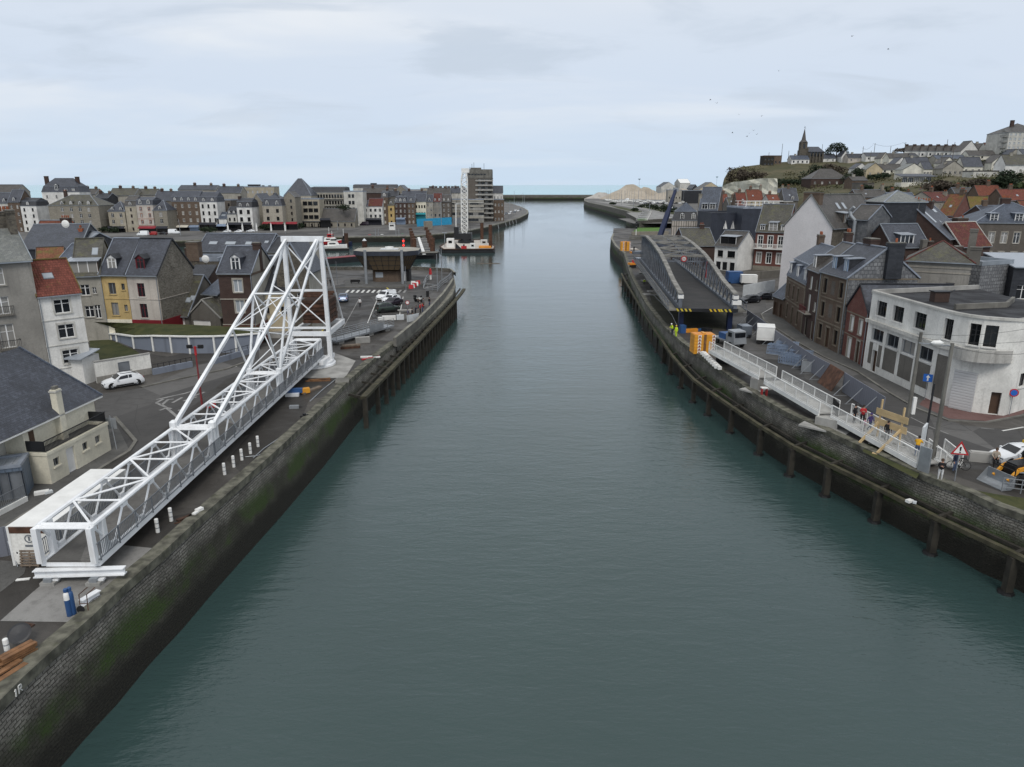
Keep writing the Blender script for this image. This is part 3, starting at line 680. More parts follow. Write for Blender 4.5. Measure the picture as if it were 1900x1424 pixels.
back_wall=[Vector((LE[-1].x,LE[-1].y,0)),Vector((-16,yb+4,0)),Vector((-24,yb+8,0)),Vector((-60,yb+8,0)),Vector((-330,yb+12,0))]
bw=MB();strip(bw,lift(back_wall,.8),lift(back_wall,WZ-1),'quay_far');strip(bw,lift(back_wall,.8),lift(offs(back_wall,.5),.8),'coping_pale');strip(bw,lift(offs(back_wall,.5),.8),lift(offs(back_wall,.5),-.2),'concrete_dark')
bw_o=tag(bw.obj('basin_wall'),'low dark wall closing the quay behind the control tower','wall')
gl=lift(LC,0)+lift(LP,0)+lift(back_wall,0)+[Vector((-330,4,0))]
struct(MB().poly(gl[::-1],'quay_dirt').obj('quay_ground'))
TZ0=-2.4
def GT(x,y):return G(x,y,TZ0)
def sheet(name,pts,m,z=.004,kind='structure',px=True,g=G):
 p=[g(x,y)for x,y in pts]if px else[Vector((q[0],q[1],0))for q in pts]
 a=sum(p[i].x*p[(i+1)%len(p)].y-p[(i+1)%len(p)].x*p[i].y for i in range(len(p)))
 if a<0:p=p[::-1]
 o=MB().poly([(q.x,q.y,z)for q in p],m).obj(name);o['kind']=kind;return o
def ribbon(name,pts,wd,m,z=.008,px=True):
 p=[G(x,y)for x,y in pts]if px else[Vector((q[0],q[1],0))for q in pts]
 a,b=offs(p,wd/2),offs(p,-wd/2);o=MB().grid([lift(a,z),lift(b,z)],m).obj(name);o['kind']='structure';return o
KM='concrete_dark'
def kerb(pts,wd=.3,h=.12,z=0):
 p=[G(x,y)for x,y in pts];a,b=offs(p,wd/2),offs(p,-wd/2);mb=MB();strip(mb,lift(a,h),lift(b,h),KM);strip(mb,lift(a,0),lift(a,h),KM);strip(mb,lift(b,h),lift(b,0),KM)
 o=mb.obj('kerb');o['kind']='structure';return o
sheet('road',[(0,985),(130,900),(235,832),(255,842),(300,800),(420,705),(560,640),(640,622),(735,590),(815,535),(835,512),(620,520),(560,560),(430,655),(300,705),(265,720),(185,733),(175,760),(120,790),(0,900)],'asphalt')
sheet('road',[(640,622),(735,590),(822,528),(780,516),(640,519),(600,560),(560,620)],'asphalt_dark',.009)
sheet('pavement',[(0,985),(130,905),(240,836),(212,780),(180,770),(0,880)],'pavement',.06)
kerb([(0,985),(130,905),(240,838),(252,820),(213,775)])
kerb([(262,720),(330,705),(420,686),(470,668)],.25,.14)
sheet('concrete_pad',[(0,1153),(133,1155),(287,1018),(205,1010),(90,1075),(60,1100)],'pad',.012)
sheet('concrete_pad',[(0,1100),(45,1065),(50,1045),(0,1040)],'pavement',.012)
sheet('concrete_pad',[(555,702),(640,702),(660,670),(620,655),(560,670)],'concrete',.02)
sheet('pavement',[(640,521),(780,519),(790,527),(745,533),(640,534)],'pavement',.10)
kerb([(622,534),(745,534),(800,527)],.3,.14)
for i in range(12):
 x=640+i*9.7;sheet('zebra_marking',[(x,543.5),(x+4.5,543.5),(x+9,538.5),(x+4.8,538.5)],'paint_line' if i<9 else 'paint_worn',.016)
ribbon('yellow_line',[(722,543),(721,537),(716,533),(705,531),(690,530.5)],.25,'paint_yellow',.018)
ribbon('lane_line',[(636,610),(650,585),(668,552)],.12,'paint_worn',.016)
ribbon('bay_line',[(682,600),(690,580),(700,556)],.14,'paint_line',.016);ribbon('bay_line',[(740,592),(744,572),(748,551)],.14,'paint_line',.016)
for y in(556,565,574,583):ribbon('bay_line',[(699-(y-556)*.45,y),(746-(y-556)*.2,y-.4)],.12,'paint_worn',.017)
ribbon('yellow_line',[(594,623),(602,605)],.3,'paint_yellow',.018)
for q in([(296,762),(310,757),(318,759)],[(300,752),(312,742),(322,741)],[(320,748),(338,738)],[(290,748),(303,741)],[(340,745),(365,737)],[(360,735),(380,728)],[(330,762),(345,760)],[(310,758),(330,775),(342,785)],[(290,748),(308,756)],[(290,742),(345,730),(370,722)]):ribbon('road_marking',q,.3,'paint_worn',.017)
ribbon('edge_line',[(290,712),(360,698),(440,680)],.14,'paint_line',.017)
# right bank
RC=[G(x,y)for x,y in[(1960,985),(1900,958),(1847,939),(1793,913),(1719,885),(1660,858),(1580,822),(1529,798),(1463,768),(1410,738),(1347,694),(1300,662),(1263,634),(1232,606),(1200,566),(1180,530),(1170,510),(1163,488),(1158,470)]]
RC=[Vector((RC[0].x+1,20,0))]+RC
wr=wall_run('quay_wall','curving weathered stone quay wall behind the timber fender on the right bank',RC,.35,.12,.7,.5,'quay_stone','coping',side=-1)
RC2=[G(x,y)for x,y in[(1158,470),(1160,462),(1168,452)]]
far_edge=[Vector((RC[-1].x+1,262,0)),Vector((41,300,0)),Vector((46,330,0))]
wr2=wall_run('quay_wall','curved quay wall end with dark weed beyond the steel truss bridge',[RC[-1]]+far_edge,.3,.12,.7,.5,'quay_far','coping_pale',side=-1)
gr=[Vector((p.x,p.y,0))for p in RC]+[Vector((p.x,p.y,0))for p in far_edge]+[Vector((52,372,0)),Vector((420,372,0)),Vector((420,20,0))]
struct(MB().poly(gr,'quay_dirt').obj('quay_ground'))
sheet('road',[(1900,880),(1900,800),(1790,790),(1700,760),(1640,718),(1560,678),(1500,650),(1455,622),(1425,590),(1420,560),(1440,530),(1385,530),(1372,560),(1385,600),(1450,650),(1560,720),(1640,775),(1720,830),(1800,870)],'asphalt')
sheet('pavement',[(1434,580),(1412,583),(1418,596),(1440,610),(1480,636),(1530,664),(1590,690),(1650,730),(1700,758),(1760,780),(1830,782),(1900,770),(1900,720),(1600,640),(1480,590)],'pavement',.06)
sheet('pavement',[(1705,752),(1760,778),(1830,783),(1890,772),(1900,768),(1900,740),(1840,735),(1720,735)],'pavement_red',.066)
kerb([(1450,560),(1412,583),(1418,596),(1440,610),(1480,636),(1530,664),(1590,690),(1650,730),(1700,759),(1760,782),(1830,785),(1905,771)][1:],.25,.13)
sheet('road',[(1385,600),(1450,652),(1560,722),(1640,777),(1720,832),(1700,880),(1600,830),(1480,760),(1400,700),(1330,645)],'asphalt_dark',.008)
sheet('verge',[(1600,838),(1700,889),(1712,870),(1640,835),(1610,822)],'grass',.02)
sheet('verge',[(1795,908),(1850,934),(1900,953),(1960,975),(1960,925),(1900,925),(1850,918)],'grass',.02)
ribbon('edge_line',[(1690,775),(1720,790),(1760,806)],.12,'paint_worn',.016);ribbon('edge_line',[(1860,800),(1900,793)],.2,'paint_line',.016);ribbon('edge_line',[(1820,795),(1845,797)],.12,'paint_worn',.016)
ribbon('edge_line',[(1413,583),(1450,562)],.12,'paint_line',.07)
# far town quay (beyond the inner basin)
FQ=[GT(x,y)for x,y in[(-60,470),(0,463),(200,451),(480,442),(700,439),(770,438),(840,432),(870,428),(905,421),(940,412),(965,404),(979,397),(980,391),(970,385),(948,378)]]
FQ=[Vector((FQ[0].x-120,FQ[0].y-20,TZ0))]+FQ
fqw=wall_run('quay_wall','long curved town quay wall with green weed across the inner basin',FQ,.8,TZ0+.1,1.0,.5,'quay_far','coping_pale')
fg=[Vector((p.x,p.y,0))for p in FQ]+[Vector((-30,1180,0)),Vector((-60,1300,0)),Vector((-900,1300,0)),Vector((-900,250,0))]
struct(MB().poly([(p.x,p.y,TZ0-.02)for p in fg[::-1]],'town_ground').obj('town_ground'))
sheet('road',[(150,449),(480,440),(700,436),(770,435),(838,429),(868,425),(905,417),(940,408),(960,398),(930,396),(860,409),(700,424),(480,432),(150,441)],'asphalt',TZ0+.02,g=GT)
# jetty and outer harbour
jt=MB();jy=1330
ja,jb=A(930,357,jy),A(1190,357,1330)
jt.bb(ja.x-40,jb.x+200,jy,jy+14,WZ-1,WZ+6.4,'quay_far');jt.bb(ja.x-40,jb.x+200,jy-.1,jy+3,WZ+6.5,WZ+9.0,'concrete_dark')
tag(jt.obj('harbour_jetty'),'long low stone jetty closing the harbour before the turquoise sea','jetty')
OZ=2.4
def GO(x,y):return G(x,y,OZ)
PW=[G(x,y,2.5)for x,y in[(1084,372.5),(1092,376),(1130,384),(1160,391),(1180,398)]]
pw2=[Vector((PW[0].x+12,PW[0].y+120,2.5))]+PW+[Vector((84,440,2.5))]
wall_run('quay_wall','outer harbour wall with dark green weed running out to the pier end',pw2[::-1],.6,OZ+.2,1.2,.5,'quay_far','coping_pale',side=-1)
og=[Vector((p.x,p.y,0))for p in pw2]+[Vector((62,425,0)),Vector((62,372.2,0)),Vector((1400,372.2,0)),Vector((1800,1400,0)),Vector((300,1400,0)),Vector((150,1150,0))]
struct(MB().poly([(p.x,p.y,OZ)for p in og],'town_ground').obj('outer_harbour_ground'))
sheet('road',[(1100,374),(1140,380),(1200,391),(1255,404),(1275,404),(1220,388),(1150,376)],'pad',OZ+.03,g=GO)
sheet('grass_strip',[(1130,380.5),(1160,386),(1195,394),(1188,396),(1150,388)],'grass',OZ+.04,g=GO);sheet('grass_strip',[(1160,381),(1200,387),(1260,401),(1265,397),(1210,384)],'grass',OZ+.04,g=GO)
# vehicles
CARS=dict(hatch=(4.05,1.74,[(0,.3,.55,.55,.80),(.03,.22,.70,.70,.90),(.12,.2,.82,.84,.98),(.26,.2,.93,.97,1),(.42,.2,.95,1.42,1),(.55,.2,.96,1.5,1),(.74,.2,.97,1.47,1),(.9,.22,.98,1.22,.98),(.96,.25,.95,.99,.93),(1,.32,.6,.6,.85)]),suv=(4.3,1.82,[(0,.36,.62,.62,.84),(.03,.28,.80,.80,.92),(.12,.26,.95,.98,.98),(.27,.26,1.03,1.08,1),(.40,.26,1.05,1.6,1),(.55,.26,1.06,1.68,1),(.80,.26,1.07,1.65,1),(.93,.28,1.06,1.45,.98),(.975,.3,1.0,1.06,.95),(1,.38,.7,.7,.88)]),sedan=(4.5,1.8,[(0,.3,.55,.55,.80),(.03,.22,.68,.68,.90),(.12,.2,.80,.82,.98),(.28,.2,.91,.94,1),(.42,.2,.93,1.38,1),(.56,.2,.94,1.45,1),(.70,.2,.95,1.38,1),(.85,.22,.96,1.04,.98),(.97,.25,.92,.97,.92),(1,.32,.6,.6,.85)]),van=(4.4,1.85,[(0,.32,.6,.6,.84),(.03,.24,.78,.78,.92),(.10,.22,.98,1.0,.98),(.20,.22,1.08,1.14,1),(.36,.22,1.1,1.72,1),(.46,.22,1.12,1.82,1),(.8,.22,1.12,1.84,1),(.965,.24,1.12,1.78,1),(.99,.28,1.05,1.2,.97),(1,.36,.7,.7,.95)]),bigvan=(5.4,2.0,[(0,.36,.7,.7,.84),(.03,.28,.95,.95,.92),(.08,.26,1.15,1.18,.98),(.15,.26,1.25,1.32,1),(.27,.26,1.3,2.2,1),(.34,.26,1.3,2.42,1),(.7,.26,1.3,2.46,1),(.975,.28,1.3,2.42,1),(.99,.3,1.25,1.5,.98),(1,.4,.8,.8,.96)]))
CARP={}
def car(kind,paint,label,loc,rz,group=None,cat='car',detail=True):
 key=(kind,paint,detail)
 if key in CARP:
  o=copy_tree(CARP[key],loc,rz,label)
  if group:o['group']=group
  return o
 L,Wd,st=CARS[kind];hw=Wd/2;zmax=max(s[3]for s in st)
 r=thing('car' if cat=='car' else 'van',label,cat,loc,rz,group);CARP[key]=r
 def ring(s):
  x,zb,zl,zt,k=s;w=hw*k;g=max(0,(zt-zl))*.24;wt=w-g-.03
  half=[(0,zb),(w*.9,zb),(w,zb+.12),(w*1.0,(zb+zl)/2),(w-.01,zl-.04),(w-.03,zl),(wt+.03,zt-.05 if zt>zl+.1 else zl+.005),(wt-.1,zt),(0,zt+.02)]
  X=(x-.5)*L
  return[(X,-y,z)for y,z in half]+[(X,y,z)for y,z in reversed(half[1:-1])]
 mb=MB();rows=[ring(s)for s in st];mb.grid(rows,paint,True);mb.poly(rows[0],paint);mb.poly(rows[-1][::-1],paint)
 mb.obj('body',r,smooth=True)if False else None
 me=mb.mesh('body');b=link(me,'body',r)
 me.polygons.foreach_set('use_smooth',[True]*len(me.polygons));me.set_sharp_from_angle(angle=radians(38))if hasattr(me,'set_sharp_from_angle')else None
 gh=[s for s in st if s[3]>s[2]+.25];i0=st.index(gh[0]);i1=st.index(gh[-1])
 def side(s,f,sg,out=.012):
  x,zb,zl,zt,k=s;w=hw*k;g=max(0,(zt-zl))*.24;y=(w-.03)+((w-g)-(w-.03))*f+out;return((x-.5)*L,sg*y,zl+(zt-.05-zl)*f)
 mb=MB()
 def lerp(a,b,f):return tuple(a[i]+(b[i]-a[i])*f for i in range(5))
 pan=kind in('van','bigvan')
 for sg in(-1,1):
  A0=lerp(st[i0-1],gh[0],.55);end=lerp(gh[1],gh[2],.02)if pan else lerp(gh[-2],gh[-1],.75)
  mid=lerp(gh[1],gh[2],.25)
  if pan:segs=[(A0,gh[0],gh[1])]
  else:segs=[(A0,gh[0],mid),(lerp(gh[1],gh[2],.33),None,end)]
  for a,m_,c in segs:
   pts=[side(a,.12,sg),side(c,.12,sg),side(c,.86,sg)]+([side(m_,.86,sg),side(a,.5,sg)]if m_ else[side(a,.86,sg)])
   mb.poly(pts if sg<0 else pts[::-1],'glass_dark')
 mb.obj('side_window',r)
 def cross(s0,s1,f0,f1,nm):
  a=lerp(s0,s1,f0);c=lerp(s0,s1,f1);pts=[]
  for s in(a,c):
   x,zb,zl,zt,k=s;w=hw*k-max(0,zt-zl)*.24-.14;pts.append(((x-.5)*L,w,zt+.018))
  (xa,wa,za),(xc,wc,zc)=pts;dx=-.012 if xc>xa and zc>za else.012
  MB().poly([(xa+dx,-wa,za+.01),(xa+dx,wa,za+.01),(xc+dx,wc,zc+.01),(xc+dx,-wc,zc+.01)],'glass_dark').obj(nm,r)
 cross(st[i0-1],st[i0],.1,.92,'windscreen')
 if not pan:cross(st[i1],st[i1+1],.02,.8,'rear_window')
 rw=.33 if kind!='suv' else.36;rw=.37 if kind=='bigvan' else rw
 for x in(.185,.80):
  for sg in(-1,1):
   X=(x-.5)*L;mb=MB();mb.lathe([(rw*.55,-.09),(rw,-.1),(rw,.1),(rw*.55,.09)],(X,sg*(hw-.11),rw),'rubber',18,'y');wh=mb.obj('wheel',r)
   mb=MB();mb.lathe([(.04,-.105),(rw*.6,-.1),(rw*.6,.1),(.04,.105)],(X,sg*(hw-.11),rw),'galvanised',12,'y');mb.obj('rim',wh)
   if detail:mb=MB();mb.lathe([(rw+.07,-.02),(rw+.07,.0),(0,.0)],(X,sg*(hw-.008)+(.0 if sg>0 else 0),rw+.02),'black',16,'y');mb.obj('wheel_arch',r)
 for sg in(-1,1):
  MB().box((-.5*L+.12,sg*(hw-.3),st[1][2]-.06),(.16,.36,.14),'glass_pale').obj('headlight',r)
  MB().box((.5*L-.09,sg*(hw-.22),st[-2][2]-.12),(.1,.2,.26),'dull_red').obj('tail_light',r)
  if detail:MB().box(((st[i0-1][0]-.5)*L+.25,sg*(hw+.06),gh[0][2]+.08),(.14,.2,.14),paint).obj('mirror',r)
 if detail:
  MB().box((-.5*L+.02,0,st[0][2]-.12),(.06,Wd*.55,.16),'black').obj('grille',r)
  MB().box((.5*L-.0,0,.5),(.04,.5,.11),'white_paint').obj('number_plate',r)
  if kind=='suv' or paint=='car_white':
   mb=MB();[mb.bar(((.42-.5)*L,s_*(hw-.32),zmax+.05),((.8-.5)*L,s_*(hw-.32),zmax+.03),.05,.05,'dark_steel')for s_ in(-1,1)];mb.obj('roof_rail',r)
   mb=MB();[mb.bb((.28-.5)*L,(.71-.5)*L,s_*(hw+.005)-.012,s_*(hw+.005)+.012,.26,.42,'black')for s_ in(-1,1)];mb.obj('side_trim',r)
 return r
def carpx(kind,paint,label,x0,y0,x1,y1,g=G,**k):
 p,q=g(x0,y0),g(x1,y1);c=(p+q)/2;return car(kind,paint,label,c,atan2(q.y-p.y,q.x-p.x),**k)
 # people
def body_mesh(pose,cl):
 """one skin surface: joints per pose, radii taper, then every face takes its cloth"""
 J={}
 def put(n,p,r):J[n]=(Vector(p),r)
 put('pel',(0,0,.93),.145);put('wst',(0,-.01,1.08),.135);put('cst',(0,-.015,1.30),.165);put('nk',(0,-.005,1.46),.062);put('hd0',(0,-.015,1.56),.085);put('hd',(0,-.02,1.65),.10);put('hd2',(0,0,1.73),.06)
 for s,n in((-1,'L'),(1,'R')):
  put('sh'+n,(s*.19,0,1.40),.075);put('el'+n,(s*.26,.03,1.13),.052);put('wr'+n,(s*.27,-.06,.90),.033);put('pm'+n,(s*.275,-.085,.83),.036)
  put('hp'+n,(s*.10,0,.86),.105);put('kn'+n,(s*.11,-.015,.48),.066);put('an'+n,(s*.115,.03,.10),.048);put('to'+n,(s*.125,-.14,.045),.042)
 def setp(d):
  for k,v in d.items():J[k]=(Vector(v),J[k][1])
 if pose=='walk':setp(dict(knL=(-.1,-.2,.50),anL=(-.1,-.24,.12),toL=(-.1,-.42,.08),knR=(.1,.02,.48),anR=(.1,.3,.14),toR=(.1,.17,.04),elL=(-.25,.12,1.15),wrL=(-.24,.12,.93),pmL=(-.24,.11,.85),elR=(.25,-.06,1.15),wrR=(.23,-.22,1.0),pmR=(.22,-.28,.95)))
 if pose=='lean':setp(dict(elL=(-.28,-.2,1.2),wrL=(-.16,-.42,1.14),pmL=(-.12,-.48,1.13),elR=(.28,-.2,1.2),wrR=(.16,-.42,1.14),pmR=(.12,-.48,1.13),cst=(0,-.1,1.29),nk=(0,-.14,1.45),hd0=(0,-.17,1.54),hd=(0,-.19,1.63),hd2=(0,-.17,1.71),shL=(-.19,-.1,1.39),shR=(.19,-.1,1.39)))
 if pose=='phone':setp(dict(elL=(-.24,-.06,1.14),wrL=(-.08,-.27,1.22),pmL=(-.03,-.32,1.26),elR=(.24,-.06,1.14),wrR=(.08,-.27,1.2),pmR=(.04,-.32,1.24)))
 if pose=='sit':
  for k in list(J):
   if k[:2]not in('kn','an','to'):J[k]=(J[k][0]+Vector((0,.1,-.45)),J[k][1])
  setp(dict(knL=(-.14,-.38,.50),anL=(-.13,-.36,.11),toL=(-.13,-.53,.05),knR=(.14,-.38,.50),anR=(.13,-.36,.11),toR=(.13,-.53,.05),elL=(-.27,.0,.70),wrL=(-.15,-.22,.58),pmL=(-.12,-.29,.57),elR=(.27,0,.70),wrR=(.15,-.22,.58),pmR=(.12,-.29,.57)))
 if pose=='crouch':
  for k in list(J):
   if k[:2]not in('kn','an','to'):J[k]=(J[k][0]+Vector((0,.12,-.42)),J[k][1])
  setp(dict(knL=(-.14,-.25,.46),knR=(.14,-.25,.46),cst=(0,-.16,.86),nk=(0,-.28,.98),hd0=(0,-.34,1.05),hd=(0,-.38,1.12),hd2=(0,-.38,1.2),shL=(-.19,-.2,.92),shR=(.19,-.2,.92),elL=(-.25,-.35,.72),elR=(.25,-.35,.72),wrL=(-.14,-.52,.6),wrR=(.14,-.52,.6),pmL=(-.12,-.59,.57),pmR=(.12,-.59,.57)))
 E_=[('pel','wst'),('wst','cst'),('cst','nk'),('nk','hd0'),('hd0','hd'),('hd','hd2')]
 for n in 'LR':E_+=[('cst','sh'+n),('sh'+n,'el'+n),('el'+n,'wr'+n),('wr'+n,'pm'+n),('pel','hp'+n),('hp'+n,'kn'+n),('kn'+n,'an'+n),('an'+n,'to'+n)]
 for s,n in((-1,'L'),(1,'R')):
  w_,p_=J['wr'+n][0],J['pm'+n][0];d=(p_-w_).normalized();sd=d.cross(Vector((s,0,.3))).normalized()
  for i,(o,ln)in enumerate(((-.030,.07),(-.010,.085),(.010,.08),(.028,.062))):
   a=p_+sd*o+d*.02;put(f'f{n}{i}',a,.011);put(f'g{n}{i}',a+d*ln*.6,.009);put(f'h{n}{i}',a+d*ln+Vector((-s*.02,0,0)),.007);E_+=[('pm'+n,f'f{n}{i}'),(f'f{n}{i}',f'g{n}{i}'),(f'g{n}{i}',f'h{n}{i}')]
  a=w_+d*.04-sd*.035;put('t'+n,a,.012);put('u'+n,a+d*.05-sd*.02,.009);E_+=[('wr'+n,'t'+n),('t'+n,'u'+n)]
 ks=list(J);me=bpy.data.meshes.new('body');me.from_pydata([J[k][0]for k in ks],[(ks.index(a),ks.index(b))for a,b in E_],[])
 ob=bpy.data.objects.new('tmp',me);col.objects.link(ob);md=ob.modifiers.new('s','SKIN');md.use_smooth_shade=True
 for i,k in enumerate(ks):
  sv=me.skin_vertices[0].data[i];r=J[k][1];sv.radius=(r*1.15,r*.8)if k in('cst','wst','pel')else(r,r);sv.use_root=(k=='pel')
 ob.modifiers.new('u','SUBSURF').levels=1
 dg=bpy.context.evaluated_depsgraph_get();out=bpy.data.meshes.new_from_object(ob.evaluated_get(dg));bpy.data.objects.remove(ob)
 out.name='body'
 for m in(cl['top'],cl['legs'],'skin','dark_frame'):out.materials.append(MATS[m])
 segs=[(J[a][0],J[b][0],a,b)for a,b in E_]
 def cloth(c):
  best=min(segs,key=lambda s_:seg(c,s_[0],s_[1]));b=best[3];k=b[:2]
  if k in('hd','nk'):return 2 if b!='nk' else 0
  if k in('kn','hp','an'):return 1
  if k=='to':return 3
  if k in('sh','el','wr','ws','cs'):return 0
  return 2
 def seg(c,p,q):
  v=q-p;f=max(0,min(1,(c-p).dot(v)/max(v.length_squared,1e-9)));return(c-p-v*f).length
 for p in out.polygons:p.material_index=cloth(p.center);p.use_smooth=True
 return out,J
BODY={}
def person(label,loc,rz,pose='stand',top='cloth_black',legs='cloth_jeans',hair='hair_dark',hood=None,hat=None,sc=1.0,group=None,extra=None):
 k=(pose,top,legs)
 if k not in BODY:BODY[k]=body_mesh(pose,dict(top=top,legs=legs))
 me,J=BODY[k]
 r=thing('person',label,'person',loc,rz,group);r.scale=(sc,)*3
 link(me,'body',r)
 h=J['hd'][0];mb=MB()
 if hat or hood:
  mb.lathe([(.118,-.02),(.122,.03),(.10,.10),(.05,.135),(0,.14)],h,hat or hood,12);mb.obj('hat' if hat else 'hood',r,smooth=True)
 else:
  mb.lathe([(.1,-.07),(.114,.0),(.11,.06),(.07,.115),(0,.13)],h+Vector((0,.018,.005)),hair,12);mb.obj('hair',r,smooth=True)
 mb=MB();mb.box(h+Vector((0,-.105,-.01)),(.028,.05,.045),'skin')
 for s in(-1,1):mb.box(h+Vector((s*.036,-.092,.022)),(.022,.02,.012),'dark_frame');mb.box(h+Vector((s*.1,.0,0)),(.02,.045,.06),'skin')
 mb.box(h+Vector((0,-.09,-.052)),(.045,.02,.01),'dull_red');mb.obj('face',r)
 return r
 # plants
LEAFM={}
def leaf_cloud(name,parent,blobs,n,size,m,seed=1,loc=(0,0,0)):
 """many small leaf faces spread through the volume of overlapping clumps"""
 rr=random.Random(seed);mb=MB();k=mb.mi(m);tot=sum(b[3]*b[4]*b[5]for b in blobs)
 for x,y,z,a,b,c in blobs:
  for _ in range(max(6,int(n*a*b*c/tot))):
   while True:
    u=Vector((rr.uniform(-1,1),rr.uniform(-1,1),rr.uniform(-1,1)))
    if.25<u.length<1:break
   u*=rr.uniform(.82,1.12);p=Vector((x+u.x*a,y+u.y*b,z+u.z*c));s_=size*rr.uniform(.6,1.4)
   d=Vector((rr.gauss(0,1),rr.gauss(0,1),rr.gauss(0,.7))).normalized();e=d.cross(Vector((rr.gauss(0,1),rr.gauss(0,1),rr.gauss(0,1)))).normalized()
   i=len(mb.v);mb.v+=[tuple(p-d*s_),tuple(p+e*s_*.55),tuple(p+d*s_),tuple(p-e*s_*.55)];mb.f.append((i,i+1,i+2,i+3));mb.m.append(k)
 me=bpy.data.meshes.new(name);me.from_pydata(mb.v,[],mb.f);me.materials.append(MATS[m]);return link(me,name,parent,loc)
def shrub(name,label,cat,loc,w,h,m='leaf',n=500,size=.25,seed=1,group=None,d=None,trunk=True,nb=7):
 rr=random.Random(seed);r=thing(name,label,cat,loc,0,group);d=d or w
 bl=[(rr.uniform(-.5,.5)*w*.7,rr.uniform(-.5,.5)*d*.7,h*rr.uniform(.3,.72),w*rr.uniform(.2,.34),d*rr.uniform(.2,.34),h*rr.uniform(.2,.32))for _ in range(nb)]
 leaf_cloud('crown',r,bl,n,size,m,seed)
 if trunk:
  mb=MB();mb.tube((0,0,-.3),(0,0,h*.45),.04*h,'bark',6,.02*h)
  for b in bl[:4]:mb.tube((0,0,h*.25),(b[0],b[1],b[2]),.018*h,'bark',5,.008*h)
  mb.obj('trunk',r)
 return r
def pole(name,label,cat,loc,h,r=.12,m='concrete',group=None,lamp=None,r2=None,arms=0,rz=0):
 t_=thing(name,label,cat,loc,rz,group);mb=MB();mb.tube((0,0,-.2),(0,0,h),r,m,8,r2 or r*.7)
 for k in range(arms):mb.bar((-.7,0,h-.3-k*.5),(.7,0,h-.3-k*.5),.08,.08,m)
 mb.obj('shaft',t_)
 if lamp:mb=MB();mb.bar((0,0,h-.1),(lamp,0,h+.15),.06,.06,'galvanised');mb.box((lamp,0,h+.15),(.6,.22,.12),'galvanised');mb.obj('lamp_head',t_)
 return t_
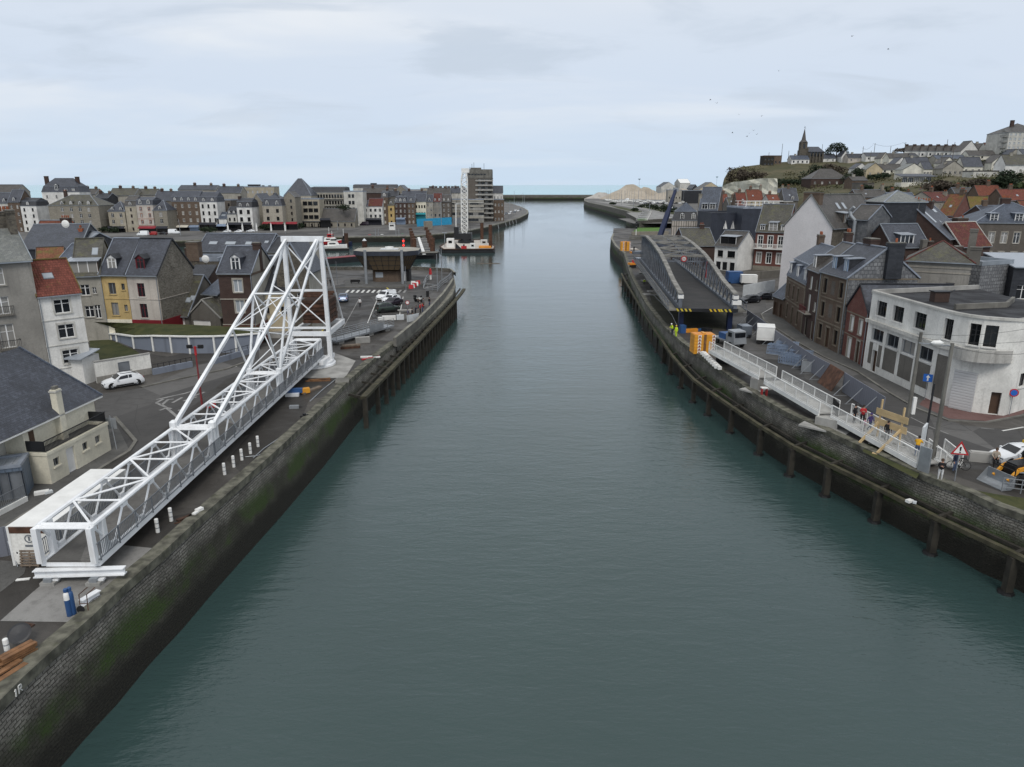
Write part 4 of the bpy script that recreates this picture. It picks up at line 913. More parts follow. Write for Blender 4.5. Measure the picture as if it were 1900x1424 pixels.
 # white swing footbridge on the left quay
def footbridge():
 z0=1.25
 a=(G(84,1040,z0)+G(180,1040,z0))/2;b=A(586,655,0)if False else G(576,660,z0)
 L=hypot(b.x-a.x,b.y-a.y);ang=atan2(b.y-a.y,b.x-a.x)
 root=thing('footbridge','long white steel truss footbridge with tall stayed pylon resting along the left quay','footbridge',(a.x,a.y,0),ang)
 def loc(p):
  dx,dy=p.x-a.x,p.y-a.y;return Vector((dx*cos(ang)+dy*sin(ang),-dx*sin(ang)+dy*cos(ang),p.z))
 W=1.5;H=2.12;N=15;st=L/N;S='white_steel'
 zt=z0+H
 mb=MB();mb.bb(0,L,-W+.1,W-.1,z0-.12,z0,'deck_grey')
 for k in range(N+1):mb.bb(k*st-.08,k*st+.08,-W+.1,W-.1,z0-.35,z0-.13,S)
 mb.obj('deck',root)
 mb=MB()
 for s in(-1,1):mb.bb(-.1,L+.1,s*W-.14,s*W+.14,z0-.3,z0+.06,S)
 mb.obj('bottom_chord',root)
 mb=MB()
 for s in(-1,1):mb.tube((0,s*W,zt),(L-.6,s*W,zt),.14,S,8)
 mb.obj('top_chord',root)
 for s,nm in((-1,'truss_web'),(1,'truss_web')):
  mb=MB()
  for k in range(N):
   x0,x1=k*st,(k+1)*st;xm=(x0+x1)/2
   mb.tube((x0,s*W,zt),(xm,s*W,z0),.07,S,6);mb.tube((xm,s*W,z0),(min(x1,L-.6),s*W,zt),.07,S,6)
  for x in(0,.9,L-.7,L-2.2):mb.bar((x-.25 if x==0 else x,s*W,z0),(x-.25 if x==0 else x,s*W,zt),.34 if x<1 else.3,.3,S)
  for sx in(5*st,10*st):
   for dx in(-.55,.0,.55):mb.bar((sx+dx,s*W,z0),(sx+dx,s*W,zt),.26,.3,S)
  for k in range(N+1):mb.box((min(k*st,L-.6),s*(W+.0),zt-.16),(.5,.2,.34),S);mb.box((min((k+.5)*st,L-.6),s*W,z0+.2),(.5,.19,.3),S)
  mb.obj(nm,root)
 mb=MB()
 for k in range(N):
  x0,x1=k*st,(k+1)*st;s=1 if k%2 else-1
  mb.tube((x0,s*W,zt),(min(x1,L-.6),-s*W,zt),.075,S,6)
  if k>0 and k%2==0:pass
  mb.tube((x0,-W,zt),(x0,W,zt),.07,S,6)
 for sx in(0,5*st,10*st,L-.7):
  for dx in(0,.45)if sx==0 else(-.45,0,.45):mb.tube((sx+dx-(.25 if sx==0 else 0),-W,zt),(sx+dx-(.25 if sx==0 else 0),W,zt),.1,S,6)
 mb.obj('top_bracing',root)
 for s in(-1,1):
  mb=MB();y=s*(W+.2)
  for z in(z0+1.1,z0+.16):mb.bar((-.2,y,z),(L,y,z),.05,.05,'grey_steel')
  n=int(L/.16)
  for i in range(n):mb.bar((i*.16,y,z0+.17),(i*.16,y,z0+1.08),.03,.03,'grey_steel')
  for i in range(int(L/2)+1):mb.bar((i*2,y,z0),(i*2,y,z0+1.15),.06,.06,'grey_steel')
  mb.obj('railing',root)
 ptop=Zr(441,a.y+(b.y-a.y)*.985)
 mL,mR=loc(G(546,650,z0)),loc(G(607,670,z0));xp=L+.6
 pw=2.35;tops={s:Vector((xp-.2,s*pw*.92,ptop))for s in(-1,1)}
 for s in(-1,1):
  mb=MB();mb.bar((xp,s*pw,.5),tops[s],.46,.46,S);mb.obj('pylon_leg',root)
 mb=MB();mb.bar(tops[-1]+Vector((0,-.3,-.25)),tops[1]+Vector((0,.3,-.25)),.6,.6,S)
 for z in(4.6,9.2):mb.bar((xp-.05,-pw,z),(xp-.05,pw,z),.22,.25,S)
 for za,zb in((4.7,9.1),(9.3,ptop-.6)):
  mb.tube((xp,-pw,za),(xp,pw,zb),.08,S,6);mb.tube((xp,pw,za),(xp,-pw,zb),.08,S,6)
 mb.obj('pylon_bracing',root)
 stays={}
 for i,(sx,topdx)in enumerate(((5*st,.25),(10*st,.1))):
  for s in(-1,1):
   ft=Vector((sx,s*W,zt+.1));tp=tops[s]+Vector((-.3-topdx,-s*(.35 if i==0 else.25),-.35));mb=MB();mb.bar(ft,tp,.26 if i==0 else.22,.29 if i==0 else.25,S)
   mb.lathe([(.3,-.1),(.3,.35),(.1,.5)],ft,S,8);mb.obj('stay',root);stays[i,s]=(ft,tp)
 mb=MB()
 def on(i,s,f):p,q=stays[i,s];return p+(q-p)*f
 for f in(.42,.62):mb.tube(on(0,-1,f),on(0,1,f),.1,S,6)
 for f in(.3,.52):mb.tube(on(1,-1,f),on(1,1,f),.09,S,6)
 for s in(-1,1):
  fr=(.42,.62);g=(.02,.38)
  mb.tube(on(0,s,.42),on(1,s,.01),.11,S,6);mb.tube(on(0,s,.42),on(1,s,.52),.05,S,5);mb.tube(on(0,s,.62),on(1,s,.02),.13,S,6);mb.tube(on(0,s,.62),on(1,s,.45),.1,S,6)
 mb.tube(on(0,-1,.42),on(0,1,.62),.06,S,5);mb.tube(on(0,1,.42),on(0,-1,.62),.06,S,5);mb.tube(on(0,-1,.62),on(1,1,.62),.06,S,5);mb.tube(on(0,1,.42),on(1,-1,.25),.06,S,5)
 mb.tube(on(1,-1,.3),on(1,1,.52),.05,S,5);mb.tube(on(1,1,.3),on(1,-1,.52),.05,S,5);mb.tube(on(1,1,.02),on(1,-1,.3),.06,S,5);mb.tube(on(1,-1,.02),on(1,1,.3),.06,S,5)
 mb.obj('stay_bracing',root)
 zf=3.9;f0=xp-.2;f1=xp+8.2;fw=2.25;mb=MB()
 for s in(-1,1):
  mb.bar((f0,s*fw,zf),(f1,s*fw,zf),.35,.6,S);mb.bar((f0,s*fw,.6),(f0,s*fw,zf),.34,.34,S);mb.bar((f0+.9,s*fw*.95,.6),(f0+.1,s*fw,zf-.3),.3,.3,S)
 for x in(f0,f1):mb.bar((x,-fw-.15,zf),(x,fw+.15,zf),.4,.55,S)
 mb.obj('counterweight_frame',root)
 for s in(-1,1):mb=MB();mb.bar(tops[s]+Vector((.1,0,-.3)),(f1-.2,s*fw,zf+.2),.16,.18,S);mb.obj('back_stay',root)
 mb=MB()
 for k in range(6):mb.box((f0+5.3+R.uniform(-.1,.1),R.uniform(-.1,.1),zf+.9+k*.5),(4.2,3.4,.42),'rust_dark' if k%2 else 'rust')
 for x in(-1.8,0,1.8):mb.bar((f0+5.3+x,-1.9,zf+4.1),(f0+5.3+x,1.9,zf+4.1),.3,.25,'rust')
 mb.obj('counterweight',root)
 mb=MB();rr=2.7
 mb.lathe([(rr-.45,.0),(rr-.45,.62),(rr,.62),(rr,.3),(rr+.2,.3),(rr+.2,.02)],(xp-.3,0,0),S,40)
 for s in(-1,1):mb.bar((xp-3,s*1.9,.85),(xp+1.6,s*2.2,.85),.5,.5,S)
 mb.lathe([(rr+.35,.02),(rr+.35,.1),(rr-.6,.1)],(xp-.3,0,0),'concrete',40)
 mb.obj('turntable',root)
 return root,a,ang,L
FB,FBa,FBang,FBL=footbridge()
# things lying on the left quay
def ibeam(mb,p,q,h,w,m,tf=.05,tw=.04):
 p,q=Vector(p),Vector(q);z=Vector((0,0,1))
 mb.bar(p+z*(h/2-tf/2),q+z*(h/2-tf/2),w,tf,m);mb.bar(p-z*(h/2-tf/2),q-z*(h/2-tf/2),w,tf,m);mb.bar(p,q,tw,h-2*tf-.002,m)
def beam_thing(label,p,q,h,w,m,cat='steel beam',name='steel_beam'):
 p=Vector(p);q=Vector(q);mb=MB();ibeam(mb,(0,0,0),q-p,h,w,m);return tag(mb.obj(name,None,p),label,cat)
p,q=G(64,1064,.62),G(232,1059,.62)
beam_thing('white steel beam laid under the near end of the footbridge',p,q,.42,.4,'white_steel')
for px,lb in((93,'left'),(177,'right')):
 c=G(px,1084);mb=MB();mb.box((0,0,.1),(.8,.55,.2),'concrete');mb.box((0,0,.31),(.42,.42,.215),'galvanised');mb.box((.35,.1,.26),(.3,.3,.1),'white_steel')
 tag(mb.obj('jack_stand',None,c),f'{lb} of the two concrete and steel stands propping the white beam','stand','stands under the beam')
beam_thing('short white steel offcut beam lying beside the blue gas cylinders',G(150,1120,.25),G(184,1100,.25),.36,.34,'white_steel')
def cylinder(px,py,cap,label):
 c=G(px,py);r=thing('gas_cylinder',label,'gas cylinder',c,0,'gas cylinders')
 mb=MB();mb.lathe([(.0,0),(.13,0),(.14,.03),(.14,1.15),(.12,1.3),(.05,1.38),(0,1.38)],(0,0,0),'blue_paint',14);mb.obj('body',r,smooth=True)
 mb=MB();mb.lathe([(.142,.95),(.142,1.16),(.122,1.3),(.05,1.39),(0,1.39)],(0,0,0.003),cap,14);mb.obj('shoulder',r,smooth=True)
 mb=MB();mb.lathe([(.06,1.38),(.1,1.4),(.1,1.56),(.05,1.6),(0,1.6)],(0,0,0),'blue_paint',10);mb.obj('valve_guard',r)
cylinder(130,1143,'white_paint','blue gas cylinder with a white shoulder standing near the quay edge');cylinder(137,1140,'blue_paint','all blue gas cylinder standing behind the white shouldered one')
mb=MB();o_=G(150,1137)
for k in(0,1):mb.path([(k*.4,0,0),(k*.4,.1,1.0),(k*.4+.1,.7,1.05)],.025,'rust')
mb.bar((0,.05,.5),(.4,.05,.5),.03,.03,'rust');mb.bar((0,0,.1),(.6,.4,.1),.5,.03,'galvanised');mb.lathe([(.2,-.03),(.2,.03),(0,.03)],(.05,-.05,.22),'rubber',12,'y')
tag(mb.obj('cylinder_trolley',None,o_),'rusty hand trolley beside the blue gas cylinders','trolley')
tr=thing('timber_stack','stack of orange brown steel sheet planks near the quay edge at the lower left','timber stack',G(34,1224),radians(62));tr.scale=(.8,.8,.8)
for k in range(5):
 for j in range(2):
  mb=MB();dx=R.uniform(-.15,.15);mb.box((dx,j*.34-.17+R.uniform(-.03,.03),.12+k*.13),(2.0-R.uniform(0,.3),.3,.05),'orange_timber');mb.box((dx,j*.34-.3,.09+k*.13),(1.9,.03,.1),'orange_timber');mb.box((dx,j*.34-.04,.09+k*.13),(1.9,.03,.1),'orange_timber');mb.obj('plank',tr)
tr=thing('timber_stack','few loose orange brown planks lying beyond the left picture edge corner','timber stack',G(6,1262),radians(70))
for k in range(2):mb=MB();mb.box((0,k*.35,.1+k*.1),(2.2,.3,.08),'orange_timber');mb.obj('plank',tr)
c=G(40,1193);mb=MB();mb.lathe([(.0,0),(.5,0),(.52,.05),(.42,.07),(0,.03)],(0,0,.0),'dark_steel',24);o=tag(mb.obj('manhole_cover',None,(c.x,c.y,.52),(radians(38),0,radians(15))),'round dark iron cover leaning on the stacked planks','cover')
c=G(46,1165);mb=MB();mb.lathe([(.45,.0),(.45,.05),(.32,.05),(.32,-.3),(0,-.3)],(0,0,.01),'rust_dark',4);tag(mb.obj('open_pit',None,c,.5),'small square open pit in the quay surface above the plank stack','pit')
BOL=[(16,1218,'at the lower left corner beside the orange planks'),(293,988,'nearest of the pair by the quay edge debris'),(318,967,'second of the pair by the quay edge debris'),(417,881,'first and nearest in the row of four'),(434,867,'second in the row of four'),(449,854,'third in the row of four'),(465,842,'fourth in the row of four'),(479,829,'last and farthest beyond the row')]
b0=None
for x,y,lb in BOL:
 lab=f'short white plastic pipe bollard, {lb}'
 if b0 is None:
  b0=thing('bollard',lab,'bollard',G(x,y),0,'white bollards on the quay');mb=MB();mb.lathe([(.12,0),(.12,.92),(.1,.95),(0,.95)],(0,0,0),'white_paint',12);mb.obj('pipe',b0,smooth=False)
  [MB().lathe([(.125,z),(.125,z+.06)],(0,0,0),'galvanised',12).obj('band',b0)for z in(.3,.62)]
 else:copy_tree(b0,G(x,y),R.uniform(0,6),lab)
ca,cb=G(33,1050),G(80,1056);cw=2.35;v=(G(215,936)-G(80,1056));cl=8.6;ang=FBang-pi/2
ct=thing('shipping_container','white shipping container with rusty roof edge beside the footbridge','container',(ca.x-.2,ca.y,0),ang)
ch=2.45;mb=MB();mb.bb(0,cw,.08,cl,.1,ch,'container_white');mb.bb(-.03,cw+.03,.05,cl+.03,ch+.003,ch+.06,'white_paint')
for x in(-.04,cw-.1):mb.bb(x,x+.14,-.02,.12,.0,ch+.05,'white_paint');mb.bb(x,x+.14,cl-.1,cl+.05,0,ch+.05,'white_paint')
mb.obj('body',ct)
mb=MB();mb.bb(.1,cw-.1,-.005,.07,.1,ch-.38,'plaster_stained');mb.lathe([(.26,-.012),(.26,.03),(.2,.03),(.2,-.012)],(cw*.5,.0,1.75),'grey_steel',20,'y');mb.bb(cw*.5-.3,cw*.5+.3,-.012,.0,1.22,1.36,'grey_steel')
mb.bb(cw*.5-.05,cw*.5+.07,-.014,.0,1.6,1.9,'grey_steel');mb.bb(.3,.36,-.03,0,.8,.9,'dark_steel');mb.obj('door',ct)
mb=MB();mb.bb(.05,cw-.05,-.012,.09,ch-.36,ch+.02,'rust');mb.obj('rusty_header',ct)
pl=thing('pallet','grey wooden pallet leaning against the white container end','pallet',G(57,1052),ang)
for k in range(6):mb=MB();mb.box((0,-.1-.0*k,.12+k*.17),(1.1,.04,.1),'pallet_wood');mb.obj('slat',pl,rz=(radians(-12),0,0))
for k in(-1,0,1):mb=MB();mb.box((k*.48,-.04,.5),(.08,.08,1.0),'pallet_wood');mb.obj('bearer',pl,rz=(radians(-12),0,0))
mb=MB();p,q=G(-30,1040),G(14,1046);mb.bar(p+Vector((0,0,.95)),G(22,1030)+Vector((0,0,.95)),.06,1.9,'hoarding');mb.bar(G(14,1005,1.2),G(33,1052,.05),.04,.04,'galvanised')
tag(mb.obj('hoarding',None),'grey corrugated hoarding panel with a brace beside the white container','hoarding')
def debris(name,label,cat,px,items,rz=0.0,group=None):
 mb=MB()
 for x,y,z,sx,sy,sz,m,r in items:mb.box((x,y,z+sz/2),(sx,sy,sz),m,r)
 return tag(mb.obj(name,None,G(*px),rz),label,cat,group)
debris('scrap_heap','white and rusty scrap pieces by the quay edge beyond the concrete pad','scrap',(345,962),[(0,0,0,1.2,.3,.12,'rust_dark',.4),(.7,.3,.0,.7,.25,.22,'white_paint',.9),(.9,.55,0,.5,.3,.3,'white_paint',.6),(-.3,-.5,0,.9,.06,.06,'rust',.1),(.3,-.7,0,.4,.05,.05,'white_paint',1.2)],.5)
debris('steel_offcut','small pale steel plate lying on the dirt left of the concrete pad','plate',(43,1076),[(0,0,0,.7,.2,.05,'white_paint',.2)])
debris('rubbish_bag','white rubbish sack lying beside the blue grey shed','sack',(78,918),[(0,0,0,.9,.4,.28,'white_paint',.5),(.4,.15,0,.5,.35,.22,'tarp',.8)])
debris('timber_block','stack of brown timber beams on the quay beyond the turntable','timber',(650,647),[(0,0,0,2.6,.35,.3,'rust',.35),(0,.4,0,2.5,.35,.3,'rust_dark',.35),(.1,.2,.31,2.4,.7,.2,'pallet_wood',.38)])
debris('concrete_block','pale concrete block beside the grey access ramp','block',(673,636),[(0,0,0,2.0,.8,.8,'concrete',.35)])
debris('fence_stack','pile of white and red barrier parts lying by the parapet','barrier parts',(680,664),[(0,0,0,1.5,.35,.2,'white_paint',.1),(.3,-.8,0,1.6,.3,.15,'red_paint',.7),(.9,.5,0,1.4,.2,.12,'dull_red',.3),(1.3,-.1,0,1.0,.25,.15,'white_paint',.5)])
debris('pump_unit','blue pump unit with yellow casing under the footbridge','pump',(545,733),[(0,0,.25,1.9,.55,.45,'blue_paint',.15),(1.1,.5,.1,.9,.6,.5,'amber_paint',.5),(.0,-.5,0,1.4,.5,.3,'white_steel',.1),(-.7,0,0,.1,.5,.25,'dark_steel',0),(.7,0,0,.1,.5,.25,'dark_steel',0),(1.5,1.5,0,.5,3.0,.2,'pallet_wood',-.4)])
debris('pipe_bundle','rusty orange pipes lying on the quay by the turntable','pipes',(590,708),[(0,0,0,2.8,.12,.12,'orange_timber',.1),(.1,.3,0,2.6,.12,.12,'rust',.2),(0,.6,0,2.6,.12,.12,'orange_timber',.02),(.2,.3,.13,2.2,.12,.12,'orange_timber',.4)])
debris('hatch_cover','flat grey steel hatch on the quay near the coping','hatch',(635,708),[(0,0,0,1.5,1.9,.15,'concrete_dark',.2)])
debris('float_buoy','pale grey float with a rope on the quay beside the coping','float',(546,758),[(0,0,0,.9,.4,.3,'galvanised',.1),(.6,.05,.1,.4,.06,.06,'dark_steel',.1)])
debris('mooring_cleat','small black mooring cleat on the left quay coping','cleat',(565,774),[(0,0,0,.8,.2,.2,'dark_steel',.9),(0,0,.2,.25,.2,.15,'dark_steel',.9)])
mb=MB();mb.path([G(*q,.06)for q in[(470,850),(490,832),(520,812)]],.04,'galvanised');mb.path([G(*q,.06)for q in[(575,745),(600,722),(626,702)]],.05,'galvanised');mb.path([G(*q,.05)for q in[(455,848),(476,846),(500,838),(524,815)]],.03,'galvanised')
tag(mb.obj('conduit'),'thin grey pipes running along the left quay beside the coping','pipe')
rp=thing('lamp_post','thin red lamp post with two black floodlights behind the footbridge','lamp post',G(375,752),0)
mb=MB();hh=Zr(643,G(375,752).y);mb.tube((0,0,0),(0,0,hh),.11,'dull_red',8,.07);mb.tube((0,0,hh-.9),(0,0,hh),.12,'red_paint',8);mb.obj('pole',rp)
mb=MB();mb.bar((-.5,0,hh-.2),(.6,0,hh-.1),.06,.06,'dull_red');mb.obj('bracket',rp)
for x in(-.5,.6):mb=MB();mb.box((x,-.1,hh+.0),(.5,.25,.35),'black');mb.obj('floodlight',rp)
debris('traffic_cone_sign','red and black plastic marker lying in the street behind the red post','marker',(392,756),[(0,0,0,.9,.5,.5,'red_paint',.4),(.1,.2,.5,.3,.3,.2,'black',.1)])
sp_=thing('street_sign','grey back of a road sign on a thin post by the cream house corner','sign',G(217,835),radians(5))
mb=MB();mb.tube((0,0,0),(-.35,.4,2.9),.04,'galvanised',6);mb.obj('post',sp_);mb=MB();mb.bb(-.75,.1,.36,.4,1.75,2.7,'galvanised');mb.obj('plate',sp_)
c=G(20,1287,-.15);X=LC[1].x+.19;y0=c.y;mb=MB()
for(ya,za),(yb_,zb)in(((0,-.32),(.06,.02)),((.06,.02),(-.02,-.06)),((.2,-.32),(.24,.04)),((.24,.04),(.4,.02)),((.4,.02),(.4,-.13)),((.4,-.13),(.22,-.15)),((.3,-.15),(.42,-.32))):mb.bar((X,y0+ya,za),(X,y0+yb_,zb),.045,.04,'paint_line')
mb.obj('painted_mark',wl)
# houses of the left bank
bL,bR=G(100,719),G(175,706);hW=Zr(550,bL.y);vv=(bL-bR).normalized()
house('town_house','white rendered house with arched windows and mossy red tile roof beside the street',bL,bR,hW,7.2,'plaster_white','gx',3.3,'tile_red',[(8.0,1.5,1.55,[.53],'w'),(5.25,1.5,1.55,[.53],'w'),(2.4,1.5,1.55,[.53],'w')],trim='plaster_offwhite',surround=True,ridge='tile_lichen',sky=[(.42,.5,1.0,.8)],band=[(7.3,.08,'plaster_offwhite'),(4.5,.08,'plaster_offwhite'),(1.9,.08,'plaster_offwhite')],pipe=[.02])
gW=9.0;gA=bL+vv*gW
L1h=Zr(483,bL.y)
r=house('town_house','tall grey rendered house with balconies at the left picture edge',gA,bL+vv*.05,L1h,9.5,'plaster_grey','gx',3.3,'slate_pale',[(11.55,1.75,1.35,[.22,.64],'w'),(8.55,1.8,1.35,[.22,.64],'w'),(5.0,2.5,1.3,[.22,.64],'w'),(1.5,1.8,1.35,[.3,.8],'w')],trim='plaster_greige',sky=[(.5,.5,.9,.8)],chim=[(.9,.5,1.9,1.0,1.5,'flint_dark',5),(.97,.42,.7,1.3,2.2,'flint_dark',0)],ridge='zinc')
for z,p in((8.5,.25),(5.0,.7)):
 mb=MB();x=.64*gW;mb.bb(x-.95,x+.95,-p,0,z-.15,z-.05,'plaster_dark')
 for k in range(13):mb.bar((x-.9+k*.15,-p+.04,z-.05),(x-.9+k*.15,-p+.04,z+.85),.025,.025,'dark_steel')
 for s in(-.92,.92):mb.bar((x+s,-p+.04,z+.85),(x+s,0,z+.85),.04,.04,'dark_steel')
 mb.bar((x-.92,-p+.04,z+.85),(x+.92,-p+.04,z+.85),.05,.05,'dark_steel');mb.obj('balcony',r)
a,b,ht=HB(97,900,207,836,844)
r=house('cream_house','cream house under a big slate hip roof with a railed terrace annex',a,b,ht,3.0,'plaster_cream','flat',0,'pavement',[(.05,2.0,.95,[.34],'f'),(1.2,.62,.62,[.12,.58,.8],'g')],parapet=.12,ridge='plaster_cream',trim='plaster_cream')
W=(b-a).length
mb=MB();mb.bar((.0,.05,ht+1.0),(W,.05,ht+1.0),.06,.06,'dark_steel');mb.bar((.0,.05,ht+.22),(W,.05,ht+.22),.05,.05,'dark_steel')
for k in range(int(W/.13)):mb.bar((k*.13,.05,ht+.2),(k*.13,.05,ht+1.0),.03,.03,'dark_steel')
for s in(0,W-.05):mb.bb(s,s+.06,.1,3,ht+.2,ht+1,'dark_steel')
mb.obj('terrace_railing',r)
eh=4.35;mb=MB()
X0,X1,Y0,Y1=-7,W+.9,1.5,9.8
mb.bb(-.1,X1,Y0,Y1,-.2,eh,'plaster_cream');mb.bb(X0,-.11,3.3,Y1,-.2,eh,'plaster_cream');mb.bb(-2.4,-.12,3.0,3.29,-.2,ht+.9,'plaster_offwhite')
for x in(.7,):mb.bb(x-.25,x+.25,Y0-.03,Y0,eh-1.3,eh-.4,'brown_frame')
mb.obj('wall',r)
mb=MB();rise=4.6;o=.5;q=[(X0-o,Y0-o,eh),(X1+o,Y0-o,eh),(X1+o,Y1+o,eh),(X0-o,Y1+o,eh)];t1,t2=(X0+2,5.6,eh+rise),(X1-1.9,5.6,eh+rise)
mb.slab(q,.12,'white_paint')
for pp in((q[0],q[1],t2,t1),(q[1],q[2],t2),(q[2],q[3],t1,t2),(q[3],q[0],t1)):mb.poly([Vector(v_)+Vector((0,0,.05))for v_ in pp],'slate')
for c_,t_ in((q[0],t1),(q[1],t2),(q[2],t2)):mb.bar(Vector(c_)+Vector((0,0,.08)),Vector(t_)+Vector((0,0,.08)),.2,.1,'slate_blue')
ro=mb.obj('roof',r)
mb=MB();mb.bb(W*.5-.3,W*.5+.3,1.0,1.5,ht-.2,eh+2.0,'plaster_cream');mb.bb(W*.5-.36,W*.5+.36,.95,1.56,eh+1.8,eh+1.92,'plaster_offwhite');mb.bb(W*.5-.2,W*.5+.2,1.1,1.4,eh+2.0,eh+2.25,'concrete_dark');mb.obj('chimney',ro)
mb=MB();mb.hexa([(-2.6,3.0,eh+1.9),(-1.6,3.0,eh+1.9),(-1.6,3.8,eh+2.7),(-2.6,3.8,eh+2.7)],[(-2.6,3.0,eh+2.15),(-1.6,3.0,eh+2.15),(-1.6,3.8,eh+2.95),(-2.6,3.8,eh+2.95)],'glass_blue');mb.obj('skylight',r)
mb=MB();mb.path([(-2.5,3.0,eh-.2),(-2.5,3.0,2.4),(-1.9,2.8,2.2)],.06,'white_paint');mb.obj('downpipe',r)
pc=G(128,690)
mb=MB();mb.bb(-2.2,2.2,0,2.5,0,3.0,'plaster_white');mb.slab([(-2.5,-.5,3.0),(2.5,-.5,3.0),(2.5,2.5,3.6),(-2.5,2.5,3.6)],.1,'standing_seam');tag(mb.obj('porch',None,G(128,712),radians(-12)),'small white porch with a pale ribbed metal roof under the white house','porch')
a,b,h_=HB(-25,936,49,926,873);dd=(G(96,900)-b).length
r=house('shed','blue grey ribbed metal shed beside the cream house',a,b,h_,dd,'shed_steel','flat',0,'standing_seam',[(.05,2.1,1.5,[.35],'e'),(.05,2.1,1.5,[.72],'e')],parapet=.08,ridge='lead',sill=False)
fw=thing('railing_wall','low white wall with grey railing in front of the blue grey shed','railing',G(50,931),0)
v=G(-20,968)-G(50,931);mb=MB();mb.bar((0,0,.2),(v.x,v.y,.2),.25,.45,'white_paint');mb.obj('low_wall',fw);mb=MB();n=int(v.length/.14)
for k in range(n):mb.bar((v.x*k/n,v.y*k/n,.42),(v.x*k/n,v.y*k/n,1.25),.025,.025,'grey_steel')
for z in(.5,1.28):mb.bar((0,0,z),(v.x,v.y,z),.05,.05,'grey_steel')
mb.obj('railing',fw)
WB=[G(x,y)for x,y in[(150,622),(185,624),(218,634),(250,647),(286,652),(320,655),(354,656.5),(400,656),(440,654),(482,650)]]
TZ=[.3,.5,1.1,1.7,2.1,2.25,2.3,2.3,2.3,2.3]
top=[Vector((p.x,p.y,z))for p,z in zip(WB,TZ)]
rw=thing('retaining_wall','curved blue grey retaining wall with white posts below the grass bank','wall',(0,0,0))
mb=MB();mb.grid([lift(WB,-.1),top],'wall_blue');tb=offs(top,-.4);tb2=[Vector((p.x,p.y,z.z))for p,z in zip(tb,top)];mb.obj('panel',rw)
mb=MB()
for p,q in zip(top,top[1:]):mb.bar(p,q,.45,.16,'white_paint')
mb.obj('wall_coping',rw)
mb=MB();acc=0
for p,q,z in zip(WB[2:],WB[3:],TZ[2:]):
 n=max(1,int((q-p).length/3.4))
 for k in range(n):c=p+(q-p)*(k/n);mb.box((c.x,c.y-.08,z/2),(.22,.22,z),'white_paint')
mb.obj('post',rw)
bk=[G(150,597,2.7),G(185,598,2.7),G(218,599,2.7),G(250,600,2.7),G(286,601,2.7),G(320,602,2.7),G(354,603,2.7),G(400,605,2.7),G(440,606,2.7),G(482,607,2.7)]
mid=[(p+q)/2+Vector((0,0,.12))for p,q in zip(tb2,bk)]
gb=MB();gb.grid([tb2,mid,bk,[Vector((p.x,p.y+3,-.1))for p in bk]],'grass');struct(gb.obj('grass_bank'))
sheet('grass_patch',[(168,668),(166,628),(186,626),(220,637),(253,652),(262,660),(230,668)],'grass',.03)
rr=random.Random(3)
p,q=G(181,712),G(283,694);v=q-p;an=atan2(v.y,v.x);Lw=v.length;hw_=Zr(673,p.y)
bw=thing('boundary_wall','weathered low cream wall with a grey door behind the white car','wall',p,an)
mb=MB();mb.bb(0,Lw,0,.3,-.1,hw_,'plaster_stained');mb.bb(-.02,Lw+.02,-.03,-.002,-.1,.75,'plaster_grey');mb.bb(-.04,Lw+.04,-.06,.36,hw_+.003,hw_+.1,'concrete');mb.obj('wall',bw);link(win_mesh(1.2,1.9,'e'),'door',bw,(Lw*.5,-.04,.1))
for i,(x0,y0,x1,y1)in enumerate([(284,696,357,681),(398,676,470,655)]):
 p,q=G(x0,y0),G(x1,y1);lw=thing('low_wall',['low grey concrete wall with iron railing right of the cream wall','low grey concrete wall with railing seen through the footbridge'][i],'wall',p);v=q-p
 mb=MB();mb.bar((0,0,.35),(v.x,v.y,.35),.3,.75,'wall_blue');mb.obj('wall',lw);mb=MB();mb.bar((0,0,1.2),(v.x,v.y,1.2),.05,.05,'dark_steel')
 for k in range(8):mb.bar((v.x*k/7,v.y*k/7,.7),(v.x*k/7,v.y*k/7,1.25),.05,.05,'dark_steel')
 mb.obj('railing',lw)
a,b,h=HE(185,509,233,509.5,9.4)
house('row_house','yellow stained row house with a white framed dormer behind the grass bank',a,b,h,9,'plaster_yellow','gx',4.5,'slate',[(6.6,1.6,1.05,[.4],'g'),(7.2,.9,.5,[.83],'g'),(3.6,1.8,1.05,[.4],'g'),(4.2,.9,.5,[.83],'g')],trim='plaster_yellow',band=[(0,3.0,'plaster_cream'),(5.9,.1,'plaster_yellow')],dorm=[(.42,1.3,1.5,'w',.7,'gab','slate_dark')],pipe=[.02])
a,b,h=HE(233.7,509.6,291,510.5,9.4)
r=house('row_house','pale row house with red windows, red base and a bare flint gable',a,b,h,9,'plaster_pinkish','gx',4.5,'slate',[(6.3,1.9,1.1,[.42],'r'),(3.3,2.0,1.1,[.42],'r')],trim='plaster_offwhite',sidewall='flint',band=[(-.1,3.1,'plaster_red'),(5.9,.1,'plaster_pinkish')],dorm=[(.42,1.3,1.5,'r',.7,'gab','slate_dark','red_frame')],ridge='slate_dark',pipe=[.97])
a,b,h=HE(134,512,185,510.5,9.3)
house('row_house','grey beige row house with a mossy roof and a wide shed dormer',a,b,h,9,'plaster_greige','gx',4.6,'slate_moss',[(6.5,1.5,1.15,[.38],'w'),(6.7,.9,.5,[.72],'w'),(3.4,1.6,1.15,[.42],'w'),(3.2,1.9,.8,[.72],'w')],dorm=[(.42,3.8,1.7,'t',.3,'shed','slate_moss','brown_frame')],sky=[(.75,.62,.8,1.3)],ridge='slate_moss')
a,b,h=HE(112,481,153,481,10)
house('back_house','low house with a plain blue slate roof behind the grey beige row house',a,b,h,8,'plaster_dark','gx',2.0,'slate_blue',[])
a,b,h=HE(57,455,106,455,9.5)
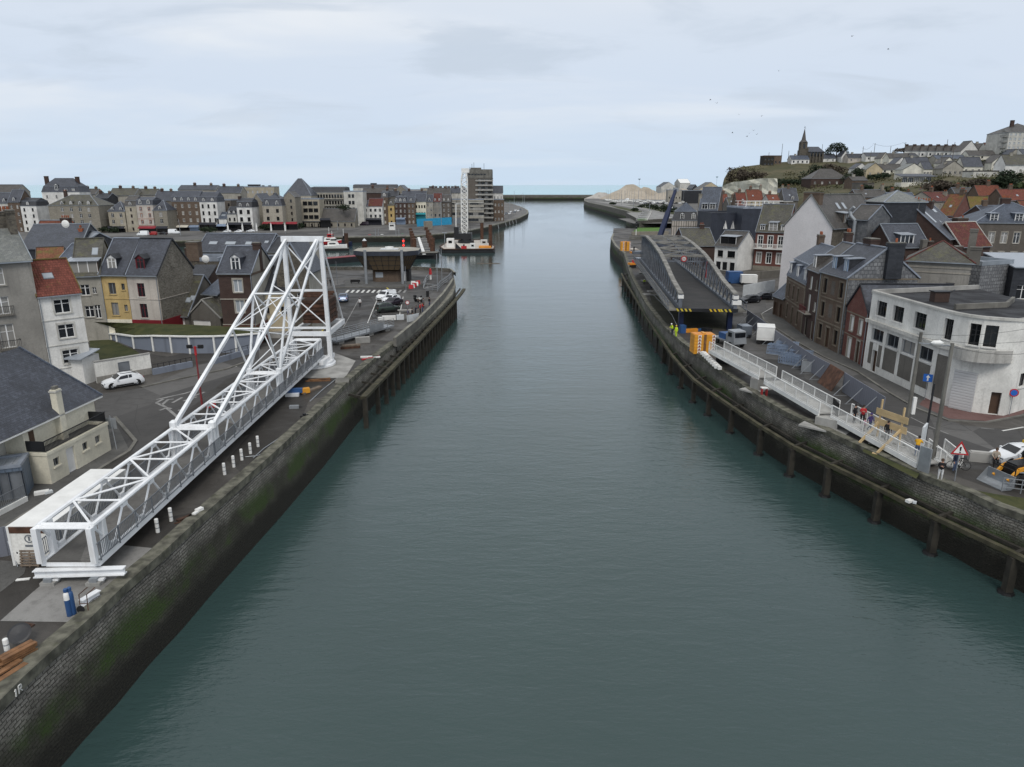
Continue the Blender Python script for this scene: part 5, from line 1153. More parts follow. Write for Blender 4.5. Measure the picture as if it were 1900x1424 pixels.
house('back_house','house with a bright red tile roof behind the tall grey house',a,b,h,9,'cladding_black','gx',4.6,'tile_orange',[(7.0,1.6,1.1,[.85],'w')],chim=[(.98,.5,1.9,1.0,.6,'brick_dark',4)],sky=[(.88,.6,.8,.7)],ridge='zinc')
a,b,h=HE(68,484,118,482,8.5)
house('back_house','house with a brown red mossy tile roof just behind the white house',a,b,h,7,'plaster_dark','gx',1.9,'tile_moss',[],ridge='slate_brown')
a,b,h=HE(147,461,194,446,9.6)
house('back_house','house with black slate hung gable and slate roof left of the yellow house',a,b,h,10,'cladding_black','gy',4.0,'slate',[],ridge='zinc',chim=[(.35,.1,1.2,.7,.6,'terracotta',3)])
a,b,h=HE(104,449,147,458,9.6)
r=house('back_house','dark clad house with pale ribbed roof and a satellite dish on its chimney',a,b,h,8,'cladding_black','gx',2.4,'standing_seam',[(6.5,1.6,1.0,[.2],'w')],chim=[(.1,.4,2.0,.9,1.8,'brick_dark',5),(.35,-.1,1.6,1.0,.6,'plaster_greige',0)],sky=[(.8,.5,1.2,1.2)])
def dish(px,py,Y,label,s=.55):
 c=A(px,py,Y);mb=MB();mb.lathe([(0,.12),(s*.6,.07),(s,-.05)],(0,0,0),'white_paint',16,'y');mb.tube((0,.05,0),(0,.4,-.9),.04,'galvanised',6);tag(mb.obj('satellite_dish',None,c),label,'dish')
dish(121,416,140,'white satellite dish on the chimney behind the red tile roof',.75);dish(333,474,116,'left of two white dishes, beside the flint gable',.6);dish(381,481,112,'right of two white dishes, on the dark stone house',.6)
a,b,h=HE(404,507,466,507,10)
house('brick_house','narrow dark brick house with white dormer behind the footbridge',a,b,h,9,'brick_dark','gx',3.1,'slate',[(7.4,1.7,1.2,[.56],'p'),(4.6,1.7,1.2,[.56],'p')],trim='stone_trim',surround=True,sidewall='plaster_greige',band=[(h-.35,.3,'brick_brown'),(6.4,.12,'stone_trim'),(-.1,2.9,'brick_red'),(2.9,.1,'stone_trim')],dorm=[(.52,1.25,1.7,'w',.35,'gab')],chim=[(.93,.45,1.0,.7,.9,'brick_dark',0)],ridge='lead',pipe=[.98])
a,b,h=HB(476,629,541,627,541)
house('yellow_house','pale yellow house with dark slate roof behind the bridge pylon',a,b,h,13,'plaster_buff','gx',4.2,'slate_dark',[(3.6,.9,.9,[.35],'n'),(3.4,1.2,.9,[.86],'n')],side='R',sidewall='brick_red',swin=[(3.3,1.6,.9,5,'w'),(.4,1.8,.9,5,'w')],base=('concrete',1.0))
a,b,h=HE(366,466.5,496,467.5,9.6)
house('long_house','long low house with four skylights in its slate roof before the basin',a,b,h,9,'flint_dark','gx',2.8,'slate',[],sky=[(.17,.42,1.6,.9),(.42,.42,2.0,.9),(.68,.42,1.2,.9),(.93,.5,.8,.7)])
a,b,h=HE(497,467.5,560,468.5,9.6)
house('long_house','slate roofed extension of the long house behind the bridge top',a,b,h,9,'plaster_greige','gx',2.3,'slate_dark',[])
a,b,h=HE(336,484,405,484,9.2)
house('stone_house','dark stone house with flat roof and square chimney between the slate roofs',a,b,h,7,'flint_dark','flat',0,'slate',[(6.5,1.2,1.0,[.75],'w')],chim=[(.34,.1,2.0,1.6,3.0,'brick_brown',0),(.08,.3,.9,.9,1.9,'brick_dark',2)])
a,b,h=HE(336,533,376,533,6.4)
house('outbuilding','slate outbuilding with one roof window beside the flint gable',a,b,h,6,'brick_dark','shed',2.6,'slate_dark',[])
a,b,h=HE(300,584.5,349,586,2.9)
house('garage_house','low building with a white garage door under a grey mossy slate roof',a,b,h,10,'plaster_dark','gx',5.2,'slate_moss',[(.2,2.3,3.4,[.45],'s')],ridge='lead',sky=[(.62,.55,.8,1.6),(.82,.35,.9,.9),(.95,.4,.9,.9)])
a,b,h=HE(350,587,408,590,2.7)
house('garage_house','low garage with a dark green mossy gable roof beside the brick house',a,b,h,8,'plaster_dark','gy',2.4,'slate_moss',[(.2,2.0,3.0,[.4],'s')],ridge='concrete')
a,b,h=HE(376,546,405,548,5.6)
house('outbuilding','pale slate lean to roof against the dark brick house',a,b,h,7,'plaster_dark','shed',3.4,'slate_blue',[])
a,b,h=HE(512,505,572,505,9.5)
house('stone_house','grey stone gabled house partly hidden by the bridge stays',a,b,h,8,'flint_dark','gy',4,'slate',[(5,1.5,1,[.7],'w')],sidewall='plaster_greige')
# control tower
c=G(722,521);ct=thing('control_tower','harbour control building with inverted glazed storey on a brick base','control tower',c,radians(2))
def octo(w,d,ch):return[(-w+ch,-d),(w-ch,-d),(w,-d+ch),(w,d-ch),(w-ch,d),(-w+ch,d),(-w,d-ch),(-w,-d+ch)]
mb=MB();mb.prism(octo(3.4,3,1),0,2.6,'brick_brown');mb.bb(-2.6,-.9,-3.05,-2.9,1.1,2.3,'glass_pale');mb.obj('brick_base',ct)
mb=MB();mb.bb(3.45,5.0,-2,2,0,2.6,'black');mb.bb(3.6,4.2,-2.06,-2.0,.2,2.4,'white_paint');mb.obj('entrance',ct)
lo,hi=octo(5.0,4,2.0),octo(7.0,5.4,2.6);mb=MB();mb.grid([[(x,y,2.9)for x,y in lo],[(x,y,6.2)for x,y in hi]],'glass_bronze',True);mb.poly([(x,y,2.9)for x,y in lo],'dark_steel');mb.obj('glazing',ct)
mb=MB()
for i in range(8):
 for k in range(5):
  f=k/5;p0=Vector((*lo[i],2.9)).lerp(Vector((*lo[(i+1)%8],2.9)),f);p1=Vector((*hi[i],6.2)).lerp(Vector((*hi[(i+1)%8],6.2)),f);mb.bar(p0*1.004,p1*1.004,.09 if k else.16,.09,'dark_steel')
 for g in(.33,.66):
  u=lambda j:Vector((lo[j][0]+(hi[j][0]-lo[j][0])*g,lo[j][1]+(hi[j][1]-lo[j][1])*g,2.9+3.3*g));mb.bar(u(i),u((i+1)%8),.07,.07,'dark_steel')
mb.obj('mullion',ct)
mb=MB();mb.prism(octo(7.3,5.7,2.6),6.2,7.2,'cladding_blue','plaster_greige');mb.obj('roof',ct)
mb=MB();mb.lathe([(1.0,7.2),(1.0,7.75),(.6,7.8),(0,7.8)],(.4,0,0),'white_paint',16);mb.bb(-1.6,2.4,-1.4,1.4,7.203,7.32,'tarp');mb.obj('roof_vent',ct)
for x in(-4.2,3.9):mb=MB();mb.tube((x,-6.3,0),(x,-6.3,7.6),.32,'galvanised',12);mb.obj('column',ct)
# vehicles, people and street things of the left bank
carpx('hatch','car_white','white car with black side trim parked by the low cream wall',196,722,262,711)
carpx('van','car_white','small white van parked first in the row by the control tower',700,560,733,553,cat='van')
carpx('hatch','car_white','white hatchback squeezed between the white van and the plum car',710,565,742,557.5)
carpx('sedan','car_plum','dark plum car parked behind the green car',712,571,745,563)
carpx('suv','car_green','dark green off roader parked nearest in the row by the control tower',738,577,700,581)
carpx('hatch','car_blue','grey blue car beside the footbridge counterweight',640,551,635,568)
P=[(668,571,'walk','cloth_white','cloth_black','person in white top and dark trousers walking across the open square',.2),(607,531,'stand','cloth_black','cloth_black','left of two dark figures standing by the basin wall',2),(614,531,'stand','cloth_black','cloth_black','right of two dark figures standing by the basin wall',3),(797,569,'stand','cloth_black','cloth_jeans','person in black jacket alone by the curved parapet',1),(776,572,'phone','cloth_black','cloth_grey','bystander in black behind the two red coats at the parapet',1.4),(786,571,'stand','cloth_grey','cloth_black','bystander in grey coat at the parapet',1.2),(780,581,'stand','cloth_red','cloth_black','bystander in a red coat and black trousers at the parapet',1.3),(784,580,'phone','cloth_red','cloth_jeans','bystander in a red coat and blue trousers at the parapet',1.3),(771,586,'lean','cloth_navy','cloth_black','bystander in navy leaning on the parapet',1.5),(765,591,'stand','cloth_black','cloth_black','bystander in black nearest the white screen',1.5),(757,592,'stand','cloth_purple','cloth_black','bystander in purple nearest the round red sign',1.8)]
for x,y,ps,tp,lg,lb,rz in P:person(lb,G(x,y),rz,ps,tp,lg)
def bicycle(label,loc,rz,m='dark_steel',group=None):
 r=thing('bicycle',label,'bicycle',loc,rz,group);mb=MB()
 for x in(-.53,.53):
  w_=MB();n=24
  for k in range(n):a0,a1=2*pi*k/n,2*pi*(k+1)/n;w_.tube((x+.345*cos(a0),0,.35+.345*sin(a0)),(x+.345*cos(a1),0,.35+.345*sin(a1)),.024,'rubber',5)
  for k in range(8):a0=pi*k/8;w_.tube((x+.33*cos(a0),0,.35+.33*sin(a0)),(x-.33*cos(a0),0,.35-.33*sin(a0)),.005,'galvanised',4)
  w_.obj('wheel',r)
 for p,q in(((-.53,.35),(-.38,.95)),((-.4,.85),(.15,.82)),((-.42,.8),(.02,.3)),((.02,.3),(.18,.92)),((.15,.82),(.53,.35)),((.02,.3),(.53,.35))):mb.tube((p[0],0,p[1]),(q[0],0,q[1]),.022,m,6)
 mb.obj('frame',r);MB().tube((-.4,-.3,1.02),(-.4,.3,1.02),.016,'black',6).tube((-.38,0,.94),(-.4,0,1.02),.016,'black',6).obj('handlebar',r);MB().box((.2,0,.96),(.26,.13,.07),'black').obj('saddle',r);MB().tube((.02,-.12,.3),(.02,.12,.3),.09,'black',8).obj('crank',r)
 return r
bicycle('black bicycle parked behind the dark green off roader',G(700,590),.4)
mc=thing('motorbike','white and dark motorbike with panniers near the bull nose','motorbike',G(777,561),radians(150))
for x in(-.7,.7):mb=MB();mb.lathe([(.2,-.07),(.32,-.07),(.32,.07),(.2,.07)],(x,0,.32),'rubber',16,'y');mb.obj('wheel',mc)
mb=MB();mb.bar((-.6,0,.75),(.5,0,.7),.3,.35,'white_paint');mb.bar((-.7,0,.32),(-.45,0,1.0),.1,.1,'black');mb.bar((-.2,0,.45),(.4,0,.4),.3,.35,'black');mb.obj('frame',mc);MB().bar((-.05,0,.9),(.75,0,.92),.3,.12,'black').obj('saddle',mc);MB().bar((-.45,-.4,1.08),(-.45,.4,1.08),.04,.04,'black').box((-.6,0,1.1),(.1,.4,.3),'glass_dark').obj('handlebar',mc)
for y in(-.35,.35):MB().box((.6,y,.7),(.5,.25,.4),'black').obj('pannier',mc)
MB().box((.85,0,1.1),(.4,.45,.35),'black').obj('top_box',mc)
for i,(x,y,c_,lb)in enumerate([(763,536,'red_paint','red plastic barrier block nearest the square'),(766,535,'white_paint','white plastic barrier block nearest the square'),(769,532.5,'red_paint','red plastic barrier block in the middle of the row'),(772,530.5,'white_paint','white plastic barrier block in the middle of the row'),(775.5,528,'red_paint','red plastic barrier block at the far end of the row'),(767,529,'white_paint','white plastic barrier block set behind the row')]):
 mb=MB();mb.hexa([(-.5,-.25,0),(.5,-.25,0),(.5,.25,0),(-.5,.25,0)],[(-.48,-.09,.85),(.48,-.09,.85),(.48,.09,.85),(-.48,.09,.85)],c_);tag(mb.obj('barrier_block',None,G(x,y),R.uniform(-.6,1.2)),lb,'barrier','red and white plastic barriers')
def roundsign(label,px,py,h,ring='red_paint',face='white_paint',r=.35,rz=0):
 s=thing('road_sign',label,'road sign',G(px,py),rz);MB().tube((0,0,0),(0,0,h),.035,'galvanised',6).obj('post',s)
 mb=MB();mb.lathe([(0,.05),(r,.05),(r,.03),(0,.03)],(0,0,h-r*.6),ring,20,'y');mb.lathe([(0,.06),(r*.72,.06),(r*.72,.052),(0,.052)],(0,0,h-r*.6),face,20,'y');mb.obj('disc',s);return s
roundsign('round red and white sign on a post before the parapet',757.5,601,3.6,r=.32)
p,q=G(624,634,.6),G(731,604,.7);v=q-p;rp=thing('access_ramp','grey access ramp with tubular railings leading to the footbridge','ramp',(p.x,p.y,0),atan2(v.y,v.x));Lr=v.length
mb=MB();mb.bb(0,Lr,0,1.9,.45,.7,'galvanised');mb.obj('deck',rp)
for y in(0,1.9):
 mb=MB()
 for z in(.95,1.2,1.45,1.75):mb.bar((0,y,z),(Lr,y,z),.05,.05,'galvanised')
 for k in range(9):mb.bar((Lr*k/8,y,.6),(Lr*k/8,y,1.8),.06,.06,'galvanised')
 mb.obj('railing',rp)
[MB().bb(Lr*f-.5,Lr*f+.5,.2,1.7,0,.45,'concrete').obj('support',rp)for f in(.1,.45,.6,.9)];MB().bb(Lr*.55,Lr*.8,-.06,-.03,.7,1.6,'galvanised').obj('side_panel',rp)
debris('barrier_wall','white concrete barrier blocks behind the access ramp','barrier',(722,594),[(0,0,0,2.2,.5,.7,'white_paint',.1),(1.8,.3,0,1.2,.5,.8,'tarp',.2),(-1.4,-.3,0,.7,.6,.5,'white_paint',.4)])
debris('screen_panel','white curved screen panel standing at the parapet','screen',(762,598),[(0,0,.1,1.6,.06,1.1,'tarp',.9),(.8,1.0,.1,1.4,.06,1.1,'tarp',1.1)])
debris('bench','grey stone bench seen behind the green off roader','bench',(752,580),[(0,0,.35,2.6,.7,.12,'concrete',.1),(-.9,0,0,.3,.6,.35,'concrete',.1),(.9,0,0,.3,.6,.35,'concrete',.1)])
debris('litter_bin','black litter bin near the curved parapet','bin',(793.5,551),[(0,0,0,.55,.55,1.1,'black',.2),(0,0,1.1,.62,.62,.1,'dark_steel',.2)])
debris('bench','dark bench on the pavement left of the control tower','bench',(659,527),[(0,0,.4,2.2,.5,.1,'black',0),(-.8,0,0,.1,.4,.4,'black',0),(.8,0,0,.1,.4,.4,'black',0),(0,.25,.5,2.2,.08,.4,'black',0)])
fn=thing('site_fence','open metal site fence panels around the steps at the bull nose','fence',(0,0,0));mb=MB()
fp=[G(x,y)for x,y in[(785,537),(812,540),(818,532),(832,522),(838,515)]]+[G(785,537),G(792,522),G(800,516)]
for a_,b_ in list(zip(fp[:5],fp[1:5]))+list(zip(fp[5:],fp[6:])):
 for z in(.2,.65,1.1,1.3):mb.bar(a_+Vector((0,0,z)),b_+Vector((0,0,z)),.06,.06,'galvanised')
 for f in(0,.33,.66,1):c=a_.lerp(b_,f);mb.bar(c,c+Vector((0,0,1.4)),.07,.07,'galvanised')
mb.obj('rails',fn);mb=MB();mb.bar(fp[0]+Vector((0,0,.2)),fp[1]+Vector((0,0,1.2)),.05,.05,'white_paint');mb.bar(fp[0]+Vector((0,0,.2)),fp[6]+Vector((0,0,1.2)),.05,.05,'white_paint');mb.obj('brace',fn)
pole('lamp_post','tall slim grey mast nearer the square at the bull nose','mast',G(812,541),Zr(472,G(812,541).y),.1,'galvanised');pole('lamp_post','tall slim grey mast with a box at the tip of the bull nose','mast',G(820,520),Zr(462,G(820,520).y),.1,'galvanised')
pole('lamp_post','short dark lamp post with white base before the control tower','lamp post',G(753.5,541),5.2,.09,'grey_steel');pole('lamp_post','thin lamp post behind the footbridge counterweight','lamp post',G(626,527),5,.07,'grey_steel')
mb=MB();mb.tube((0,0,0),(0,0,1.2),.25,'white_paint',8);mb.tube((0,0,1.2),(0,0,2.6),.4,'red_paint',8,.2);tag(mb.obj('marker_post',None,G(799,519)),'red topped navigation marker post at the point','marker')
fl=[G(x,y,-1.5)for x,y in[(674,739),(700,712),(738,673),(775,634),(810,596),(838,566),(855,546),(861,537)]]
fd=thing('timber_fender','mossy timber fender walkway along the left bull nose wall','fender',(0,0,0));mb=MB()
for a_,b_ in zip(fl,fl[1:]):mb.bar(a_,b_,.7,.35,'moss_timber');mb.bar(a_+Vector((-.9,0,.1)),b_+Vector((-.9,0,.1)),.3,.25,'old_timber')
mb.obj('walkway',fd);mb=MB();lens=[0]
for a_,b_ in zip(fl,fl[1:]):lens.append(lens[-1]+(b_-a_).length)
def along(pts,lens,s):
 for i in range(len(pts)-1):
  if s<=lens[i+1]+1e-6:return pts[i].lerp(pts[i+1],(s-lens[i])/(lens[i+1]-lens[i]))
 return pts[-1]
s=0;k=0;sp2=[.2,5.5,9.5,13,16,19,22]+[25+2.6*i for i in range(18)]
for s in sp2:
 if s>lens[-1]:break
 c=along(fl,lens,s);pm=MB();pm.box((c.x+.12,c.y,(WZ-1-1.55)/2),(.5,.5,-1.55-WZ+1),'old_timber');pm.obj('pile',fd)
 MB().bar(c,c+Vector((-1.7,0,.35)),.2,.25,'old_timber').obj('tie_beam',fd)
 # the old town across the inner basin
def fh(x0,x1,Y,row,wall,roof,rise,rm,cols,rows,st,label,z=None,skew=0,d=11,ww=1.0,wh=1.7,nm='town_house',cat='house',g0=.8,**k):
 if z is None:z=TZ0;Y*=1.111
 a,b,h=HY(x0,x1,Y,row,z,skew)
 fl=(h-g0*0-.6)/rows if rows else 3;win=[]
 for i in range(rows):
  win.append((i*fl+(.95 if i else.6),min(wh,fl-1.2),ww,cols,st))
 return house(nm,label,a,b,h,d,wall,roof,rise,rm,win,cat=cat,group=k.pop('group',None),**k)
S1,S2='slate','slate_dark'
D=lambda n,w=1.3,h=1.5,st='w',z=.5,kd='gab':[((i+.5)/n,w,h,st,z,kd)for i in range(n)]
fh(-30,14,345,377,'plaster_offwhite','gx',5,S1,4,4,'w','cream apartment house at the far left edge across the basin',dorm=D(3))
fh(14.2,36,343,375,'brick_brown','gx',6,S1,2,4,'w','narrow brown brick house beside the cream one at the far left',dorm=D(1),trim='stone_trim')
fh(36.2,67,343,382.5,'plaster_white','man',4,S2,2,4,'k','white house with dark mansard at the gap showing the sea',dorm=D(1,z=.3),lower=2.4)
fh(-25,32,372,357,'plaster_greige','gx',4,'slate_brown',5,5,'w','tall grey apartment house behind the far left row')
fh(89,182,338,382,'stone_block','hip',5.2,'slate_moss',[.27,.45,.63,.8],4,'w','big stone house with four white dormers in a mossy slate roof',dorm=[(f,1.4,1.6,'w',.4,'gab','slate_moss')for f in(.27,.45,.63,.8)],ww=1.5,wh=2.0,d=16,trim='stone_trim',chim=[(.2,.5,1.6,1,2,'brick_dark',3)],band=[(3.3,.15,'stone_trim'),(6.7,.15,'stone_trim')])
fh(77,147,372,356.5,'plaster_white','man',7.5,S1,4,5,'w','tall house with steep slate roof rising behind the mossy stone house',dorm=[(.4,1.8,2.8,'w',1.0,'gab'),(.65,1.6,1.4,'w',.5,'flat'),(.85,1.6,1.4,'w',.5,'flat')],lower=3,chim=[(.06,.4,2,1.2,1.0,'brick_dark',0),(.85,.5,2,1.2,.7,'brick_dark',0)],kick=1)
fh(200,231,342,393,'plaster_beige','hip',5,S1,2,3,'w','beige house with hipped slate roof and two dormers left of the tall narrow house',dorm=D(2),ww=1.5,wh=2,trim='stone_trim',hipf=1.2)
fh(231.3,252,342,382.5,'plaster_beige','man',5,'slate_brown',1,4,'b','tall narrow beige house with brown roof on the far quay',dorm=D(1,z=.3),lower=2.6,trim='plaster_pinkish')
fh(252.3,283,342,380.5,'plaster_pinkish','man',3.8,S1,2,4,'w','pale beige house with two round dormers on the far quay',dorm=D(2,1.5,1.8),lower=2.4,trim='terracotta',surround=True,band=[(3.2,.2,'terracotta'),(6.6,.2,'terracotta')])
fh(283.3,309,342,391,'stone_block','hip',5,S1,[.55],3,'w','stone house with hipped slate roof before the alley',dorm=[(.5,1.4,1.6,'w',.4,'gab')],ww=1.6,wh=2.2)
fh(318,369.3,352,374,'brick_brown','man',5.3,S1,4,4,'w','wide brown brick house with four dormers on the far quay',dorm=D(4,1.2,1.6,z=.2),lower=2.5,trim='stone_trim',surround=True,band=[(3.4,.2,'stone_trim')])
fh(369.7,402,352,375,'plaster_white','man',5,S1,3,4,'k','white three bay house with slate mansard on the far quay',dorm=D(2,1.3,1.5,z=.2),lower=2.5,ww=1.1,wh=2)
fh(402.5,420.5,352,406,'plaster_white','gx',3,'slate_blue',[.5],1,'w','very small white house with blue slate roof squeezed on the far quay',sky=[(.5,.5,2.2,1.4)])
fh(421,438.5,352,397,'plaster_offwhite','gx',3.2,S2,2,2,'k','small cream house with black roof on the far quay',dorm=D(2,1,1.3,z=.1))
fh(439,467,352,385,'plaster_white','man',4.6,S2,2,3,'k','white two bay house with dark mansard beside the alley',dorm=D(2,1.3,1.7,z=.2),lower=3,ww=1.6,wh=2.2,chim=[(.02,.5,1,3,1,'brick_dark',0)])
fh(400,428,366,372,'brick_grey','flat',0,'zinc',3,4,'k','grey brick block behind the small cream houses')
fh(467.5,486,368,374,'stone_block','gy',4,S1,1,4,'k','tall dim stone house beside the alley',side='L',d=18)
fh(486.5,523,358,382,'stone_pale','man',6.6,S1,2,3,'k','pale stone house with steep slate roof and red awning',dorm=D(2,1.5,2,z=.3),lower=3.5,ww=1.5,wh=2,kick=1,d=14)
fh(526,547,364,366,'stone_block','gy',3,'slate_brown',[.62],5,'n','tall pointed stone gable with a single column of windows')
fh(527,577,388,363.5,'stone_pale','hip',9.6,S1,2,3,'k','stone hall with a very steep slate pyramid roof',d=15,hipf=.9,sky=[])
fh(546,592,378,370,'plaster_beige','flat',0,'concrete',[.42,.63,.84],4,'K','beige flat roofed building with large dark windows below the pyramid roof',ww=2.6,wh=2.2)
r=fh(577,640,402,357,'plaster_greige','man',3.2,S2,12,5,'K','long grey residence with rows of dark balconies on the far quay',lower=2.8,ww=1.2,wh=2.1,d=14)
W_=hypot(*(r.children[0].data.vertices[1].co.xy))
a,b,h=HY(577,640,402*1.111,357,TZ0);W_=(b-a).length
for i in range(1,5):
 mb=MB();z=i*(h-.6)/5;mb.bb(.5,W_-.5,-1.0,-.01,z+.3,z+.5,'plaster_offwhite');mb.bb(.5,W_-.5,-1.0,-.95,z+1.2,z+1.3,'dark_steel');[mb.bb(x,x+.08,-.98,-.94,z+.5,z+1.2,'dark_steel')for x in[.6+j*1.2 for j in range(int(W_/1.2))]];mb.obj('balcony',r)
fh(637,673,396,356,'plaster_offwhite','flat',0,'concrete',[.3,.48],5,'k','plain pale block with few windows at the end of the long residence',ww=1.5,wh=2)
fh(560,658,378,411,'stone_block','gx',6.8,'slate_brown',8,1,'n','long low stone rampart building with a lean to roof on the far quay',d=9,ridge_off=.9,wh=2.2)
fh(659,682.5,403,383,'plaster_white','gx',3.2,S1,3,3,'g','white house with slate roof, left half of the white quay pair',ww=1.3)
fh(683,709,403,383,'plaster_white','gx',4.4,'tile_maroon',3,3,'g','white house with red brown roof, right half of the white quay pair',ww=1.3)
fh(707,719,408,366,'brick_brown','man',3.5,S2,1,4,'l','very narrow tall brown brick house on the far quay',trim='stone_trim',dorm=D(1,1.6,1.8,z=.2),lower=2.6)
fh(719.3,731,408,381,'plaster_yellow','gx',3,'slate_moss',1,3,'n','narrow olive yellow house on the far quay',dorm=D(1,1.5,1.5))
fh(731.3,754.5,410,376,'brick_dark','man',5,S1,3,4,'w','dark brick house with slate mansard and three dormers',dorm=D(3,1.3,1.9,z=.2),lower=3.4,kick=1)
fh(755,769.5,411,376,'brick_brown','gx',3,S1,2,4,'w','brown brick house with pale tall windows beside the cream house',dorm=D(1))
fh(770,790,416,374,'plaster_cream','gx',4.4,S1,4,3,'k','cream house above a teal shop front')
fh(790.3,803,418,374.5,'plaster_greige','gx',4,S1,2,4,'w','narrow greige house right of the teal shop front',dorm=D(1))
fh(803.3,819,420,374.5,'plaster_grey','gx',5,'tile_maroon',2,4,'g','grey house with a red tiled gable roof by the tower',dorm=D(2,1,1.4))
fh(819.3,836,422,374.5,'brick_grey','gx',4,'slate_brown',2,4,'w','grey brown brick house next to the modern low block',dorm=D(2,1,1.4))
fh(836.5,897,432,371,'plaster_greige','flat',0,'concrete',12,4,'g','long modern low block with pale window bands under the tower',ww=2.2,wh=1.9,d=14,band=[(8.2,.5,'plaster_offwhite'),(12.4,.5,'plaster_offwhite'),(4.0,.4,'plaster_offwhite')])
for x0,x1,Y,row,m,lb in[(769,790,415,395,'teal_paint','teal shop front under the cream house'),(318,350,351,418,'cream_frame','cream shop awning under the wide brick house'),(352,370,351,418,'blue_steel','grey blue shop front under the wide brick house'),(370,402,351,413,'awning_dark','dark awning under the white three bay house'),(403,421,350,416,'blue_steel','grey blue awning under the very small white house'),(421,467,350,413,'awning_dark','long dark awning under the white two bay house'),(488,526,356,412,'awning_red','long red awning under the pale stone house'),(531,552,360,412,'awning_red','red awning left of the rampart building'),(258,290,340,420,'awning_red','dark red awning under the pale beige house'),(291,312,340,420,'awning_dark','black awning under the stone house by the alley'),(660,708,401,405,'awning_dark','black shop front band under the white quay pair'),(735,752,408,404,'blue_steel','blue grey shop front under the dark brick house'),(594,613,377,405,'awning_dark','black canopy on the rampart building'),(200,232,339,420,'awning_dark','dark terrace awning under the beige hipped house')]:
 Y*=1.111;a=A(x0,row,Y);b=A(x1,row,Y);Lx=b.x-a.x;mb=MB();mb.slab([(0,-2,-1.0),(Lx,-2,-1.0),(Lx,-.05,0),(0,-.05,0)],.15,m);mb.bb(0,Lx,-.35,-.06,TZ0-a.z,-1.1,m if 'front' in lb else 'glass_dark');tag(mb.obj('awning',None,(a.x,Y,a.z)),lb,'awning')
c0=A(868,400,489);c1=A(887,400,489);c2=A(914,400,493);zt=Zr(316,489)-TZ0
tw=thing('apartment_tower','tall apartment tower with stacked balconies and antennas at the harbour mouth','tower',(c0.x,489,TZ0));w1=c1.x-c0.x;w2=c2.x-c0.x
mb=MB();mb.bb(0,w1,0,14,0,zt,'brick_grey');mb.bb(w1+.01,w2,1.2,15,0,zt,'plaster_dark');mb.bb(-.2,w2+.2,-.2,15.2,zt-5.5,zt-4.9,'plaster_dark');mb.bb(.1,w2-.1,-.05,15,zt-4.8,zt+.5,'concrete_dark');mb.obj('wall',tw)
for i in range(9):
 z=2.2+i*(zt-7.5)/8.6;mb=MB();mb.bb(w1-1.5,w2+.6,-.6,1.15,z,z+.22,'plaster_offwhite');mb.bb(w1-1.5,w2+.6,-.6,-.5,z+.22,z+1.0,'concrete');mb.obj('balcony',tw)
 for k in range(4):link(win_mesh(1.6,1.9,'k' if k%2 else 'w'),'window',tw,(w1+1.2+k*(w2-w1-2)/3.4,1.16,z+.4))
for k in range(6):link(win_mesh(1.6,.9,'K'),'window',tw,(1.5+k*2,-.1,zt-3.2))
mb=MB();[mb.tube((x,5,zt),(x,5,zt+h_),.12,'dark_steel',5)for x,h_ in((3,4),(4.3,5),(11,4.4),(1.5,2))];mb.bb(2,9,3,9,zt+.5,zt+1.6,'plaster_dark');mb.obj('antenna',tw)
fh(914.5,933,452,358,'plaster_white','gx',4.4,S1,3,4,'w','white and slate house right of the tower',d=9)
fh(916,935,446,371,'brick_brown','flat',0,'slate_brown',3,3,'w','brown brick block at the foot of the tower',d=6)
for x0,x1,Y,row,wl_,rf,rs,rm_,cl,rw_,lb in[(147,176,390,361,'plaster_greige','gx',3,'slate_brown',3,2,'low brown roofed house left of the distant slate roofs'),(176,200,380,368,'cladding_black','gx',2.5,S2,2,2,'black clad house behind the mossy stone house'),(202,250,395,363,'plaster_greige','gx',4,'slate_moss',3,2,'broad slate and moss roofed house in the back row'),(252,288,400,362,'plaster_grey','gx',3.4,'slate_moss',3,2,'mossy roofed house in the back row behind the pale beige house'),(286,318,385,372,'plaster_dark','gx',5,S1,2,2,'slate roofed house behind the alley'),(330,400,410,352,'plaster_grey','gx',2.4,S1,4,2,'long slate ridge behind the brick mansard'),(402,446,400,358,'plaster_greige','gx',3.6,S1,3,2,'slate house behind the white quay houses'),(672,728,440,358,'brick_dark','gx',3,'slate_brown',4,2,'dark roof behind the narrow brick house'),(708,738,430,364,'plaster_dark','gx',3,S2,2,2,'black roof behind the olive house'),(745,790,440,365,'plaster_greige','gx',3.4,S1,3,2,'slate roof behind the cream house'),(792,835,455,362,'plaster_grey','gx',4.4,'slate_brown',3,2,'brown roof behind the red tiled gable'),(832,866,470,358,'plaster_offwhite','gx',3,S1,3,2,'slate house left of the tower top')]:
 fh(x0,x1,Y,row,wl_,rf,rs,rm_,cl,rw_,'w',lb,chim=[(.1+.3*R.random(),.5,1.6,.9,1.4,'brick_dark',3),(.8,.5,1.4,.9,1.2,'brick_brown',2)])
fh(446,508,440,347.5,'plaster_beige','flat',0,'concrete',7,5,'p','beige flat roofed apartment block in the back row',band=[(h_,.4,'plaster_offwhite')for h_ in(5,8.6,12.2)],chim=[(.35,.4,7,5,1.6,'slate_dark',0),(.6,.5,1.5,1.5,1,'brick_dark',0),(.8,.5,1.5,1.5,1,'brick_dark',0)])
fh(655,735,470,349,'plaster_offwhite','man',2.4,S2,10,4,'k','long white and slate residence on the skyline',lower=2.0,chim=[(.45,.5,4,3,.8,S2,0)])
fh(728,758,450,357,'stone_block','gy',4.5,S1,[],0,'w','stone church like gable on the skyline',d=20)
fh(757,782,480,353,'plaster_pinkish','flat',0,'concrete',4,4,'w','small pale block on the skyline left of the long beige block')
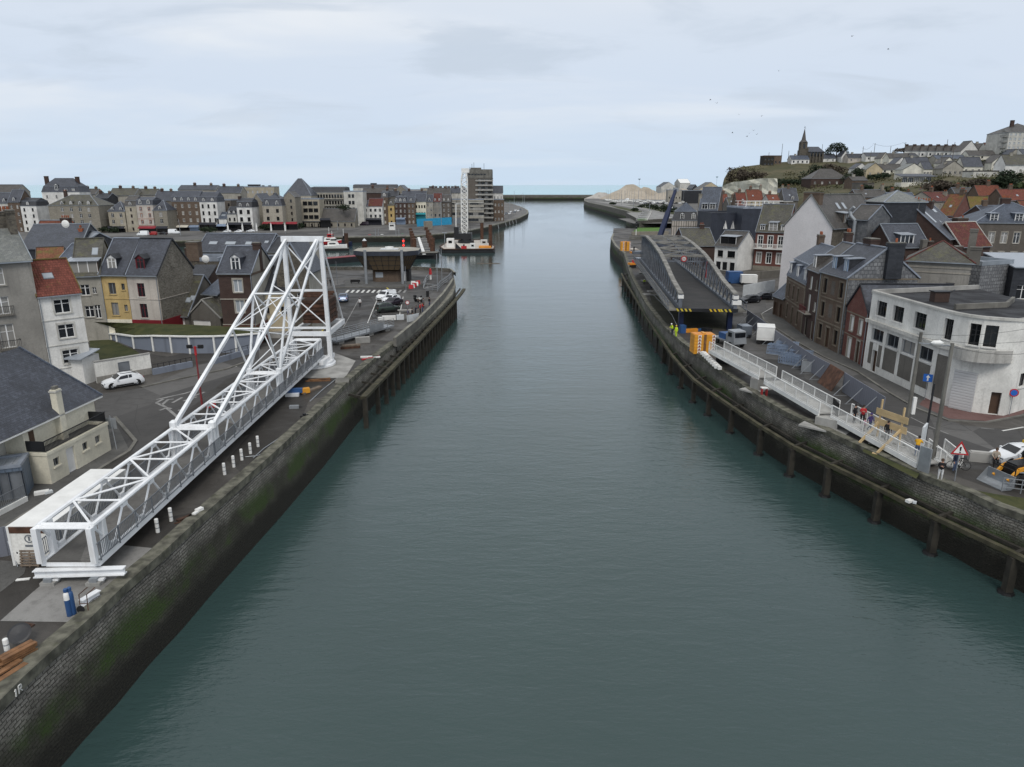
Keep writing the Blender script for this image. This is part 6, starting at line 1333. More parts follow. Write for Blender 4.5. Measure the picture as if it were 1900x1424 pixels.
fh(780,866,530,350,'plaster_beige','flat',0,'slate_brown',16,4,'n','long beige apartment block with many chimneys on the skyline',chim=[(f,.5,2.2,1.4,1.6,'brick_dark',0)for f in(.2,.32,.42,.52,.6,.68,.8,.9)])
TC=[('bigvan','car_white',258,438,273,438,'white delivery van left of the red van on the far quay','van'),('van','car_red',276,437,290,437,'red van between the two white vans on the far quay','van'),('sedan','car_black',296,436,309,436,'dark saloon right of the red van on the far quay','car'),('bigvan','car_white',333,434.5,314,434.5,'white delivery van right of the dark saloon on the far quay','van'),('hatch','car_white',415,432,428,432,'white car left of the first furled parasol','car'),('hatch','car_white',437,432,449,432,'white car between two furled parasols','car'),('sedan','car_white',458,431,473,431,'long white saloon parked by the furled parasols','car'),('bigvan','car_plum',667,419,686,419,'dark camper van before the white quay pair','van')]
TC+=[('hatch',['car_white','car_white','car_grey'][i%3],x,y,x+7,y-1.5,f'{["white", "white", "grey"][i % 3]} car, number {["one", "two", "three", "four", "five", "six", "seven", "eight", "nine", "ten", "eleven", "twelve"][i]} counted from the town end of the line below the tower','car')for i,(x,y)in enumerate([(905,406),(912,404),(918,403.5),(922,400.5),(930,401),(936,398.5),(942,399),(944,395.5),(951,396),(953,392.5),(958,393.5),(962,391)])]
for kd,pt,x0,y0,x1,y1,lb,ct_ in TC:carpx(kd,pt,lb,x0,y0,x1,y1,g=GT,cat=ct_,detail=False,group='cars parked along the town quay')
pa=None
for i,x in enumerate((424,451,477,504,530)):
 lb=f'{["first", "second", "third", "fourth", "fifth"][i]} from the left of five furled white terrace parasols'
 if pa is None:
  pa=thing('parasol',lb,'parasol',GT(x,434),0,'furled parasols on the far quay');MB().tube((0,0,0),(0,0,1),.1,'galvanised',6).obj('pole',pa);MB().lathe([(.1,1),(.45,1.3),(.4,3.5),(.08,5.4),(0,5.5)],(0,0,0),'white_paint',10).obj('canopy',pa)
 else:copy_tree(pa,GT(x,434),0,lb)
for i,(x,y,w_,h_)in enumerate([(193,432,7,3.5),(212,432,8,3.8),(380,431,6,3),(390,432,7,3.2),(492,428,6,4),(556,425,4,3.5),(638,401,9,5),(478,424,6,4)]):
 shrub('shrub',['dark terrace shrub under the beige hipped house','second terrace shrub under the beige hipped house','terrace shrub under the white three bay house','terrace shrub beside the furled parasols','shrub before the pale stone house','shrub at the end of the red awning','dark tree before the long residence','dark shrub in the alley'][i],'shrub',GT(x,y)if i!=6 else A(x,395,421),w_,h_,'leaf_dark',300,.5,i,trunk=i>3)
def panel(name,label,cat,x0,y0,x1,y1,h,m,th=.15,g=G):
 p,q=g(x0,y0),g(x1,y1);c=(p+q)/2;v=q-p;mb=MB();mb.box((0,0,h/2),(v.length,th,h),m)
 for k in range(1,int(v.length/4)):mb.box((-v.length/2+k*4,0,h/2+.02),(.1,th+.1,h),m)
 return tag(mb.obj(name,None,c,atan2(v.y,v.x)),label,cat)
panel('site_hoarding','bright blue site hoarding along the far quay','hoarding',774,421,838,417,4.4,'cyan_paint',g=GT);panel('site_hoarding','pale grey site hoarding right of the blue one','hoarding',840,416.5,868,413,3.8,'galvanised',g=GT);panel('site_hoarding','white site hoarding below the apartment tower','hoarding',876,411.5,912,406.5,4.6,'tarp',g=GT)
panel('stone_pier','square stone buttress standing before the blue hoarding','pier',789,426,800,425.5,4.4,'stone_block',3,GT)
kz=thing('kiosk','small white kiosk on the edge of the far quay','kiosk',GT(728,427));MB().bb(-1.6,1.6,-1,1,0,3.6,'white_paint').bb(-1.8,1.8,-1.2,1.2,3.6,3.9,'tarp').obj('wall',kz);link(win_mesh(2.2,1.0,'p'),'window',kz,(0,-1.03,1.9))
for x,y,yt,lb in[(819,420,362,'slim lamp mast left of the blue hoarding end'),(893,402,388,'red white pole before the modern low block'),(946,404,372,'lamp mast among the cars below the tower'),(954,398,355,'slim mast right of the town cars'),(970,396,358,'twin lamp mast at the tip of the town quay'),(973,395,362,'second mast at the tip of the town quay'),(335,437,408,'lamp mast on the far quay by the white van'),(627,428,410,'lamp mast before the rampart building')]:
 p=GT(x,y);pole('lamp_mast',lb,'mast',p,Zr(yt,p.y)-TZ0,.16,'galvanised')
 # boats and works in the inner basin
def onw(x,y,z=.6):return G(x,y,WZ+z)
def pontoon(label,x0,y0,x1,y1,wd,hgt,m,top):
 p,q=onw(x0,y0),onw(x1,y1);v=q-p;L=v.length;r=thing('pontoon',label,'pontoon',(p.x,p.y,WZ),atan2(v.y,v.x));MB().bb(0,L,0,wd,-.6,hgt-.003,m).obj('hull',r);MB().bb(.1,L-.1,.1,wd-.1,hgt,hgt+.12,top).obj('deck',r);return r,L
pontoon('long dark pontoon with a reddish deck left of the control tower',596,489,674,482,4.5,1.9,'dark_steel','dull_red');pontoon('thin dark landing pontoon below the far quay wall',646,448,752,443.5,2.4,.7,'dark_steel','concrete_dark');pontoon('dark landing stage in front of the red and white boat',598,464,648,463,2.6,.9,'black','concrete_dark')
def boat(label,x,y,L,wd,hull,deck,cab,roof,rz=0):
 p=onw(x,y,.3);r=thing('boat',label,'boat',(p.x,p.y,WZ),rz);rows=[]
 for f in(0,.15,.4,.7,.9,1):
  w_=wd/2*(1-f**3.2)*(.86 if f<.1 else 1)+.02;z1=1.3+f*f*.9;X=(f-.5)*L;rows.append([(X,-w_,z1),(X,-w_*.8,.1),(X,0,-.6),(X,w_*.8,.1),(X,w_,z1)])
 mb=MB();mb.grid(rows,hull);mb.poly([q_[0]for q_ in rows]+[q_[-1]for q_ in rows[::-1]],deck);mb.poly(rows[0],hull);mb.obj('hull',r)
 mb=MB();mb.hexa([(-.28*L,-wd*.33,1.35),(.15*L,-wd*.33,1.5),(.15*L,wd*.33,1.5),(-.28*L,wd*.33,1.35)],[(-.26*L,-wd*.3,3.0),(.08*L,-wd*.28,3.1),(.08*L,wd*.28,3.1),(-.26*L,wd*.3,3.0)],cab);mb.obj('cabin',r)
 mb=MB();mb.bb(-.16*L,.04*L,-wd*.26,wd*.26,3.1,4.6,roof);mb.obj('wheelhouse',r);mb=MB();mb.bb(-.14*L,.045*L,-wd*.265,wd*.265,3.6,4.2,'glass_dark');mb.bb(-.2*L,.06*L,-wd*.335,wd*.335,2.1,2.6,'glass_dark');mb.obj('window',r)
 mb=MB();mb.tube((-.1*L,0,4.6),(-.1*L,0,7.6),.1,'white_paint',6);mb.bar((-.1*L,-.9,6.2),(-.1*L,.9,6.2),.1,.1,'white_paint');mb.obj('mast',r);return r
boat('red topped white lifeboat moored behind the pylon',617,452,13,5,'red_paint','white_paint','white_paint','red_paint',.1);boat('low white cabin boat in front of the red topped boat',622,461,10.5,4,'white_paint','white_paint','white_paint','white_paint',-.05);boat('small dark hulled boat right of the red topped boat',641,456,6,2.6,'deep_blue','dark_steel','dark_steel','dark_steel',.2)
for i,(x,y,yt,wd,lb)in enumerate([(643.5,459,433,1.1,'dark steel pile right of the red topped boat'),(678,482,447,1.2,'dark mooring pile with a pale cap left of the control tower')]):
 p=onw(x,y,0);MBx=MB().tube((0,0,-1),(0,0,Zr(yt,p.y)-WZ),wd*.8,'rust_dark',10);MBx.tube((0,0,Zr(yt,p.y)-WZ),(0,0,Zr(yt,p.y)-WZ+.8),wd*.7,'tarp',8,.1)if i else None;tag(MBx.obj('mooring_pile',None,(p.x,p.y,WZ)),lb,'pile')
for x,y,m,lb in[(686,443,'red_paint','red drum on the landing pontoon'),(709,442.5,'white_paint','white drum on the landing pontoon'),(747,441,'green_paint','green drum on the landing pontoon')]:
 p=onw(x,y,.9);tag(MB().lathe([(.8,0),(.85,.6),(.8,1.9),(0,2.0)],(0,0,0),m,10).obj('drum',None,p),lb,'drum')
for x,yt,lb in[(700,425,'left of two thin white pontoon poles'),(738,425,'right of two thin white pontoon poles')]:
 p=onw(x,446);tag(MB().tube((-.7,0,0),(-.7,0,Zr(yt,p.y)-p.z),.14,'galvanised',6).tube((.7,0,0),(.7,0,Zr(yt,p.y)-p.z),.14,'galvanised',6).bar((-.7,0,2),(.7,0,2),.2,.2,'galvanised').obj('guide_pole',None,p),lb,'pole')
p=G(751,508);sg=thing('signal_mast','harbour signal mast with three red lights behind the control tower','signal',p);zt=Zr(443,p.y);MB().tube((0,0,-2),(0,0,zt),.14,'galvanised',6).bb(-.25,.25,.12,.4,zt-3.2,zt,'dull_red').obj('mast',sg)
for k in range(3):MB().lathe([(.26,.18),(.22,.3),(0,.34)],(0,-.0,zt-.6-k*1.05),'lamp_red',10,'y').obj('lamp',sg)
n=5
for side_,(xa,ya,xb,yb),lb in(('l',(762,437,769,477),'left'),('r',(791,437,803,478),'right')):
 pg=thing('pile_row',f'{lb} row of rusty steel piles guiding the floating stage','pile row',(0,0,0),0,'rusty pile rows')
 for k in range(n):
  f=k/(n-1);p=onw(xa+(xb-xa)*f,ya+(yb-ya)*f,0);h_=Zr((424 if side_=='l' else 422)+(19 if side_=='l' else 20)*f,p.y);MB().tube((p.x,p.y,WZ-1),(p.x,p.y,h_),.95,'rust',10).obj('pile',pg)
fs=thing('floating_stage','dark slatted floating stage between the rusty pile rows','stage',(0,0,0));p0,p1=onw(776,440,1.5),onw(787,474,1.5)
mb=MB();mb.bar(p0,p1,7,.4,'black');mb.obj('hull',fs);mb=MB();mb.bar(p0+Vector((0,0,.35)),p1+Vector((0,0,.35)),1.2,.2,'white_paint')
for k in range(9):c=p0.lerp(p1,(k+.5)/9);mb.box((c.x,c.y,c.z+.3),(7.5,.9,.3),'concrete')
mb.obj('deck',fs);p=onw(785,481,0);tag(MB().bb(-5.5,5.5,0,5,-.5,2.2,'black').bb(-5.3,5.3,.2,4.8,2.2,2.35,'concrete_dark').bb(-4,-1,1,1.6,2.35,3.4,'dark_steel').obj('barge',None,(p.x,p.y,WZ)),'black landing barge at the foot of the rusty piles','barge')
p=onw(862,470,0);cb=thing('crane_barge','floating crane barge with a tall white lattice boom in the channel','barge',(p.x,p.y,WZ-.7));hull=[(-8.5,0),(11.8,1.5),(11.8,16),(6,50),(-10,52),(-11.2,12)]
mb=MB();mb.prism(hull,-.6,2.1,'dark_steel','plaster_pinkish');mb.obj('hull',cb);mb=MB();n=len(hull)
for i in range(n):a,b=Vector((*hull[i],2.2)),Vector((*hull[(i+1)%n],2.2));mb.bar(a,b,.5,.4,'rust_dark');mb.bar(a-Vector((0,0,1.6)),b-Vector((0,0,1.6)),.6,.8,'black')
mb.obj('fender',cb)
bx,by=-1.5,34;mb=MB();mb.lathe([(3.6,2.1),(3.6,3.2),(2.4,3.4),(2.4,4.0)],(bx,by,0),'dark_steel',20);mb.bb(bx-3.4,bx+2.6,by-2,by+5,4.0,6.4,'dark_steel');mb.bb(bx-5.4,bx-3.4,by+1,by+5,4.0,9.0,'dark_steel');mb.obj('crane_house',cb)
top=A(864,318,p.y+34);tx,tz=top.x-p.x,top.z-WZ+.7;f0,f1=Vector((bx-.6,by,5)),Vector((tx-.6,by,tz));mb=MB();K=15
def bp(f,i,j):
 w_=1.35*min(1,f*5+.45,(1-f)*5+.5);c=f0.lerp(f1,f);return c+Vector((i*w_,j*w_,0))
for i in(-1,1):
 for j in(-1,1):mb.path([bp(k/K,i,j)for k in range(K+1)],.2,'white_paint',6)
for k in range(K):
 for j in(-1,1):mb.tube(bp(k/K,-1,j),bp((k+1)/K,1,j),.11,'white_paint',5);mb.tube(bp(k/K,1,j),bp((k+1)/K,-1,j),.11,'white_paint',5)
 for i in(-1,1):mb.tube(bp(k/K,i,-1),bp((k+1)/K,i,1),.11,'white_paint',5)
 mb.tube(bp(k/K,-1,-1),bp(k/K,1,-1),.11,'white_paint',5)
mb.box(f1+Vector((.5,0,.3)),(3.4,1.6,1.8),'white_paint');mb.obj('boom',cb)
mb=MB();mb.tube(f1+Vector((.6,-.5,0)),Vector((bx+2.2,by-1,6)),.06,'dark_steel',5);mb.tube((bx-4.6,by+3,9),(bx-4.4,by+3,19),.25,'white_paint',6);mb.tube((bx-4.4,by+3,19),(bx-1.8,by+2,19),.2,'white_paint',6);mb.tube((bx-4.4,by+3,19),f1,.05,'dark_steel',5);mb.obj('mast',cb)
for x,y,s3,m in((-6.6,12,(3,3,3.6),'white_paint'),(7.2,18,(2.8,2.4,2.6),'container_white'),(3.2,1.8,(2,1.8,2.4),'white_paint')):MB().box((x,y,2.1+s3[2]/2),s3,m).box((x,y-s3[1]/2-.02,2.1+s3[2]*.62),(s3[0]*.5,.06,s3[2]*.3),'glass_dark').obj('deckhouse',cb)
MB().box((-.4,2.8,2.7),(2.2,1.6,1.2),'red_paint').box((-.4,2.6,3.6),(.6,.6,.7),'dark_steel').obj('winch',cb);MB().box((8.0,9,2.5),(5,5,.7),'orange_paint').obj('spreader',cb);MB().hexa([(-4,3,2.1),(-1.5,2,2.1),(-1.5,2.4,2.1),(-4,3.4,2.1)],[(-3.9,3.1,4.6),(-1.6,2.1,2.5),(-1.6,2.3,2.5),(-3.9,3.3,4.6)],'dark_steel').obj('ramp_plate',cb)
for x,y,h_ in((10.2,10,Zr(414,p.y+10)-WZ),(5.6,36,Zr(411,p.y+36)-WZ)):MB().tube((x,y,-1),(x,y,h_),.9 if y<10 else.75,'rust',10).obj('spud_leg',cb)
MB().tube((-9,12,2),(-9,12,8),.15,'galvanised',6).box((-9,12,8),(2,.6,.4),'galvanised').obj('lamp',cb)
b=onw(906,489,.1);tag(MB().box((0,0,0),(8,.6,.3),'pallet_wood').obj('drift_boom',None,(b.x,b.y,WZ)),'thin pale floating boom on the water right of the crane barge','boom')
for i,x in enumerate((881,910,924,938,945,951,957)):
 p=GT(x,[424,421,417,413,411,409,407][i]);tag(MB().bar((0,-.5,0),(.5,-1.6,WZ+2.6),.25,.2,'galvanised').obj('wall_ladder',None,p),['leftmost quay ladder by the barge pile','quay ladder right of the rusty spud leg','third quay ladder from the left','quay ladder in the middle of the bend','fifth quay ladder from the left','sixth quay ladder from the left','rightmost quay ladder by the green weed'][i],'ladder','ladders on the town quay wall')
 # white curved building on the right bank
A1,A2,B2=G(1600,683),G(1726,744),G(1862,773);C2=B2+Vector((9.5,5.6,0));hD=Zr(540,A1.y)
dr=thing('corner_building','white rendered corner building with rounded front, balcony and black flat roof','building',(0,0,0));mb=MB();wm='plaster_stained'
def fc_(p,q):v=q-p;return Face((p.x,p.y),atan2(v.y,v.x),v.length)
fa,fcc=fc_(A1,A2),fc_(B2,C2)
Wa=fa.W;bays=[(i+.5)/4*(Wa-1.2)+.7 for i in range(4)]
opsA=[(bays[0],.1,1.0,2.6,'q')]+[(x,3.75,2.5,1.45,'g')for x in bays]+[(f*Wa,6.75,2.1,1.75,'k')for f in(.17,.42,.72)]
facade(mb,fa,-.2,hD,opsA,wm,'plaster_white',.3)
nb=5;bz=[A2.lerp(B2,i/nb)for i in range(nb+1)];nrm=Vector((-(B2-A2).y,(B2-A2).x,0)).normalized()*-1
if nrm.y>0:nrm=-nrm
arc=[p+nrm*(1.25*sin(pi*i/nb))for i,p in enumerate(bz)]
opsB={}
for i in range(nb):
 f=fc_(arc[i],arc[i+1]);o=[]
 if i in(0,2,3):o.append((f.W/2,6.6,min(1.3,f.W-.35),2.1,'k'))
 if i==4:o.append((f.W*.4,.1,.85,2.2,'q'))
 facade(mb,f,-.2,hD,o,wm,'plaster_white',.3);opsB[i]=(f,o)
facade(mb,fcc,-.2,hD,[(3.5,6.7,1.6,1.9,'k'),(2.5,2.6,1.4,1.4,'k'),(6,6.7,1.6,1.9,'k')],wm,'plaster_white',.3)
mb.obj('wall',dr);place_windows(dr,fa,opsA,.3);[place_windows(dr,f,o,.3)for f,o in opsB.values()];place_windows(dr,fcc,[(3.5,6.7,1.6,1.9,'k'),(2.5,2.6,1.4,1.4,'k'),(6,6.7,1.6,1.9,'k')],.3)
mb=MB();fmid=fc_(arc[2].lerp(arc[1],.35),arc[3].lerp(arc[4],.2));mb.hexa([fmid.p(0,-.25,.1),fmid.p(fmid.W,-.25,.1),fmid.p(fmid.W,-.1,.1),fmid.p(0,-.1,.1)],[fmid.p(0,-.25,4.0),fmid.p(fmid.W,-.25,4.0),fmid.p(fmid.W,-.1,4.0),fmid.p(0,-.1,4.0)],'shutter_white');mb.obj('roller_shutter',dr)
mb=MB()
for i,x in enumerate(bays):
 x0,x1=x-1.25,x+1.25
 for u,w_ in(((x0,x1),)if i else((x0,x-.6),(x+.6,x1)))if False else((((x0,x1),)if i else((x0-.1,x-.62),(x+.62,x1+.1)))):mb.hexa([fa.p(u,-.02,.95),fa.p(w_,-.02,.95),fa.p(w_,.05,.95),fa.p(u,.05,.95)],[fa.p(u,-.02,3.5),fa.p(w_,-.02,3.5),fa.p(w_,.05,3.5),fa.p(u,.05,3.5)],'plaster_dark')
f0=opsB[0][0];mb.hexa([f0.p(.0,-.03,.6),f0.p(f0.W,-.03,.6),f0.p(f0.W,.05,.6),f0.p(0,.05,.6)],[f0.p(.0,-.03,5.0),f0.p(f0.W,-.03,5.0),f0.p(f0.W,.05,5.0),f0.p(0,.05,5.0)],'plaster_dark');mb.obj('panel',dr)
outl=[A1,A2]+arc[1:-1]+[B2,C2];mb=MB()
def ledge(z0,z1,dd,pts,m):q=offs(pts,dd if offs(pts,1)[0].x<pts[0].x else-dd);strip(mb,lift(q,z0),lift(q,z1),m);strip(mb,lift(pts,z1),lift(q,z1),m);strip(mb,lift(q,z0),lift(pts,z0),m)
ledge(5.75,6.15,.45,[A1,A2]+arc[1:3],'plaster_offwhite');ledge(hD-.15,hD+.1,.14,outl,'plaster_offwhite');mb.obj('cornice',dr)
mb=MB();bp_=[A2.lerp(B2,.2+.78*i/12)+nrm*(1.25*sin(pi*(.2+.78*i/12))-.1)for i in range(13)];out_=[p+nrm*(.1+1.5*sin(pi*(i+.3)/12.6)**.6)for i,p in enumerate(bp_)];strip(mb,lift(out_,5.3),lift(out_,6.5),'balcony_render');strip(mb,lift(bp_,5.3),lift(out_,5.3),'plaster_offwhite');strip(mb,lift([p-nrm*.15 for p in out_],6.5),lift(out_,6.5),'plaster_offwhite');strip(mb,lift(bp_,5.6),lift(out_,5.6),'concrete_dark');mb.obj('balcony',dr)
back=[A1+Vector((15,4,0)),A1+Vector((5,1.2,0))]
mb=MB();mb.poly([(p.x,p.y,hD-.35)for p in outl+back],'roof_felt');inn=offs(outl,.35 if offs(outl,1)[0].x>outl[0].x else-.35);strip(mb,lift(outl,hD+.1),lift(inn,hD+.1),'concrete');strip(mb,lift(inn,hD+.1),lift(inn,hD-.4),'concrete_dark')
for p,q in((A1,A1+Vector((5,1.2,0))),(A1+Vector((5,1.2,0)),A1+Vector((15,4,0)))):mb.bar(p+Vector((0,0,hD-.1)),q+Vector((0,0,hD-.1)),.35,.5,'concrete')
for p,q in((1790,590,),):pass
ra,rb_,rc_=G(1772,570,hD-.1),G(1868,566,hD-.1),G(1880,556,hD-.1);mb.bar(ra,rb_,.3,.6,'concrete_dark');mb.bar(rb_,rc_,.3,.6,'concrete_dark');mb.obj('roof',dr);p=G(1742,560,hD-.35);MB().bb(-.8,.8,-.5,.5,0,1.1,'brick_dark').bb(-.95,.95,-.6,.6,1.1,1.2,'dark_steel').obj('roof_hatch',dr,p)
mb=MB();v=A1+Vector((5,1.2,0));mb.poly([(A1.x,A1.y,-.2),(v.x,v.y,-.2),(v.x,v.y,hD),(A1.x,A1.y,hD)],wm);mb.obj('side_wall',dr)
# street row
a,b,h=HB(1561.5,659,1598.5,680,567)
house('brick_house','small red brick gabled house next to the white corner building',a,b,h,11,'brick_red','gy',3.0,'slate',[(.1,2.5,1.1,[.3],'s'),(.05,2.7,.9,[.72],'q'),(3.6,1.8,.95,[.3,.72],'s')],trim='stone_trim',surround=True,band=[(3.0,.12,'brick_buff'),(5.8,.15,'brick_buff')],ridge='slate_dark',quoin='brick_red',pipe=[.99])
a,b,h=HB(1509.6,635,1556.5,658,503)
r3=house('terraced_house','three storey brown brick house with blind middle windows and two blue dormers',a,b,h,9,'brick_brown','gx',3.6,'slate',[(.9,2.0,1.05,[.2,.8],'n'),(.1,2.7,1.05,[.5],'q'),(4.0,2.0,1.05,[.2,.8],'nn'),(7.2,2.0,1.05,[.2,.8],'n')],trim='brick_buff',surround=True,sidewall='slate_fish',base=('stone_block',.5),band=[(3.3,.2,'brick_buff'),(6.6,.15,'brick_buff'),(h-.3,.2,'brick_buff')],dorm=[(.3,1.1,1.7,'B',.5,'flat','slate_dark','blue_steel'),(.72,1.1,1.7,'B',.5,'flat','slate_dark','blue_steel')],chim=[(.35,.55,2.0,1.2,1.3,'brick_dark',0),(1.03,.6,.9,2.0,1.5,'cladding_black',1)],pipe=[.0,.99],quoin='brick_buff')
W_=(b-a).length;MB().bb(W_*.5-.5,W_*.5+.5,-.02,.05,4.2,6.0,'brick_grey').bb(W_*.5-.5,W_*.5+.5,-.02,.05,7.3,9.1,'brick_grey').obj('blind_window',r3)
a,b,h=HB(1486.3,619,1509.2,635,497)
r4=house('terraced_house','narrow dark brick house with a red iron balcony',a,b,h,9,'brick_dark','gx',3.6,'slate_brown',[(.1,2.6,1.2,[.3],'n'),(.1,2.6,.95,[.78],'q'),(3.7,2.5,.95,[.35],'s'),(4.2,1.3,.75,[.8],'f'),(7.0,1.8,.95,[.35],'s'),(7.2,1.4,.75,[.8],'n')],trim='stone_trim',dorm=[(.35,1.1,1.8,'w',.2,'flat')],chim=[(.05,.55,1.2,.9,1.8,'brick_dark',4),(.95,.75,1.5,1.0,1.4,'brick_brown',3)])
mb=MB();W_=(b-a).length;mb.bb(.3,W_*.62,-.85,0,3.45,3.6,'stone_trim');[mb.bar((.35+k*.16,-.8,3.6),(.35+k*.16,-.8,4.5),.025,.025,'red_frame')for k in range(int((W_*.62-.3)/.16))];mb.bar((.3,-.8,4.5),(W_*.62,-.8,4.5),.06,.05,'red_frame');mb.bar((.32,-.8,4.5),(.32,0,4.5),.06,.05,'red_frame');mb.obj('balcony',r4)
a,b,h=HB(1452.5,591.5,1486,618.5,510)
house('terraced_house','two storey brown brick house with slate mansard and three white dormers',a,b,h,9,'brick_brown','man',5.2,'slate_blue',[(.7,2.1,.95,[.18],'q'),(.1,2.7,.95,[.46],'q'),(.7,2.1,.95,[.74],'q'),(4.0,2.1,.95,[.18,.42,.66],'q')],trim='brick_buff',surround=True,band=[(3.4,.2,'brick_buff'),(h-.7,.25,'brick_buff')],base=('stone_block',.6),dorm=[(f,1.0,1.9,'w',.25,'flat')for f in(.12,.5,.88)],lower=2.6,sky=[],chim=[(.02,.5,1.2,.9,1.2,'brick_brown',3)],quoin='brick_buff')
a,b,h=HB(1433,584,1452,592,548)
house('small_house','little brick end house with a sloping slate roof at the head of the row',a,b,h,7,'brick_brown','gx',3.2,'slate_blue',[(.1,2.2,1.6,[.25],'q'),(.1,2.2,.9,[.75],'q')])
p,q=G(1456,419,14),G(1545,423.5,14);gv=(q-p);gw_=gv.length;gd=Vector((-gv.y,gv.x,0)).normalized();q.z=0
r7=house('gabled_house','tall building with a blank white gable and a big dark slate roof',q,q+gd*17,14,gw_,'gable_white','gx',5.6,'slate_brown',[(10.2,1.9,1.0,[.25],'s'),(7.0,1.9,1.0,[.25,.6],'w')],frontwall='flint_dark',sky=[(.36,.62,.9,1.5),(.48,.62,.9,1.5)],dorm=[(.32,2.6,1.8,'t',.7,'shed','slate_brown','brown_frame')],chim=[(.04,.5,1.2,3.2,.5,'brick_brown',0)],trim='stone_trim',ridge='slate_pale')
a,b,h=HB(1396.5,501,1452,504.5,429)
r8=house('villa','red and white brick villa with a long white balcony',a,b,h,10,'brick_red','gx',6.5,'slate_moss',[(1.9,2.6,1.2,3,'w'),(5.9,2.9,1.2,3,'w')],trim='plaster_white',surround=True,dorm=[(.2,1.2,1.3,'w',.3,'flat'),(.55,2.2,2.1,'W',.2,'shed'),(.88,1.2,1.3,'w',.3,'flat')],band=[(h-.5,.4,'brick_brown'),(-.1,1.3,'stone_block')],ridge='lead')
W_=(b-a).length;mb=MB();mb.bb(0,W_,-1.1,-.01,5.5,5.75,'plaster_white');mb.bb(0,W_,-1.1,-1.02,6.7,6.85,'white_paint');[mb.bb(x,x+.08,-1.09,-1.03,5.75,6.7,'white_paint')for x in[i*.3 for i in range(int(W_/.3))]];mb.obj('balcony',r8)
a,b,h=HE(1327,456,1370,459,6.2)
house('white_house','white house with large dark windows and a brown dormered roof',a,b,h,9,'plaster_white','gx',3.6,'slate_brown',[(.1,2.1,1.4,[.2,.48,.8],'K'),(3.4,1.7,1.6,[.25],'K'),(3.4,1.7,2.2,[.72],'K')],dorm=[(.5,4.6,2.0,'k',.5,'shed')],ridge='zinc')
a,b,h=HE(1272,457,1328,456.5,5.2)
house('low_house','low dark brick house under a wide mossy grey roof beside the truss bridge',a,b,h,12,'brick_dark','gx',4.4,'slate_moss',[(.5,1.8,1,[.2,.8],'n')],chim=[(.75,.5,1.3,.9,1,'brick_dark',2)])
for x0,x1,row,h,lb in((1320,1378,397,12,'lower dark blue clad box building with small white sail emblems'),(1378.5,1426,387,14,'higher dark blue clad box building beside the villa')):
 a,b,h=HE(x0,row,x1,row,h);r=house('hall',lb,a,b,h,18,'cladding_blue','flat',0,'roof_felt',[],cat='building',parapet=.4,ridge='lead' if x0>1350 else 'cladding_blue')
 if x0<1350:
  W_=(b-a).length
  for f in(.46,.7,.95):MB().poly([(W_*f,-.03,h-5),(W_*f+.9,-.03,h-5),(W_*f+.1,-.03,h-2.2)],'white_paint').poly([(W_*f-.1,-.03,h-5),(W_*f-.1,-.03,h-3),(W_*f-.5,-.03,h-5)],'white_paint').obj('emblem',r)
 else:
  mb=MB();W_=(b-a).length;[mb.bar((x,y,h+.4),(x,y,h+2.2),.15,.15,'white_paint')for x in(1,4,7,10,W_)for y in(.5,9)];[mb.bar((0,y,z),(W_+8,y,z),.12,.12,'white_paint')for y in(.5,9)for z in(h+1.2,h+2.2)];mb.obj('roof_railing',r)
a,b,h=HE(1247,409,1296,409.5,8.7)
r12=house('timbered_house','pale half timbered house with a dark slate mansard by the quay',a,b,h,10,'plaster_pinkish','man',6.4,S2,[(3.4,2.3,1.3,[.38,.8],'g')],dorm=[(.38,1.4,2.0,'w',.4,'gab'),(.8,1.4,2.0,'w',.4,'gab')],lower=3.2,kick='slate_blue')
mb=MB();W_=(b-a).length
for k in range(12):mb.bb(W_*k/11-.12,W_*k/11+.12,-.05,-.01,0,h,'plaster_dark')
for z in(2.6,6.4,h-.2):mb.bb(0,W_,-.045,-.012,z,z+.25,'plaster_dark')
mb.obj('half_timbering',r12)
a,b,h=HE(1296.5,391,1331,391.5,12)
house('slate_house','house with very high slate roof and two blue grey shed dormers',a,b,h,12,'brick_brown','gx',8.5,'slate_blue',[(7.2,2.8,1.4,[.25,.72],'s'),(2.5,2.4,1.4,[.3,.75],'w')],dorm=[(.3,2.2,2,'w',.6,'shed'),(.72,2.2,2,'w',.6,'shed')],side='',chim=[(-.05,.3,1.2,1.2,1,'stone_block',0)])
a,b,h=HE(1607,375,1641,376.5,18.3)
house('slate_tower','tall black slate clad stair tower behind the white gable',a,b,h,8,'cladding_black','pyr',2.0,'slate_pale',[])
a,b,h=HE(1574,407,1611,408.5,15.4)
r=house('annex','grey slate hung annex with a shiny steel flue pipe',a,b,h,8,'slate_hung','gx',2.4,'slate_brown',[])
MB().path([(1.6,-.5,5),(1.6,-.5,15.2),(.9,-.8,16),(.6,-.8,16.9),(1.3,-.8,17.6)],.32,'galvanised',10).obj('flue',r)
p,q=G(1760,444,12),G(1612,437,12);gv=q-p;gd=Vector((gv.y,-gv.x,0)).normalized();p.z=0
house('brick_house','dark brick gabled house with a long slate roof and roof windows on the right bank',p,p+gd*11,12,gv.length,'brick_dark','gx',5.8,'slate',[],sky=[(.2,.6,1.0,3.0),(.75,.82,1.6,1.8),(.45,.45,.5,.5)],chim=[(.05,.5,1.0,2.4,.9,'plaster_greige',4),(.7,.5,1.2,2.6,.6,'brick_dark',5)])
a,b,h=HE(1656,459,1724,458,11)
